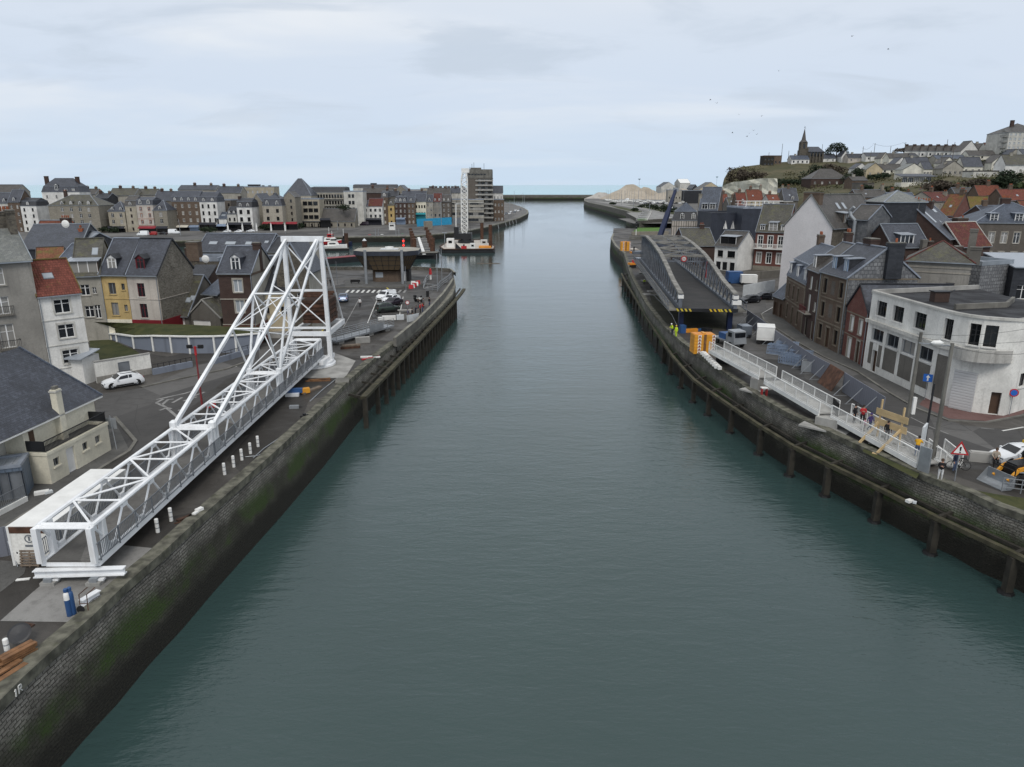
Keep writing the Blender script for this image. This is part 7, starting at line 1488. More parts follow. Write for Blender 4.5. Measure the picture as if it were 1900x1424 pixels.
house('brick_house','house with a slate roof and a wide white dormer below the dark brick gable',a,b,h,8,'brick_dark','gx',3.6,'slate',[(7.6,1.8,1.2,[.3,.62],'n')],dorm=[(.42,2.6,1.6,'t',.5,'shed')],ridge='zinc',chim=[(.75,-.1,.9,.7,1.2,'plaster_dark',0),(1.0,.0,.9,.7,.9,'brick_dark',1)])
a,b,h=HE(1631,487,1672,481,7.5)
house('lean_to','pale zinc lean to roof below the black slate tower',a,b,h,5,'brick_dark','shed',.6,'standing_seam',[])
a,b,h=HE(1634,523,1691,517,6.5)
house('low_house','low wing with a bright red tile roof behind the small brick gable',a,b,h,7,'brick_dark','gx',2.0,'tile_orange',[],ridge='tile_maroon')
a,b,h=HE(1686,485,1803,490.5,11.4)
r15=house('pavilion','grey rendered pavilion with a lichen covered pyramid roof and lead gutter',a,b,h,8,'plaster_grey','pyr',2.5,'slate_moss',[(6.6,2.2,1.0,[.72],'q')],band=[(h-.75,.3,'stone_trim'),(h-1.4,.15,'stone_trim')],ridge='tile_maroon',gutter='zinc',over=.45,chim=[(1.03,.1,1.3,.9,1.6,'plaster_dark',0),(.97,.6,.9,.9,2.2,'plaster_dark',0)])
a,b,h=HE(1822,492,1880,488,10.5)
house('annex','annex clad in diamond patterned grey slates right of the pavilion',a,b,h,7,'slate_fish','flat',0,'standing_seam',[],ridge='zinc',chim=[(.45,.9,1.6,1.0,2.0,'brick_dark',0)])
a,b,h=HE(1882,497,1960,498,10)
house('annex','dark walled building with pale metal roof at the right picture edge',a,b,h,9,'cladding_black','shed',1.2,'standing_seam',[(5.5,2,1.6,[.3,.7],'w')])
a,b,h=HE(1809,414.5,1975,416,13)
house('town_hall','grey brick building with hipped slate roof and white dormers at the right edge',a,b,h,13,'brick_grey','hip',4.4,'slate_blue',[(4.4,2.2,1.2,7,'w'),(8.6,2.4,1.25,7,'w')],trim='stone_trim',surround=True,dorm=[(f,1.7,1.8,'W',.4,'flat')for f in(.22,.5,.78)],cat='building',chim=[(.45,.5,1.8,1.2,1,'brick_dark',4)],hipf=1.3)
a,b,h=HE(1783,458,1838,456,10.6)
house('low_house','house with dark red tile roof and white dish below the grey brick building',a,b,h,8,'brick_dark','gx',4.0,'tile_maroon',[],chim=[(.55,.6,1.6,1.2,1.6,'brick_dark',0)],ridge='plaster_offwhite')
a,b,h=HE(1726,440,1800,440,11.4)
house('low_house','slate roofed house with one pale roof window between the brick gable and the red roof',a,b,h,8,'brick_dark','gx',3.2,'slate',[],sky=[(.55,.5,1.4,1.4)],chim=[(.92,.3,1.7,1.2,1.6,'brick_dark',1)])
for x0,y0,x1,y1,h,wl_,rs,rm_,lb in[(1741,399,1769,400,12,'brick_red',6.5,'tile_moss','tall mossy red tiled roof left of the wide mossy one'),(1770,397,1829,398,12,'brick_brown',5.6,'tile_lichen','wide mossy tiled roof with three white roof windows'),(1818,370,1862,370,16,'brick_brown',5.2,'tile_orange','bright orange red tiled roof at the foot of the right hill'),(1862,372,1930,372,16,'brick_brown',3.8,'tile_red','long red tiled roof at the right edge under the hill'),(1832,383,1905,383,13.5,'brick_red',2.4,'tile_lichen','low yellow mossy tiled roof above the grey brick building'),(1776,366,1817,366,16.6,'plaster_dark',3.6,'slate_brown','grey roof with a small gable dormer beside the orange red roof'),(1697,368,1730,367,16,'plaster_dark',1.6,'tile_lichen','narrow orange mossy roof right of the white gable block'),(1327,374,1338,374,12,'plaster_dark',5,'slate_blue','small blue slate roof right of the high slate house'),(1338,378,1352,378,11.5,'plaster_dark',5,'tile_orange','small red roof nearest the cliff foot'),(1352,380,1368,380,11.5,'plaster_dark',3.4,'slate_moss','small mossy roof between two red roofs'),(1368,381,1386,381,11.5,'brick_brown',6,'tile_red','steep red roof with a white dormer below the cliff'),(1388,372,1416,372,13.2,'plaster_buff',5.6,'tile_orange','larger red roof with a tall stone chimney below the cliff'),(1426,373,1447,373,13.4,'plaster_offwhite',3,'tile_orange','red roof left of the slate roofs below the cliff'),(1433,364,1457,364,15,'plaster_greige',4,'slate_blue','blue slate roof with pale skylights below the cliff'),(1455,372,1481,372,13.6,'plaster_dark',6,'slate','steep slate roof with a dark dormer beside the white gable'),(1481,359,1536,358,15.8,'plaster_offwhite',4.2,'slate_blue','long blue slate roof above the white gable'),(1497,353,1542,352,17.4,'brick_brown',3.6,'tile_orange','long orange tiled roof behind the blue slate roof'),(1464,352,1481,352,17.6,'brick_red',2.2,'tile_maroon','short maroon tiled roof left of the long orange roof'),(1546,352,1590,351,17.4,'plaster_dark',2.0,'tile_maroon','maroon roof with two dishes under the grand slate house'),(1402,366,1432,366,14.4,'plaster_dark',3,'slate_brown','brown roof with scaffold pipes below the cliff'),(1655,397,1700,397,13,'plaster_dark',2,'slate_dark','dark roof under the white gable block'),(1697,386,1741,387,13.5,'plaster_greige',3.4,'slate','slate roof between the white gable block and the mossy red roofs'),(1590,366,1648,366,16.2,'brick_brown',3,'slate_brown','brown slate roof behind the black stair tower'),(1655,374,1702,374,15.5,'plaster_dark',3,'slate_blue','blue slate roof behind the white gable block'),(1830,402,1880,402,13.2,'brick_dark',2.6,'slate','dark slate roof just above the hipped grey brick building'),(1735,374,1776,373,16,'plaster_greige',3,'tile_maroon','maroon roof below the brown bramble bank'),(1905,402,1990,402,13,'brick_brown',4,'tile_red','red roof beyond the right picture edge')]:
 a,b,h=HE(x0,y0,x1,y1,h);f=R.uniform(.2,.8)
 house('back_house',lb,a,b,h,10,wl_,'gx',rs,rm_,[(h-2.4,1.3,1.0,2,'w')],sky=[(.25,.3,.9,.9),(.7,.4,.9,.9)]if 'window' in lb or 'skylight' in lb else[(R.uniform(.3,.7),.4,.8,.9)],chim=[(f,.5,1.3,.9,1.5,'brick_brown',3)]+([(.95,.5,1.2,1.2,2.2,'stone_block',2)]if R.random()<.5 else[]),dorm=[(.6,1.4,1.5,'w',.4,'gab')]if 'dormer' in lb else[],ridge='slate_brown' if 'tile' in rm_ else 'lead')
a,b,h=HE(1651,385,1689,385,13.6)
house('back_house','plain white gable block with a slate side roof',a,b,h+2.5,9,'gable_white','flat',0,'slate',[])
# hill with chalk cliff, houses, church
def pw(x,T):
 for(x0,y0),(x1,y1)in zip(T,T[1:]):
  if x<=x1:return y0+(y1-y0)*max(0,(x-x0)/(x1-x0))
 return T[-1][1]
YB=[(1338,366),(1450,368),(1600,362),(1750,353),(2150,345)];YC=[(1338,362),(1341,341),(1344,331),(1350,321),(1360,314),(1376,310),(1400,307),(1440,302),(1480,299),(1560,298),(1620,292),(1700,286),(1780,281),(1850,281),(1900,279),(2150,262)]
Y0T=[(1338,505),(1420,430),(1600,340),(1900,290),(2150,270)];Y1T=[(1338,520),(1360,560),(1450,585),(1600,585),(1900,500),(2150,470)]
def hill(x,row):
 yb,yc=pw(x,YB),pw(x,YC);v=max(-.3,min(1,(yb-row)/max(1,yb-yc)));Y=pw(x,Y0T)+(pw(x,Y1T)-pw(x,Y0T))*v;return A(x,row,Y)
xs=[1338,1340,1342,1344,1347,1350,1355,1360,1368,1376,1388,1400]+list(range(1420,2160,20));rows=[]
for v in[-1,0,.12,.25,.4,.55,.7,.85,.95,1.0,1.2]:
 r_=[]
 for x in xs:
  if v==-1:p=A(x,pw(x,YB),pw(x,Y0T));r_.append((p.x*.93,p.y-45,.2))
  elif v>1:p=A(x,pw(x,YC),pw(x,Y1T));r_.append((p.x*1.5+20,p.y+260,p.z-4))
  else:
   p=hill(x,pw(x,YB)+(pw(x,YC)-pw(x,YB))*v);n_=sin(x*.11+v*9)*.9+sin(x*.31)*.5;r_.append((p.x,p.y,p.z+(n_*(.2+v*(1-v)*2)if v<1 else 0)))
 rows.append(r_)
struct(MB().grid(rows,'grass_dry').obj('hill',smooth=True))
tp=[(1341,346),(1346,343),(1353,340),(1362,338),(1374,337),(1388,335),(1400,333),(1412,331.5),(1425,331),(1436,331),(1442,332)]
ck=[]
for k in range(6):
 f=k/5;ck.append([A(x+R.uniform(-1,1),y+(pw(x,YB)+4-y)*f,pw(x,Y0T)-4-8*f+R.uniform(-2,2))for x,y in tp])
struct(MB().grid(ck,'chalk').obj('chalk_cliff'))
for i,(x0,x1,y0,y1,m,n,lb)in enumerate([(1346,1376,312,341,'scrub',900,'brown scrub on the rounded left shoulder of the cliff'),(1368,1412,318,339,'scrub',900,'dark scrub above the pale chalk face'),(1404,1450,331,347,'leaf_dark',700,'green bushes at the right end of the chalk face'),(1448,1490,331,343,'leaf_dark',600,'low dark bushes right of the chalk face'),(1486,1530,307,338,'leaf_dark',1100,'big dark bush below the church'),(1522,1562,304,330,'scrub',800,'brown bare thicket right of the big dark bush'),(1556,1588,311,338,'leaf_dark',700,'round dark bush left of the white veranda house'),(1610,1650,321,333,'leaf_dark',500,'garden hedge below the white gabled house'),(1715,1780,333,352,'scrub',1000,'brown bramble bank above the red roofs'),(1776,1840,330,346,'scrub',800,'brown bramble bank right of the first one'),(1834,1882,318,350,'leaf_dark',1100,'big dark green tree above the orange roof'),(1868,1935,335,352,'leaf',700,'green bushes at the right edge of the hill'),(1795,1832,296,313,'leaf_dark',500,'dark hedge between the hill houses'),(1722,1740,288,302,'leaf_dark',300,'dark tree left of the long bluish house'),(1736,1752,303,322,'leaf',300,'small green tree between the veranda house and the beige house'),(1845,1872,281,293,'leaf_dark',350,'hedge below the apartment block'),(1630,1668,345,356,'leaf_dark',400,'bushes at the foot of the garden steps'),(1588,1606,340,356,'leaf_dark',300,'dark conifer at the hill foot'),(1654,1676,273,283,'scrub',300,'bare bush on the skyline left of the white terrace')]):
 p=hill((x0+x1)/2,y1);s_=p.y/F;shrub('bush',lb,'bush',p-Vector((0,4,.8)),(x1-x0)*s_*1.15,(y1-y0)*s_*1.1,m,int(n*1.6),.55,20+i,d=9,trunk=False)
bl=[]
rs_=random.Random(11)
for _ in range(170):
 x=rs_.uniform(1352,1960);v=rs_.random()**1.3;row=pw(x,YB)+(pw(x,YC)-pw(x,YB))*v*.93
 if 1440<x<1720 and v>.75:continue
 p=hill(x,row);k_=rs_.uniform(1.6,4.2);bl.append((p.x,p.y,p.z+.6,k_*1.5,k_,k_*.55))
o=leaf_cloud('hillside_scrub',None,bl,9000,.5,'leaf_olive',5);tag(o,'patchy olive scrub and hedges growing all over the hillside','scrub',None,'stuff')
p=hill(1550,299);s_=p.y/F;pn=thing('pine_tree','dark spreading pine tree beside the church on the skyline','tree',p);Hh=31*s_
leaf_cloud('crown',pn,[(0,0,Hh*.82,6,5,2.4),(-4.5,0,Hh*.62,4,4,2.2),(4.5,0,Hh*.65,4.4,4,2.3),(7,0,Hh*.42,3,3,2.6),(-6.8,0,Hh*.42,3.4,3,2.4),(1,0,Hh*.55,3,3,1.6),(6,1,Hh*.22,3.6,3,3),(-5,0,Hh*.25,3.4,3,2.6),(0,1,Hh*.2,2,2,2)],2600,.5,'leaf_dark',5)
mb=MB();mb.tube((0,0,-1),(.3,0,Hh*.7),.6,'bark',6,.3);[mb.tube((0,0,Hh*.25),(x,0,z*Hh),.25,'bark',5,.1)for x,z in((-4.5,.6),(4.5,.6),(6.5,.42),(-6,.4))];mb.obj('trunk',pn)
def hh(x0,x1,base,eave,wall,roof,rise,rm,cols,rw,st,label,**k):
 c=hill((x0+x1)/2,base);a,b=A(x0,eave,c.y),A(x1,eave,c.y);sk=k.pop('skew',0);h=a.z-c.z;a.z=b.z=c.z;a.y-=sk;b.y+=sk
 win=[(i*(h/rw)+.7,min(1.4,h/rw-1.2),1.2,cols,st)for i in range(rw)]if cols else[]
 return house(k.pop('nm','hill_house'),label,a,b,max(h,2.2),k.pop('d',9),wall,roof,rise,rm,win,z0=-4,ridge=k.pop('ridge','slate_brown'),**k)
PW_,PC,PO='plaster_white','plaster_ivory','plaster_offwhite'
r=hh(1418,1437,308,290,'old_timber','flat',0,'dark_steel',3,2,'K','modern timber house with balconies at the left end of the hill',ridge='brown_frame');hh(1437,1451,305,290,'brick_brown','flat',0,'dark_steel',2,1,'K','brown wing of the modern timber house')
for i,(x0,x1,bs,ev,w_,rf,rs,rm_,cl,rw_,lb,kw)in enumerate([(1469,1502,304,296,PW_,'gx',3,'slate_blue',4,1,'low white bungalow with blue roof before the church',{}),(1511,1551,301,294,PW_,'gx',3.2,'slate',4,1,'low white bungalow with long slate roof under the pine',{}),(1562,1574,301,290,PW_,'gy',4,'slate',1,1,'white gable end right of the pine',{}),(1574,1611,301,293,'plaster_pinkish','gx',3,S2,3,1,'dark roofed bungalow right of the pine',{}),(1607,1642,298,290,PW_,'gx',2.6,'slate',3,1,'white bungalow on the skyline left of the lamp poles',{}),(1635,1650,304,294,PC,'gy',4,'slate_brown',1,1,'cream gable end of the long brown roofed house',{}),(1650,1690,304,294,PC,'gx',3.4,'slate_brown',3,1,'long cream house with brown roof in the middle of the hill',{}),(1690,1703,300,290,PO,'gx',2,S2,1,1,'small dark roofed house by the white terrace',{}),(1661,1684,316,304,PW_,'gy',4,'slate',1,1,'white gable behind the veranda house',{}),(1684,1726,316,306,PW_,'gx',4.6,'slate',2,1,'white house with wide slate roof behind the veranda house',{}),(1586,1611,322,313,PW_,'gy',3.4,'slate',1,1,'small white gable above the dark round bush',{}),(1608,1638,327,315,'plaster_buff','gy',4,'slate_pale',2,1,'cream gabled house with glazed porch on the hill',{}),(1636,1674,322,315,PC,'gx',3.4,'slate_brown',3,1,'low brown roofed wing beside the cream gabled house',{}),(1676,1714,330,315,PC,'gy',3.4,'slate_pale',4,1,'cream veranda house with a wide low gable',{}),(1714,1731,327,314,PC,'gx',4,'slate',3,1,'right wing of the cream veranda house',{}),(1737,1793,302,295,'plaster_greige','gx',2.4,'slate_blue',4,1,'long bluish house below the white terrace',{}),(1798,1848,296,289,PC,'gx',3.2,'slate_brown',3,1,'cream bungalow with brown roof below the skyline gable',{}),(1749,1772,314,303,PC,'gy',3.4,'slate_brown',1,1,'cream gable behind the beige grey house',{}),(1750,1788,326,313,'plaster_greige','gy',4,'slate_brown',4,1,'beige grey gabled house with white shutters',{}),(1788,1824,322,309,PC,'gx',5,'slate',3,1,'slate roofed cream wing of the beige grey house',{}),(1841,1873,314,302,PC,'gy',4.4,'slate_brown',2,1,'cream gabled house near the right edge of the hill',{}),(1866,1925,323,306,PW_,'gx',5,'slate_moss',3,1,'white house with mossy roof at the right edge of the hill',{}),(1871,1897,295,289,'plaster_greige','gy',3.6,'slate',2,1,'pale blue gable below the apartment block',{}),(1897,1940,293,286,PW_,'gx',3,'slate',2,1,'white bungalow at the right edge below the apartment block',{}),(1813,1832,284,277,'plaster_beige','gx',4,'slate_brown',1,1,'beige house with brown roof on the skyline',{}),(1831,1858,285,277,PO,'gx',4.4,'tile_maroon',2,1,'house with maroon roof on the skyline beside the apartment block',{}),(1806,1870,327,319,PO,'flat',0,'concrete',4,1,'row of low pale garages on the hill',{}),(1581,1610,348,335,'brick_brown','gx',2,'slate_brown',2,1,'brown house at the hill foot left of the garden steps',{}),(1596,1622,350,341,'plaster_dark','flat',0,'concrete',1,1,'grey shed with pale roof below the garden steps',{}),(1506,1574,344,332,'brick_dark','hip',6,'slate_brown',5,1,'grand house with a steep hipped slate roof at the hill foot',dict(d=15))]):
 hh(x0,x1,bs,ev,w_,rf,rs*.95,rm_,cl,rw_,'w' if i%4 else 'k',lb,chim=[(.3,.5,1.4,1,1.2,'plaster_greige',0)]if i%3==0 else[],**kw)
p=hill(1700,343);s_=p.y/F;v_=thing('veranda','white glazed veranda with grey roof under the cream veranda house','veranda',p-Vector((33*s_,3,0)));MB().bb(0,56*s_,0,6,-4,1.0,PC).bb(0,56*s_,.1,6,3.6,3.9,PC).slab([(-1,-1.5,3.9),(58*s_,-1.5,3.9),(58*s_,6,5.2),(-1,6,5.2)],.2,'slate').obj('wall',v_);[link(win_mesh(2.6,2.5,'t'),'window',v_,(1.6+i*2.9,.1,1.0))for i in range(int(56*s_/2.9))]
for i in range(7):
 x0=1681+i*14.6;e=['first','second','third','fourth','fifth','sixth','seventh'][i]
 hh(x0,x0+14.4,291-i*.2,280.2+i*.2,PW_,'gx',3.8,'slate_brown',2,1,'k',f'{e} house from the left in the white terrace on the skyline',group='white terrace on the hill',chim=[(.05,.5,2.2,1.2,1.0,'brick_dark',0)],skew=-2)
hh(1783,1816,292,281,PW_,'gy',6.5,'slate_brown',1,1,'w','broad white gable end of the skyline terrace')
r=hh(1873,1940,287,246,'plaster_offwhite','hip',6,'slate_brown',8,5,'p','pale five storey apartment block on the right skyline',d=22,cat='building',chim=[(.35,.5,2,1.5,2,'brick_dark',0)],hipf=1.5)
for i in range(4):MB().bb(-1.8,-.01,1,6,4+i*3.3,4.3+i*3.3,'concrete').bb(-1.8,-1.7,1,6,4.3+i*3.3,5.3+i*3.3,'concrete').obj('balcony',r)
p=hill(1487,301);s_=p.y/F;ch=thing('church','dark stone church with a tall pointed spire on the hilltop','church',p);tw_=13*s_/2;th_=33*s_
mb=MB();mb.bb(-tw_,tw_,-tw_,tw_,-4,th_*.6,'flint_dark');mb.bb(-tw_*.85,tw_*.85,-tw_*.85,tw_*.85,th_*.6,th_,'flint_dark');[mb.bb(sx*tw_-.5,sx*tw_+.5,-tw_-.5,-tw_+.5,-4,th_*.7,'flint_dark')for sx in(-1,1)];mb.bb(-tw_*1.25,-tw_,-tw_,tw_,-4,th_*.35,'flint_dark');mb.obj('tower',ch)
MB().lathe([(tw_*1.15,th_),(tw_*.62,th_+4*s_),(.1,th_+23*s_)],(0,0,0),'slate_brown',8).tube((0,0,th_+22*s_),(0,0,th_+27*s_),.12,'dark_steel',5).bar((-.7,0,th_+25.5*s_),(.7,0,th_+23.5*s_),.2,.2,'dark_steel').obj('spire',ch)
nl=28*s_;mb=MB();mb.bb(tw_,tw_+nl,-4,8,-4,17*s_,'flint_dark');[mb.bb(tw_+nl*f-.4,tw_+nl*f+.4,-5.2,-4,-4,14*s_,'flint_dark')for f in(.1,.3,.5,.7,.9)];mb.obj('nave',ch);mb=MB();mb.slab([(tw_,-4.6,17*s_),(tw_+nl,-4.6,17*s_),(tw_+nl*.8,2,26*s_),(tw_,2,26*s_)],.3,'slate');mb.slab([(tw_+nl,8.6,17*s_),(tw_,8.6,17*s_),(tw_,2.01,26*s_),(tw_+nl*.8,2.01,26*s_)],.3,'slate');mb.poly([(tw_+nl,-4.6,17*s_),(tw_+nl,8.6,17*s_),(tw_+nl*.8,2,26*s_)],'slate');mb.obj('nave_roof',ch)
for f in(.2,.4,.6,.8):link(win_mesh(1.6,3.2,'K'),'window',ch,(tw_+nl*f,-4.06,9*s_))
link(win_mesh(1.6,3.4,'K'),'window',ch,(0,-tw_*.85-.06,th_*.68))
for x,y,yt,lb in[(1425,306,283,'pole before the modern timber house'),(1449,301,267,'tall mast left of the church'),(1462,300,280,'thin mast between timber house and church'),(1523,299,268,'pole with a lamp right of the church'),(1599,298,272,'pole above the dark roofed bungalow'),(1620,297,266,'first tall wire pole on the skyline'),(1650,296,271,'second wire pole on the skyline'),(1677,292,264,'tall wire pole left of the white terrace'),(1754,290,259,'tall mast behind the white terrace'),(1766,302,264,'pole in front of the white terrace'),(1744,318,286,'pole left of the long bluish house'),(1612,316,280,'pole above the small white gable'),(1655,306,284,'pole before the long cream house'),(1713,290,280,'short pole by the white terrace')]:
 p=hill(x,y);pole('utility_pole',lb,'pole',p,Zr(yt,p.y)-p.z,.22,'plaster_dark')
mb=MB()
for(xa,ya),(xb,yb_)in(((1620,267),(1677,265)),((1677,266),(1744,288)),((1620,269),(1599,274)),((1677,265),(1700,270))):
 pa_,pb_=A(xa,ya,560),A(xb,yb_,555);L_=[pa_.lerp(pb_,i/8)-Vector((0,0,2.2*sin(pi*i/8)))for i in range(9)];mb.path(L_,.06,'dark_steel',4)
tag(mb.obj('overhead_wire'),'thin sagging wires between the skyline poles','wire')
for i,(x,y)in enumerate([(1445,132),(1318,186),(1371,213),(1413,216),(1390,248),(1398,243),(1359,247),(1386,254),(1404,250),(1648,92),(1581,68),(1330,192)]):
 g=tag(MB().poly([(-.9,0,.25),(-.35,-.15,.38),(0,-.1,0),(0,.2,0),(-.4,.15,.36)],'cloth_grey').poly([(.9,0,.25),(.35,-.15,.38),(0,-.1,0),(0,.2,0),(.4,.15,.36)],'cloth_grey').hexa([(-.08,-.4,-.06),(.08,-.4,-.06),(.05,.45,0),(-.05,.45,0)],[(-.06,-.35,.08),(.06,-.35,.08),(.03,.4,.05),(-.03,.4,.05)],'cloth_grey').obj('gull',None,A(x,y,330),R.uniform(0,6)),'tiny grey gull flying in the sky left of the hill','gull','gulls in the sky')
 # outer harbour
def mound(label,x0,x1,base,top,Y,seed,m='sand'):
 rr=random.Random(seed);a,b=A(x0,base,Y),A(x1,base,Y);W_=b.x-a.x;h=Zr(top,Y)-OZ;rows=[]
 for j in range(15):
  v=j/14*2-1;r_=[]
  for i in range(33):
   u=i/32*2-1;e=max(0,1-hypot(u,v));z=h*min(1,e*1.25)*(.9+.08*sin(u*5+seed)+.04*sin(u*11+v*4+seed*2));r_.append((a.x+W_*(u+1)/2,Y+W_*.28*v,OZ-.05+z))
  rows.append(r_)
 return tag(MB().grid(rows,m).obj('sand_heap',smooth=True),label,'heap')
mound('biggest sand heap with a rounded peak by the jetty',1112,1225,362,342.5,1010,1);mound('second sand heap right of the biggest peak',1166,1232,362,345,1030,4);mound('long low sand heap in front of the white warehouse',1180,1335,362,350.5,1000,7);mound('low pale shingle heap left of the sand heaps',1085,1150,363,356.5,1060,9,'shingle')
fh(1262,1281,1020,340,PO,'gx',6,'white_paint',[],0,'w','tall white sloping warehouse behind the sand',nm='warehouse',cat='warehouse',d=40)
fh(1227,1254,1030,347,'plaster_offwhite','gy',7,'slate_dark',[],0,'w','white gabled shed behind the long sand heap',nm='warehouse',cat='warehouse',d=40);fh(1284,1296,900,350,'cladding_black','gy',5,S2,[],0,'w','small dark gabled shed right of the white warehouse',nm='warehouse',cat='warehouse',d=30);fh(1297,1340,860,352,'plaster_buff','gy',9,'slate_brown',[],0,'w','wide pale gabled shed by the cliff foot',nm='warehouse',cat='warehouse',d=30)
fh(1265,1318,700,354,'cladding_black','flat',0,S2,[],0,'w','long dark low shed before the warehouses',nm='warehouse',cat='warehouse');fh(1240,1265,690,353,'plaster_greige','flat',0,'concrete',4,2,'k','grey and white port office left of the dark shed',nm='office',cat='building')
for x,y,yt,lb in[(1185,363,333,'tall floodlight mast beside the sand heap'),(1328,362,329,'tall floodlight mast left of the cliff'),(1153,381,360,'lamp post on the outer harbour quay'),(1175,391,368,'second lamp post on the outer harbour quay'),(1205,392,378,'third lamp post by the boat slip')]:
 p=GO(x,y);o=pole('lamp_mast',lb,'mast',p,Zr(yt,p.y)-OZ,.3 if y<370 else.2,'galvanised')
 if y<370:MB().lathe([(.6,0),(2.4,1.2),(2.4,2),(0,2)],(0,0,Zr(yt,p.y)-OZ-1),'galvanised',10).obj('lamp_head',o)
sb=None
for i in range(34):
 x=1104+i*4.6+R.uniform(-1.5,1.5);p=GO(x,376+R.uniform(-1.2,3)+i*.12)+Vector((20,60,0));lb='small moored yacht with a bare mast in the distant marina'
 if sb is None:
  sb=thing('sailing_boat',lb,'boat',p,0,'yachts in the distant marina');rr_=[[((f-.5)*9,-1.5*(1-f**3),1.3),((f-.5)*9,0,-.2),((f-.5)*9,1.5*(1-f**3),1.3)]for f in(0,.3,.6,.85,1)];MB().grid(rr_,'white_paint').poly([q_[0]for q_ in rr_]+[q_[2]for q_ in rr_[::-1]],'white_paint').bb(-2,1.5,-.8,.8,1.3,2.0,'white_paint').obj('hull',sb);MB().tube((.3,0,1.3),(.3,0,13),.14,'galvanised',5).bar((.3,0,2.6),(-3.4,0,2.6),.2,.25,'tarp').obj('mast',sb)
 else:copy_tree(sb,p,R.uniform(-.5,.5))
for i in range(22):
 p=GO(1188+(i%11)*8.2+R.uniform(-2,2),378.5 if i<11 else 383.5+(i%11)*.5);car('hatch',['car_white','car_grey','car_black'][i%3],f'small distant {["white", "grey", "black"][i%3]} car in the outer harbour car park',p,R.uniform(0,.4),'cars in the outer harbour car park',detail=False)
car('bigvan','car_white','white van in the outer harbour car park',GO(1163,372),0,detail=False)
for i,(x,y,w_,h_)in enumerate([(1194,386,10,4),(1206,389,12,5),(1222,391,12,5.5),(1236,394,12,5.5),(1248,397,12,5),(1137,380,8,2.5),(1178,392,6,2.5)]):shrub('bush',f'{["leftmost", "second", "third", "fourth", "rightmost"][i]} bush in the dark row beside the harbour road' if i<5 else['low bush on the harbour wall grass','low bush at the foot of the quay lamp'][i-5],'bush',GO(x,y),w_,h_,'leaf_dark',300,.6,60+i,d=6,trunk=False)
a,b=G(1186,424),G(1253,420);bq=thing('stone_quay','square stone quay block with small boats laid up on top','quay',(0,0,0));MB().prism([(a.x,a.y),(b.x,b.y),(b.x+6,b.y+95),(a.x+8,a.y+95)],WZ-1,4.2,'quay_far','pad').obj('wall',bq)
for i in range(5):
 p=G(1192+i*2.2,410-i*3.6,4.2);rr_=[[((f-.5)*6,-1.1*(1-f**3),1.2),((f-.5)*6,0,.1),((f-.5)*6,1.1*(1-f**3),1.2)]for f in(0,.3,.6,.85,1)];o=thing('dinghy',['nearest','second nearest','middle','second farthest','farthest'][i]+' of five white dinghies on the stone quay block','dinghy',p,.3,'dinghies on the stone quay');MB().grid(rr_,'white_paint').obj('hull',o);MB().poly([q_[0]for q_ in rr_]+[q_[2]for q_ in rr_[::-1]],'tarp').obj('cover',o)
sheet('lawn',[(1173,433),(1182,424),(1226,423.5),(1224,432.5)],'grass_bright',.3);panel('low_wall','low stone wall behind the bright green lawn','wall',1172,437,1240,436,1.6,'stone_block',.6);panel('low_wall','dark bank below the bright green lawn','wall',1168,444,1220,446,1.2,'concrete_dark',.8)
p=G(1180,437);sm=pole('signal_mast','white signal mast with dark lamps by the bright green lawn','signal',p,Zr(411,p.y),.2,'white_paint');[MB().box((0,-.3,Zr(411,p.y)-.5-k*1.1),(.8,.5,.9),'black').obj('lamp',sm)for k in range(3)]
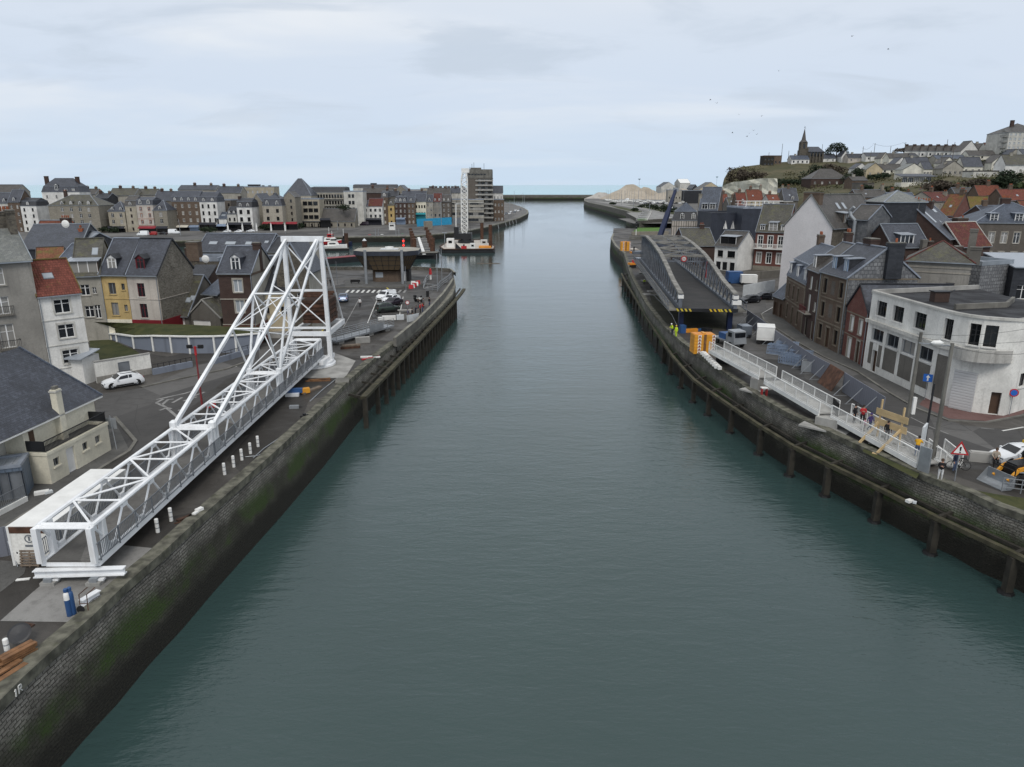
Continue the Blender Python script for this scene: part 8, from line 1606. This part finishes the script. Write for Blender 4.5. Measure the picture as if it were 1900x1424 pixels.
# old steel truss bridge parked on the right quay
def trussbridge():
 zd=3.5;a=G(1256,571,zd);b=G(1369,573,zd);mid=(a+b)/2;W=(b-a).length/2
 far=A(1218.5,480,mid.y+74);ang=atan2(far.y-mid.y,far.x-mid.x);L=74;T='truss_steel'
 r=thing('truss_bridge','old grey riveted steel truss bridge with curved top chords raised on supports','bridge',(mid.x,mid.y,0),ang);hw=W-.45
 prof=[(0,2.1),(10,2.9),(20,4.3),(30,5.4),(45,6.2),(60,6.5),(74,5.7)]
 def H(s):return zd+pw_(s)
 def pw_(s):
  for(x0,y0),(x1,y1)in zip(prof,prof[1:]):
   if s<=x1:f=(s-x0)/(x1-x0);return y0+(y1-y0)*f
  return prof[-1][1]
 N=24;st=L/N
 mb=MB();mb.bb(0,L,-hw+.35,hw-.35,zd-.5,zd-.05,'road_dark');mb.obj('roadway',r)
 mb=MB();mb.bb(-.35,-.002,-W,W,zd-.55,zd-.02,'dark_steel');mb.obj('end_beam',r)
 mb=MB();n=0
 for y0,y1 in((-W+.9,-W+2.2),(-W+2.5,-.4),(W-2.2,W-.3)):
  y=y0
  while y<y1:mb.poly([(-.356,y,zd-.5),(-.356,y+.28,zd-.5),(-.356,y+.53,zd-.08),(-.356,y+.25,zd-.08)][::-1],'paint_yellow' if y0!=-W+2.5 else 'yellow_paint');y+=.62
 mb.obj('hazard_stripe',r)
 for s in(-1,1):
  y=s*hw;mb=MB();pts=[(k*st,H(k*st))for k in range(N+1)]
  for(x0,z0),(x1,z1)in zip(pts,pts[1:]):mb.bar((x0,y,z0),(x1,y,z1),.75,.35,'truss_top')
  mb.bar((0,y,zd),(0,y,H(0)),.7,.5,T);mb.box((-.05,y,H(0)-.4),(.8,.8,.5),'white_paint');mb.obj('top_chord',r)
  mb=MB();mb.bb(-.2,L,y-.25,y+.25,zd-.7,zd+.25,T);mb.obj('bottom_chord',r)
  mb=MB()
  for k in range(1,N):x=k*st;MB().bar((x,y,zd),(x,y,H(x)),.26,.2,'truss_light').obj('vertical',r)
  mb=MB()
  for k in range(N):
   x0,x1=k*st,(k+1)*st;mb.bar((x0,y-.1,zd+.2),(x1,y-.1,H(x1)),.08,.15,'truss_light');mb.bar((x0,y+.1,H(x0)),(x1,y+.1,zd+.2),.06,.1,'dark_steel')
  mb.obj('diagonal',r)
  mb=MB();mb.bb(0,L,s*W if s>0 else-W-1.3,W+1.3 if s>0 else-W,zd-.5,zd-.3,'concrete_dark');[mb.bar((k*2,s*(W+1.25),zd-.3),(k*2,s*(W+1.25),zd+.85),.07,.07,T)for k in range(38)];[mb.bar((0,s*(W+1.25),z),(L,s*(W+1.25),z),.06,.1,T)for z in(zd-.25,zd+.4,zd+.85)];mb.obj('walkway',r)
 mb=MB()
 for k in range(9,25,3):
  x=k*st;z=H(x);mb.bar((x,-hw,z),(x,hw,z),.35,.4,'truss_top')
  if k<22:x1=x+3*st;z1=H(x1);mb.bar((x,-hw,z),(x1,hw,z1),.22,.2,'truss_top');mb.bar((x,hw,z),(x1,-hw,z1),.22,.2,'truss_top');mb.bar((x,0,z),(x1,0,z1),.1,.12,T)
  if k<22:[mb.bar((x+st*3*f,-hw,z+(z1-z)*f-.1),(x+st*3*f,hw,z+(z1-z)*f-.1),.08,.14,T)for f in(.25,.5,.75)]
 x=9*st;z=H(x);mb.bar((x,-hw,z-1.0),(x,hw,z-1.0),.25,.25,T);[mb.bar((x,-hw+2*hw*i/9,z-(0 if i%2 else 1)),(x,-hw+2*hw*(i+1)/9,z-(1 if i%2 else 0)),.1,.12,T)for i in range(9)];[mb.bar((x,s*hw,z-2.6),(x,s*(hw-1.5),z-1),.2,.2,T)for s in(-1,1)];mb.obj('top_bracing',r)
 MB().lathe([(.55,-.05),(.55,.05)],(0,0,0),'red_paint',24,'y').lathe([(.4,.06),(0,.06)],(0,0,0),'white_paint',24,'y').box((0,-.08,0),(.46,.02,.1),'dull_red').obj('limit_sign',r,(x-.3,0,z-.5),-pi/2)
 MB().bb(x+1,x+3,-hw-.5,-hw-.42,zd+1.0,zd+4.4,'red_paint').obj('red_panel',r);MB().box((-.1,-hw-.2,zd+.9),(.8,1.3,.6),'white_paint').obj('lamp_box',r)
 for xx in(.6,46):
  for s in(-1,1):MB().bb(xx,xx+1.1,s*(hw-.4)-.35,s*(hw-.4)+.35,-.1,zd-.7,'deep_blue').obj('support_column',r)
M_plain('truss_steel',(.13,.145,.17),.6,.2,.35,1.2,.5,(.07,.065,.06));M_ground('road_dark',(.026,.026,.027),(.045,.044,.044),.15,.9);M_plain('truss_light',(.17,.19,.222),.55,.2,.3,1.2,.4,(.09,.08,.07));M_plain('truss_top',(.2,.195,.18),.8,0,.4,.8,.5,(.1,.1,.08))
trussbridge()
sheet('bridge_pit',[(1215,590),(1205,545),(1345,560),(1362,610),(1262,612)],'pit_floor',.012)
fr_=[G(x,y,-2.2)for x,y in[(1925,1050),(1881,1028),(1737,961),(1631,907),(1537,862),(1470,828),(1412,792),(1358,756),(1316,727),(1288,706),(1265,682),(1245,658),(1221,622),(1200,590),(1180,556),(1160,522),(1153,508)]]
fd=thing('timber_fender','long mossy timber fender rail on piles along the right bank wall','fender',(0,0,0));mb=MB()
for p,q in zip(fr_,fr_[1:]):mb.bar(p,q,.4,.32,'moss_timber');mb.bar(p+Vector((.9,0,.1)),q+Vector((.9,0,.1)),.25,.25,'old_timber')
mb.obj('rail',fd)
for i,(x,y)in enumerate([(1881,1029),(1737,962),(1631,908),(1537,864),(1470,830),(1412,794),(1358,757),(1316,728),(1288,706),(1265,682),(1245,659),(1232,640),(1221,622),(1212,608),(1204,596),(1196,584),(1189,572),(1183,561),(1177,550),(1171,540),(1165,530),(1160,521),(1156,512)]):
 p=G(x,y,-2.2);MB().box((p.x+.05,p.y,(WZ-3.4)/2),(.5,.5,-2.4-WZ+1),'old_timber').lathe([(.75,-.7),(.5,.15),(0,.2)],(p.x,p.y,WZ),'black',8).obj('pile',fd);MB().bar(p,p+Vector((1.6,.5,.3)),.25,.25,'old_timber').obj('tie_beam',fd)
 # works on the right quay
def at(x,y,z=0):return G(x,y,z)
def stack(label,x,y,n,w,d,h,rz):
 r=thing('counterweight_stack',label,'block stack',at(x,y),rz)
 for k in range(n):
  mb=MB();mb.bb(-w/2,w/2,0,d,k*h,k*h+h*.9,'amber_paint');mb.bb(-w/2+.1,w/2-.1,.1,d-.1,k*h+h*.9,k*h+h,'orange_paint');b_=mb.obj('block',r);mb=MB();e=-w*.2
  for s in(e-.3,w/2-.35):mb.poly([(s,-.012,k*h+.05),(s+.34,-.012,k*h+.05),(s+.17,-.012,k*h+h*.85)],'dull_red');mb.poly([(s-.04,-.008,k*h+.02),(s+.38,-.008,k*h+.02),(s+.38,-.008,k*h+h*.88),(s-.04,-.008,k*h+h*.88)],'white_paint')
  mb.obj('chevron',b_)
 MB().bb(-w*.05,w*.08,-.02,.01,.1,n*h,'orange_timber').bb(-w*.05,w*.08,d*.2,d*.8,n*h,n*h+.12,'amber_paint').obj('strap',r)
stack('big stack of orange counterweight blocks with red chevrons at the near bridge end',1306,657,6,2.75,1.9,.43,.05);stack('smaller stack of orange counterweight blocks at the far tip of the quay',1161,466,6,3.2,2,.5,.05)
mb=MB();p,q=at(1306,655,.4),at(1336,684,.4);mb.bar(p,q,.45,.35,'white_paint');[mb.box(p.lerp(q,(k+.5)/8)+Vector((-.3,0,.1)),(.5,.3,.4),'white_paint',.7)for k in range(8)];tag(mb.obj('toothed_rack'),'white toothed steel rack lying by the orange block stack','rack')
mb=MB();mb.bar((0,0,.35),(2.2,-2,.35),1.2,.7,'dark_steel');mb.bar((0,0,.75),(1.6,-1.4,.75),.3,.1,'rust');tag(mb.obj('machine_base',None,at(1332,672)),'dark steel base under the near end of the white gangway','machine')
tk=thing('lorry','small blue flatbed lorry parked behind the orange block stack','lorry',at(1352,640),radians(108));mb=MB();mb.hexa([(-2.6,-1,.6),(-.9,-1,.6),(-.9,1,.6),(-2.6,1,.6)],[(-2.3,-.95,2.3),(-.9,-.95,2.4),(-.9,.95,2.4),(-2.3,.95,2.3)],'galvanised');mb.obj('cab',tk);MB().bb(-2.5,-2.1,-.8,.8,1.5,2.15,'glass_dark').bb(-1.9,-1.1,-1.01,1.01,1.5,2.1,'glass_dark').obj('window',tk);MB().bb(-.8,2.6,-1.05,1.05,.7,.85,'galvanised').bb(-.8,-.7,-1.05,1.05,.85,1.9,'galvanised').bb(-2.5,2.5,-.4,.4,.5,.7,'dark_steel').box((.5,0,1.2),(1.6,1.7,.9),'blue_paint').obj('flatbed',tk)
for x in(-1.7,1.5):
 for y in(-.9,.9):MB().lathe([(.2,-.13),(.42,-.13),(.42,.13),(.2,.13)],(x,y,.42),'rubber',14,'y').obj('wheel',tk)
def unit(name,label,cat,x,y,w,d,h,m,rz,feet=.4):
 r=thing(name,label,cat,at(x,y),rz);MB().bb(-w/2,w/2,0,d,feet,h,m).bb(-w/2-.03,w/2+.03,-.03,d+.03,h,h+.06,m).obj('body',r);MB().bb(-w/2+.15,w/2-.15,-.03,0,feet+.3,h-.25,m).bb(w/2-.02,w/2+.02,.2,d*.5,feet+.4,h-.3,'galvanised').obj('door',r);MB().bb(-w/2+.1,w/2-.1,.2,d-.2,.12,feet,'black').obj('chassis',r)
 for xx in(-w/2+.3,w/2-.3):MB().lathe([(.1,-.1),(.3,-.1),(.3,.1),(.1,.1)],(xx,.1,.3),'rubber',12,'y').obj('wheel',r)
unit('generator','grey skip like generator left of the white trailer','generator',1385,628,1.5,2.0,1.7,'car_grey',.1,.2);unit('site_trailer','white box trailer standing before the grey hoarding','trailer',1419,640,2.3,3.0,2.4,'white_paint',radians(-18),.6);unit('site_trailer','small white generator trailer beyond the truss bridge','trailer',1390,530,3.4,2,2.2,'white_paint',-.1,.5);unit('site_container','blue site container next to the small white trailer','container',1364,527,3.2,2.4,2.6,'blue_paint',0,.1)
car('sedan','car_black','black car parked by the white fence beyond the truss bridge',at(1417,556),radians(8));car('hatch','car_black','second dark car half hidden by the truss bridge end',at(1391,562),radians(20));p_=at(1885,858);car('hatch','car_white','white car cut by the right picture edge behind the digger',p_,radians(8))
panel('white_fence','white site fence beyond the truss bridge','fence',1378,552,1436,541,2.4,'tarp');panel('stone_wall','long low grey wall before the red and white villa','wall',1362,521,1455,514,1.7,'plaster_dark',.4)
hp=[at(x,y)for x,y in[(1384,600),(1410,619),(1440,645),(1500,689),(1536,710),(1562,727),(1636,777)]]
for i,(m,lb)in enumerate([('hoarding','far end of the grey sheet hoarding beside the truss bridge'),('hoarding','grey sheet hoarding section behind the white trailer'),('hoarding','long grey sheet hoarding section facing the terraced row'),('hoarding','short grey hoarding section left of the rusty sheet'),('rust','leaning rust brown sheet in the grey hoarding'),('hoarding','near end of the grey hoarding with white braces by the road')]):
 p,q=hp[i],hp[i+1];r=thing('hoarding',lb,'hoarding',p,0);v=q-p;nn=Vector((v.y,-v.x,0)).normalized();nn=nn if nn.x<0 else-nn;z=Vector((0,0,2.15));le=nn*(1.2 if m=='rust' else 0);o=Vector();mb=MB();mb.hexa([le,v+le,v+le-nn*.08,le-nn*.08],[o+z,v+z,v-nn*.08+z,o-nn*.08+z],m);mb.obj('sheet',r);n=max(1,int(v.length/2.4));mb=MB()
 for k in range(n):c=v*((k+.5)/n);mb.bar(c+Vector((0,0,1.7)),c+nn*1.5,.06,.06,'galvanised');mb.bar(c+nn*1.6,c+nn*.1,.06,.06,'galvanised')
 if m!='rust':mb.obj('brace',r)
def stillage(label,x,y,rz,lean=0):
 r=thing('barrier_stack',label,'steel frames',at(x,y),rz);
 for j in range(3):
  mb=MB();y0=j*.5
  for z in(.15,.55,.95,1.3):mb.bar((-1.3,y0,z),(1.3,y0+lean,z),.06,.06,'blue_steel')
  for k in range(9):mb.bar((-1.3+k*.325,y0,.1),(-1.3+k*.325,y0+lean,1.35),.05,.05,'blue_steel')
  mb.obj('frame',r)
 MB().bb(-1.3,1.3,0,1.1,.02,.12,'galvanised').obj('base',r)
stillage('pale blue steel frames lying right behind the white trailer',1440,660,radians(-40),.4);stillage('pale blue steel frames leaning on the grey hoarding',1456,655,radians(-35),.6);stillage('largest stack of pale blue steel frames with a flat base',1462,678,radians(-48));stillage('pale blue steel frames nearest the rusty box',1482,671,radians(-38),.3)
bx=thing('steel_box','open rusty topped steel box beside the blue frames','box',at(1499,691),radians(-30));mb=MB();[mb.bb(*q,.0,1.3,'galvanised')for q in((-.8,.8,0,.06),(-.8,.8,1.2,1.26),(-.8,-.74,.06,1.2),(.74,.8,.06,1.2))];mb.bb(-.74,.74,.06,1.2,.9,.95,'rust');mb.obj('shell',bx)
def flight(label,p,q,wd,bars,name='gangway'):
 v=q-p;L=hypot(v.x,v.y);ang=atan2(v.y,v.x);r=thing(name,label,'gangway',(p.x,p.y,p.z),ang);dz=v.z;up=Vector((0,0,1))
 P_=lambda x,y,z:Vector((x,y,z+dz*x/L))
 mb=MB();mb.hexa([P_(0,-wd/2,-.12),P_(L,-wd/2,-.12),P_(L,wd/2,-.12),P_(0,wd/2,-.12)],[P_(0,-wd/2,0),P_(L,-wd/2,0),P_(L,wd/2,0),P_(0,wd/2,0)],'concrete');mb.obj('deck',r)
 for s in(-1,1):
  y=s*(wd/2+.03);MB().bar(P_(0,y,-.1),P_(L,y,-.1),.12,.42,'white_paint').obj('girder',r);mb=MB();mb.bar(P_(0,y,1.1),P_(L,y,1.1),.07,.07,'white_paint');mb.bar(P_(0,y,.22),P_(L,y,.22),.05,.05,'white_paint');n=int(L/1.9)
  for k in range(n+1):mb.bar(P_(L*k/n,y,0),P_(L*k/n,y,1.1),.07,.07,'white_paint')
  m_=int(L/bars);[mb.bar(P_(L*k/m_,y,.22),P_(L*k/m_,y,1.1),.02,.02,'white_paint')for k in range(m_)];mb.obj('railing',r)
 return r
g0,g1,g2,g3,g4,g5=at(1329,650,1.5),at(1424,700,1.5),at(1434,707,1.3),at(1538,766,1.1),at(1560,772,.95),at(1722,860,.45)
flight('first flight of the white gangway starting at the orange block stack',g0,g1,1.9,.15);flight('second flight of the white gangway between its two concrete piers',g2,g3,1.9,.15);flight('third flight of the white gangway with people on it',g4,g5,2.0,.13);v=at(1764,851,.2);flight('short last white railing ramp beside the bicycle',at(1735,838,.3),at(1768,866,.1),1.2,.13)
debris('concrete_pier','pale concrete pier under the joint of the first two gangway flights','pier',(1406,722),[(0,0,0,1.3,1.1,1.25,'concrete',.5),(-.1,-.1,-.1,3.2,2.2,.16,'concrete',.6)]);debris('concrete_pier','long concrete pier under the landing before the third flight','pier',(1536,791),[(0,0,0,2.0,1.2,.85,'concrete',-.75),(-.2,-.2,-.1,4.2,2.6,.16,'concrete',-.75)]);debris('stool','small red and white trestle by the first concrete pier','trestle',(1417,734),[(-.25,0,0,.06,.5,.8,'red_paint',0),(.25,0,0,.06,.5,.8,'red_paint',0),(0,0,.8,.7,.6,.08,'white_paint',0)])
gt=thing('gate','black iron gate between the second and third gangway flights','gate',at(1549,769,.9),radians(80));mb=MB();[mb.bar((x,0,0),(x,0,1.3),.05,.05,'black')for x in[-1+i*.2 for i in range(11)]];[mb.bar((-1,0,z),(1,0,z),.05,.05,'black')for z in(.1,1.3)];mb.obj('bars',gt)
tf=thing('timber_prop','temporary pale timber frame with two posts and slanting braces over the gangway','frame',(0,0,0));pA,pB=at(1625,824),at(1665,840)
for i,p in enumerate((pA,pB)):MB().bar(p+Vector((0,0,.6)),p+Vector((.05,0,4.0 if i==0 else 3.9)),.13,.13,'new_timber').obj('post',tf);e=(at(1594,824),at(1627,843))[i];MB().bar(p+Vector((0,0,2.0)),e+Vector((0,0,.1)),.12,.2,'new_timber').box(e+Vector((0,0,.04)),(.7,.3,.06),'new_timber',-.6).obj('brace',tf)
d=(pB-pA)*.22;[MB().bar(pA-d+Vector((0,-.1,z)),pB+d+Vector((0,-.1,z)),.05,.28,'new_timber').obj('plank',tf)for z in(3.05,2.75,2.2,1.9)]
for p,lb in((pA,'left'),(pB,'right')):tag(MB().box((0,0,.35),(1.1,.8,.7),'concrete',-.6).box((-.3,.1,.75),(.3,.3,.12),'concrete_dark',-.6).box((.35,-.2,.75),(.25,.3,.12),'concrete_dark',-.6).obj('ballast_block',None,p),f'{lb} of two concrete ballast blocks holding the timber posts','block')
def onf(p,q,x):f=x;return p.lerp(q,f)
for pt,ps,tp,lg,lb,rz,kw in[(onf(g4,g5,.17),'stand','cloth_black','cloth_black','person in black hat and coat at the start of the third gangway flight',.6,dict(hat='cloth_black')),(onf(g4,g5,.2)+Vector((.55,.1,0)),'phone','cloth_red','cloth_black','person in red jacket next to the one in the black hat',-.4,{}),(onf(g4,g5,.36),'walk','cloth_purple','cloth_jeans','person in a purple hooded coat on the gangway',.5,dict(hood='cloth_purple',sc=.95)),(onf(g4,g5,.35)+Vector((-.45,-.1,0)),'stand','cloth_pink','cloth_grey','child in pink walking beside the purple coat',.5,dict(sc=.68,hair='hair_brown')),(onf(g4,g5,.56),'stand','cloth_black','cloth_grey','person in black behind the timber frame',-.2,{}),(onf(g4,g5,.88),'lean','cloth_yellow','cloth_jeans','person in a mustard yellow jacket leaning on the gangway rail',2.4,{}),(at(1743,892),'phone','cloth_black','cloth_white','man in black jacket and pale trousers standing at the quay edge',-.5,dict(hair='hair_brown')),(at(1770,876),'stand','cloth_navy','cloth_jeans','person in blue jeans standing behind the bicycle and warning sign',.4,{}),(at(1247,622,.15),'lean','cloth_hivis','cloth_navy','worker in bright yellow hi vis jacket at the quay edge by the bridge',-1.2,dict(hat='white_paint')),(at(1254,626,.15),'stand','cloth_hivis','cloth_hivis','second worker in full yellow hi vis right of the first',-1,dict(hat='yellow_paint')),(at(1195,528),'crouch','cloth_hivis','cloth_navy','worker in yellow crouching under the truss bridge walkway',0,dict(hat='white_paint')),(at(1845,864)-Vector((0,0,-.15)),'sit','cloth_beige','cloth_black','person in a beige coat sitting on the block by the digger',-.5,dict(hair='hair_brown'))]:person(lb,pt,rz,ps,tp,lg,**kw)
bicycle('black mountain bike leaning by the warning sign',at(1777,872),radians(-12),'black')
debris('concrete_barrier','white concrete barrier block behind the bicycle','block',(1826,857),[(0,0,0,2.3,.6,.75,'concrete',-.3),(0,0,.75,2.1,.4,.08,'concrete',-.3)]);debris('seat_block','low concrete block under the sitting person','block',(1846,860),[(0,.1,0,.9,.5,.5,'concrete',.1)])
p=at(1682,790);po=pole('utility_pole','concrete pole nearest the timber frame on the right quay','pole',p,Zr(617,p.y),.2,'concrete_dark');MB().box((.25,-.2,2.0),(.3,.3,1.6),'white_paint').obj('meter_box',po)
p=at(1729,862);po=pole('utility_pole','concrete pole with a white street lamp arm on the right quay','pole',p,Zr(637,p.y),.19,'concrete_dark');z=Zr(637,p.y);MB().bar((0,0,z-.2),(-2.4,.3,z-.05),.07,.07,'galvanised').obj('arm',po);MB().lathe([(.02,-.5),(.17,-.3),(.2,.2),(.05,.45)],(-1.1,.1,z+.0),'white_paint',10,'x').obj('lamp_head',po)
p=at(1716,818);pole('steel_pole','thin dark steel pole between the two concrete poles','pole',p,Zr(712,p.y),.11,'dark_steel')
mb=MB()
for(xa,ya,Ya),(xb,yb_,Yb)in(((1701,620,62),(1960,600,58)),((1701,626,62),(1960,628,58)),((1757,642,53),(1960,650,52)),((1701,618,62),(1757,642,53))):pa_,pb_=A(xa,ya,Ya),A(xb,yb_,Yb);mb.path([pa_.lerp(pb_,i/8)-Vector((0,0,.5*sin(pi*i/8)))for i in range(9)],.014,'dark_steel',4)
tag(mb.obj('overhead_wire'),'thin wires from the concrete poles across the white corner building','wire')
s=thing('warning_sign','triangular red and white warning sign with an exclamation mark','road sign',at(1771,893),radians(-14));MB().tube((0,0,0),(0,0,2.9),.04,'galvanised',6).obj('post',s)
def tri(r_,y,m,mb):mb.poly([(r_*cos(radians(a_)),y,2.5+r_*sin(radians(a_)))for a_ in(210,330,90)],m);return mb
mb=MB();tri(.72,-.05,'red_paint',mb);tri(.5,-.056,'white_paint',mb);tri(.72,-.044,'galvanised',mb);mb.poly([(-.05,-.062,2.44),(.05,-.062,2.44),(.07,-.062,2.76),(-.07,-.062,2.76)],'black');mb.box((0,-.06,2.33),(.1,.01,.1),'black');mb.obj('plate',s)
r=roundsign('no parking sign with red ring and blue centre on the white corner building',1872,772,2.6,'red_paint','sign_blue',.4,radians(-20));MB().bar((-.2,-.075,2.16),(.2,-.075,2.56),.03,.06,'red_paint').bar((-.2,-.07,2.56),(.2,-.07,2.16),.03,.06,'red_paint').obj('cross',r)
r.children[1].location.y=-.12
s=thing('one_way_sign','blue square one way sign with a white arrow on a thin post','road sign',at(1715,743),radians(-30));MB().tube((0,0,0),(0,0,2.7),.035,'galvanised',6).obj('post',s);MB().bb(-.42,.42,-.06,-.04,2.0,2.8,'sign_blue').bb(-.07,.07,-.07,-.061,2.1,2.5,'white_paint').poly([(-.2,-.068,2.45),(.2,-.068,2.45),(0,-.068,2.72)],'white_paint').obj('plate',s)
panel('screen_panel','grey sheet panel screening the gangway end at the quay edge','panel',1702,874,1722,882,2.1,'galvanised');panel('screen_panel','tilted grey sheet panel behind the yellow jacket','panel',1707,835,1714,826,2.0,'tarp')
debris('litter_bag','torn white plastic bag caught on the timber fender rail','bag',(1687,932),[(0,0,0,.5,.35,.2,'white_paint',.4),(.3,-.2,0,.3,.25,.15,'tarp',1)]).location=G(1687,932,-1.95)
bh=thing('digger','yellow digger with a wide front bucket at the right picture edge','digger',at(1902,893),radians(14));Y_='amber_paint'
MB().hexa([(-1.6,-.5,.8),(2,-.6,.8),(2,.6,.8),(-1.6,.5,.8)],[(-1.6,-.45,1.6),(2,-.55,1.7),(2,.55,1.7),(-1.6,.45,1.6)],'dark_steel').bb(-1.75,-1.6,-.45,.45,.8,1.5,'black').obj('body',bh);mb=MB();[mb.bar((x,y,1.5),(x+(.15 if x<.5 else 0),y*.9,2.8),.08,.08,'black')for x in(.1,1.6)for y in(-.7,.7)];mb.bb(.1,1.65,-.62,.62,1.55,2.7,'glass_dark');mb.obj('cab',bh);MB().bb(0,1.9,-.85,.85,2.8,3.0,'yellow_paint').obj('cab_roof',bh)
for x,rr_ in((-1.1,.5),(1.5,.78)):
 for y in(-.95,.95):w_=MB().lathe([(rr_*.5,-.2),(rr_,-.2),(rr_,.2),(rr_*.5,.2)],(x,y,rr_),'rubber',18,'y').obj('wheel',bh);MB().lathe([(.05,-.12),(rr_*.5,-.16),(rr_*.5,.16),(.05,.12)],(x,y,rr_),Y_,14,'y').obj('rim',w_)
for y in(-.6,.6):MB().bar((.2,y,1.5),(-1.6,y,1.25),.16,.28,Y_).bar((-1.6,y,1.25),(-2.4,y,.5),.16,.26,Y_).obj('loader_arm',bh);MB().tube((-.2,y,.9),(-1.7,y,1.1),.06,'galvanised',6).obj('ram',bh)
mb=MB();pr_=[(-2.4,1.0),(-2.35,.2),(-2.7,.02),(-3.3,.05),(-3.3,.0),(-2.65,-.02),(-2.28,.18),(-2.32,1.0)];mb.grid([[(x,y,z)for x,z in pr_]for y in(-1.15,1.15)],'galvanised',True);[mb.poly([(x,y,z)for x,z in[(-2.4,1.0),(-2.35,.2),(-2.7,.02),(-3.3,.05)]],'galvanised')for y in(-1.15,1.15)];mb.obj('bucket',bh)
MB().bar((2,0,.9),(2.6,0,2.6),.3,.35,Y_).bar((2.6,0,2.6),(3.3,0,1.0),.22,.3,Y_).obj('rear_boom',bh)
MB().bar((-2.2,-.9,1.35),(-2.2,.9,1.35),.06,.06,'black').bar((-2.2,-.9,.9),(-2.2,-.9,1.6),.06,.06,'black').bar((-2.2,.9,.9),(-2.2,.9,1.6),.06,.06,'black').obj('fork_frame',bh)
panel_=thing('railing','galvanised railing in front of the digger at the right edge','railing',(0,0,0));mb=MB();p,q=at(1858,912),at(1960,925);[mb.bar(p+Vector((0,0,z)),q+Vector((0,0,z)),.05,.05,'galvanised')for z in(.35,.7,1.05)];[mb.bar(p.lerp(q,f),p.lerp(q,f)+Vector((0,0,1.05)),.05,.05,'galvanised')for f in(0,.35,.7,1)];mb.obj('bars',panel_)
cr=thing('mobile_crane','blue mobile crane with its boom raised behind the truss bridge','crane',at(1226,462));p=A(1224,440,222);q=A(1254,352,236);o=at(1226,462);MB().bar(p-o,p.lerp(q,.5)-o,1.3,1.4,'deep_blue').bar(p.lerp(q,.45)-o,p.lerp(q,.8)-o,1.0,1.1,'deep_blue').bar(p.lerp(q,.78)-o,q-o,.8,.9,'deep_blue').box(q-o,(1.5,1.2,1.2),'galvanised').obj('boom',cr);MB().bb(-3,5,-1.4,1.4,.6,2.6,'deep_blue').bb(-3,5,-1.5,1.5,.1,.7,'black').obj('chassis',cr)
debris('lifting_frame','orange lifting frame beside the truss bridge walkway','frame',(1176,470),[(0,0,0,2.4,1.2,.5,'orange_paint',.2),(0,0,.5,.4,.4,1.6,'dark_steel',0),(.6,-3,0,3,2,.9,'car_grey',.1)]);debris('work_pontoon','dull pink deck plates at the tip of the right quay','plates',(1172,463),[(0,0,0,3.6,5,.25,'plaster_pinkish',.1),(-3.5,-5,0,.3,.3,2.4,'dark_steel',0)]);debris('access_platform','orange access platform with a red cover under the bridge side','platform',(1174,497),[(0,0,.8,2.4,1.4,.5,'orange_paint',.3),(.5,.3,1.3,1.2,1,.7,'red_paint',.2),(0,0,0,1.4,1.2,.8,'black',.3),(2.6,4,0,2,3,2.2,'car_grey',.2)])
debris('blue_tank','blue drum pile and orange netting under the near bridge end','drums',(1266,618),[(0,0,0,.8,.8,1.2,'blue_paint',.2),(1.2,.5,0,2.6,.5,.5,'orange_paint',.3),(2.6,1.5,0,1.8,.3,.3,'blue_paint',.5),(4,1.2,0,1,1.4,.5,'dark_steel',.4)])
for i,(x,y)in enumerate([(1196,508),(1203,522),(1216,542),(1208,548)]):debris('slab',['concrete slab nearest the orange access platform','second concrete slab beside the bridge','broad concrete slab beneath the walkway','thin concrete slab at the mossy channel edge'][i],'slab',(x,y),[(0,0,0,3.2,1.0+i*.3,.25,'concrete',.1),(.4,.2,.25,1.2,.5,.15,'coping_pale',.2)])
mb=MB();mb.path([at(1213,548,1.6),at(1230,565,1.2),at(1247,585,1.0),at(1256,604,1.2)],.03,'galvanised',4);tag(mb.obj('chain'),'thin chain hanging along the pit edge under the bridge','chain')
for x,y,z0_ in[(1345,612,0)]:pass
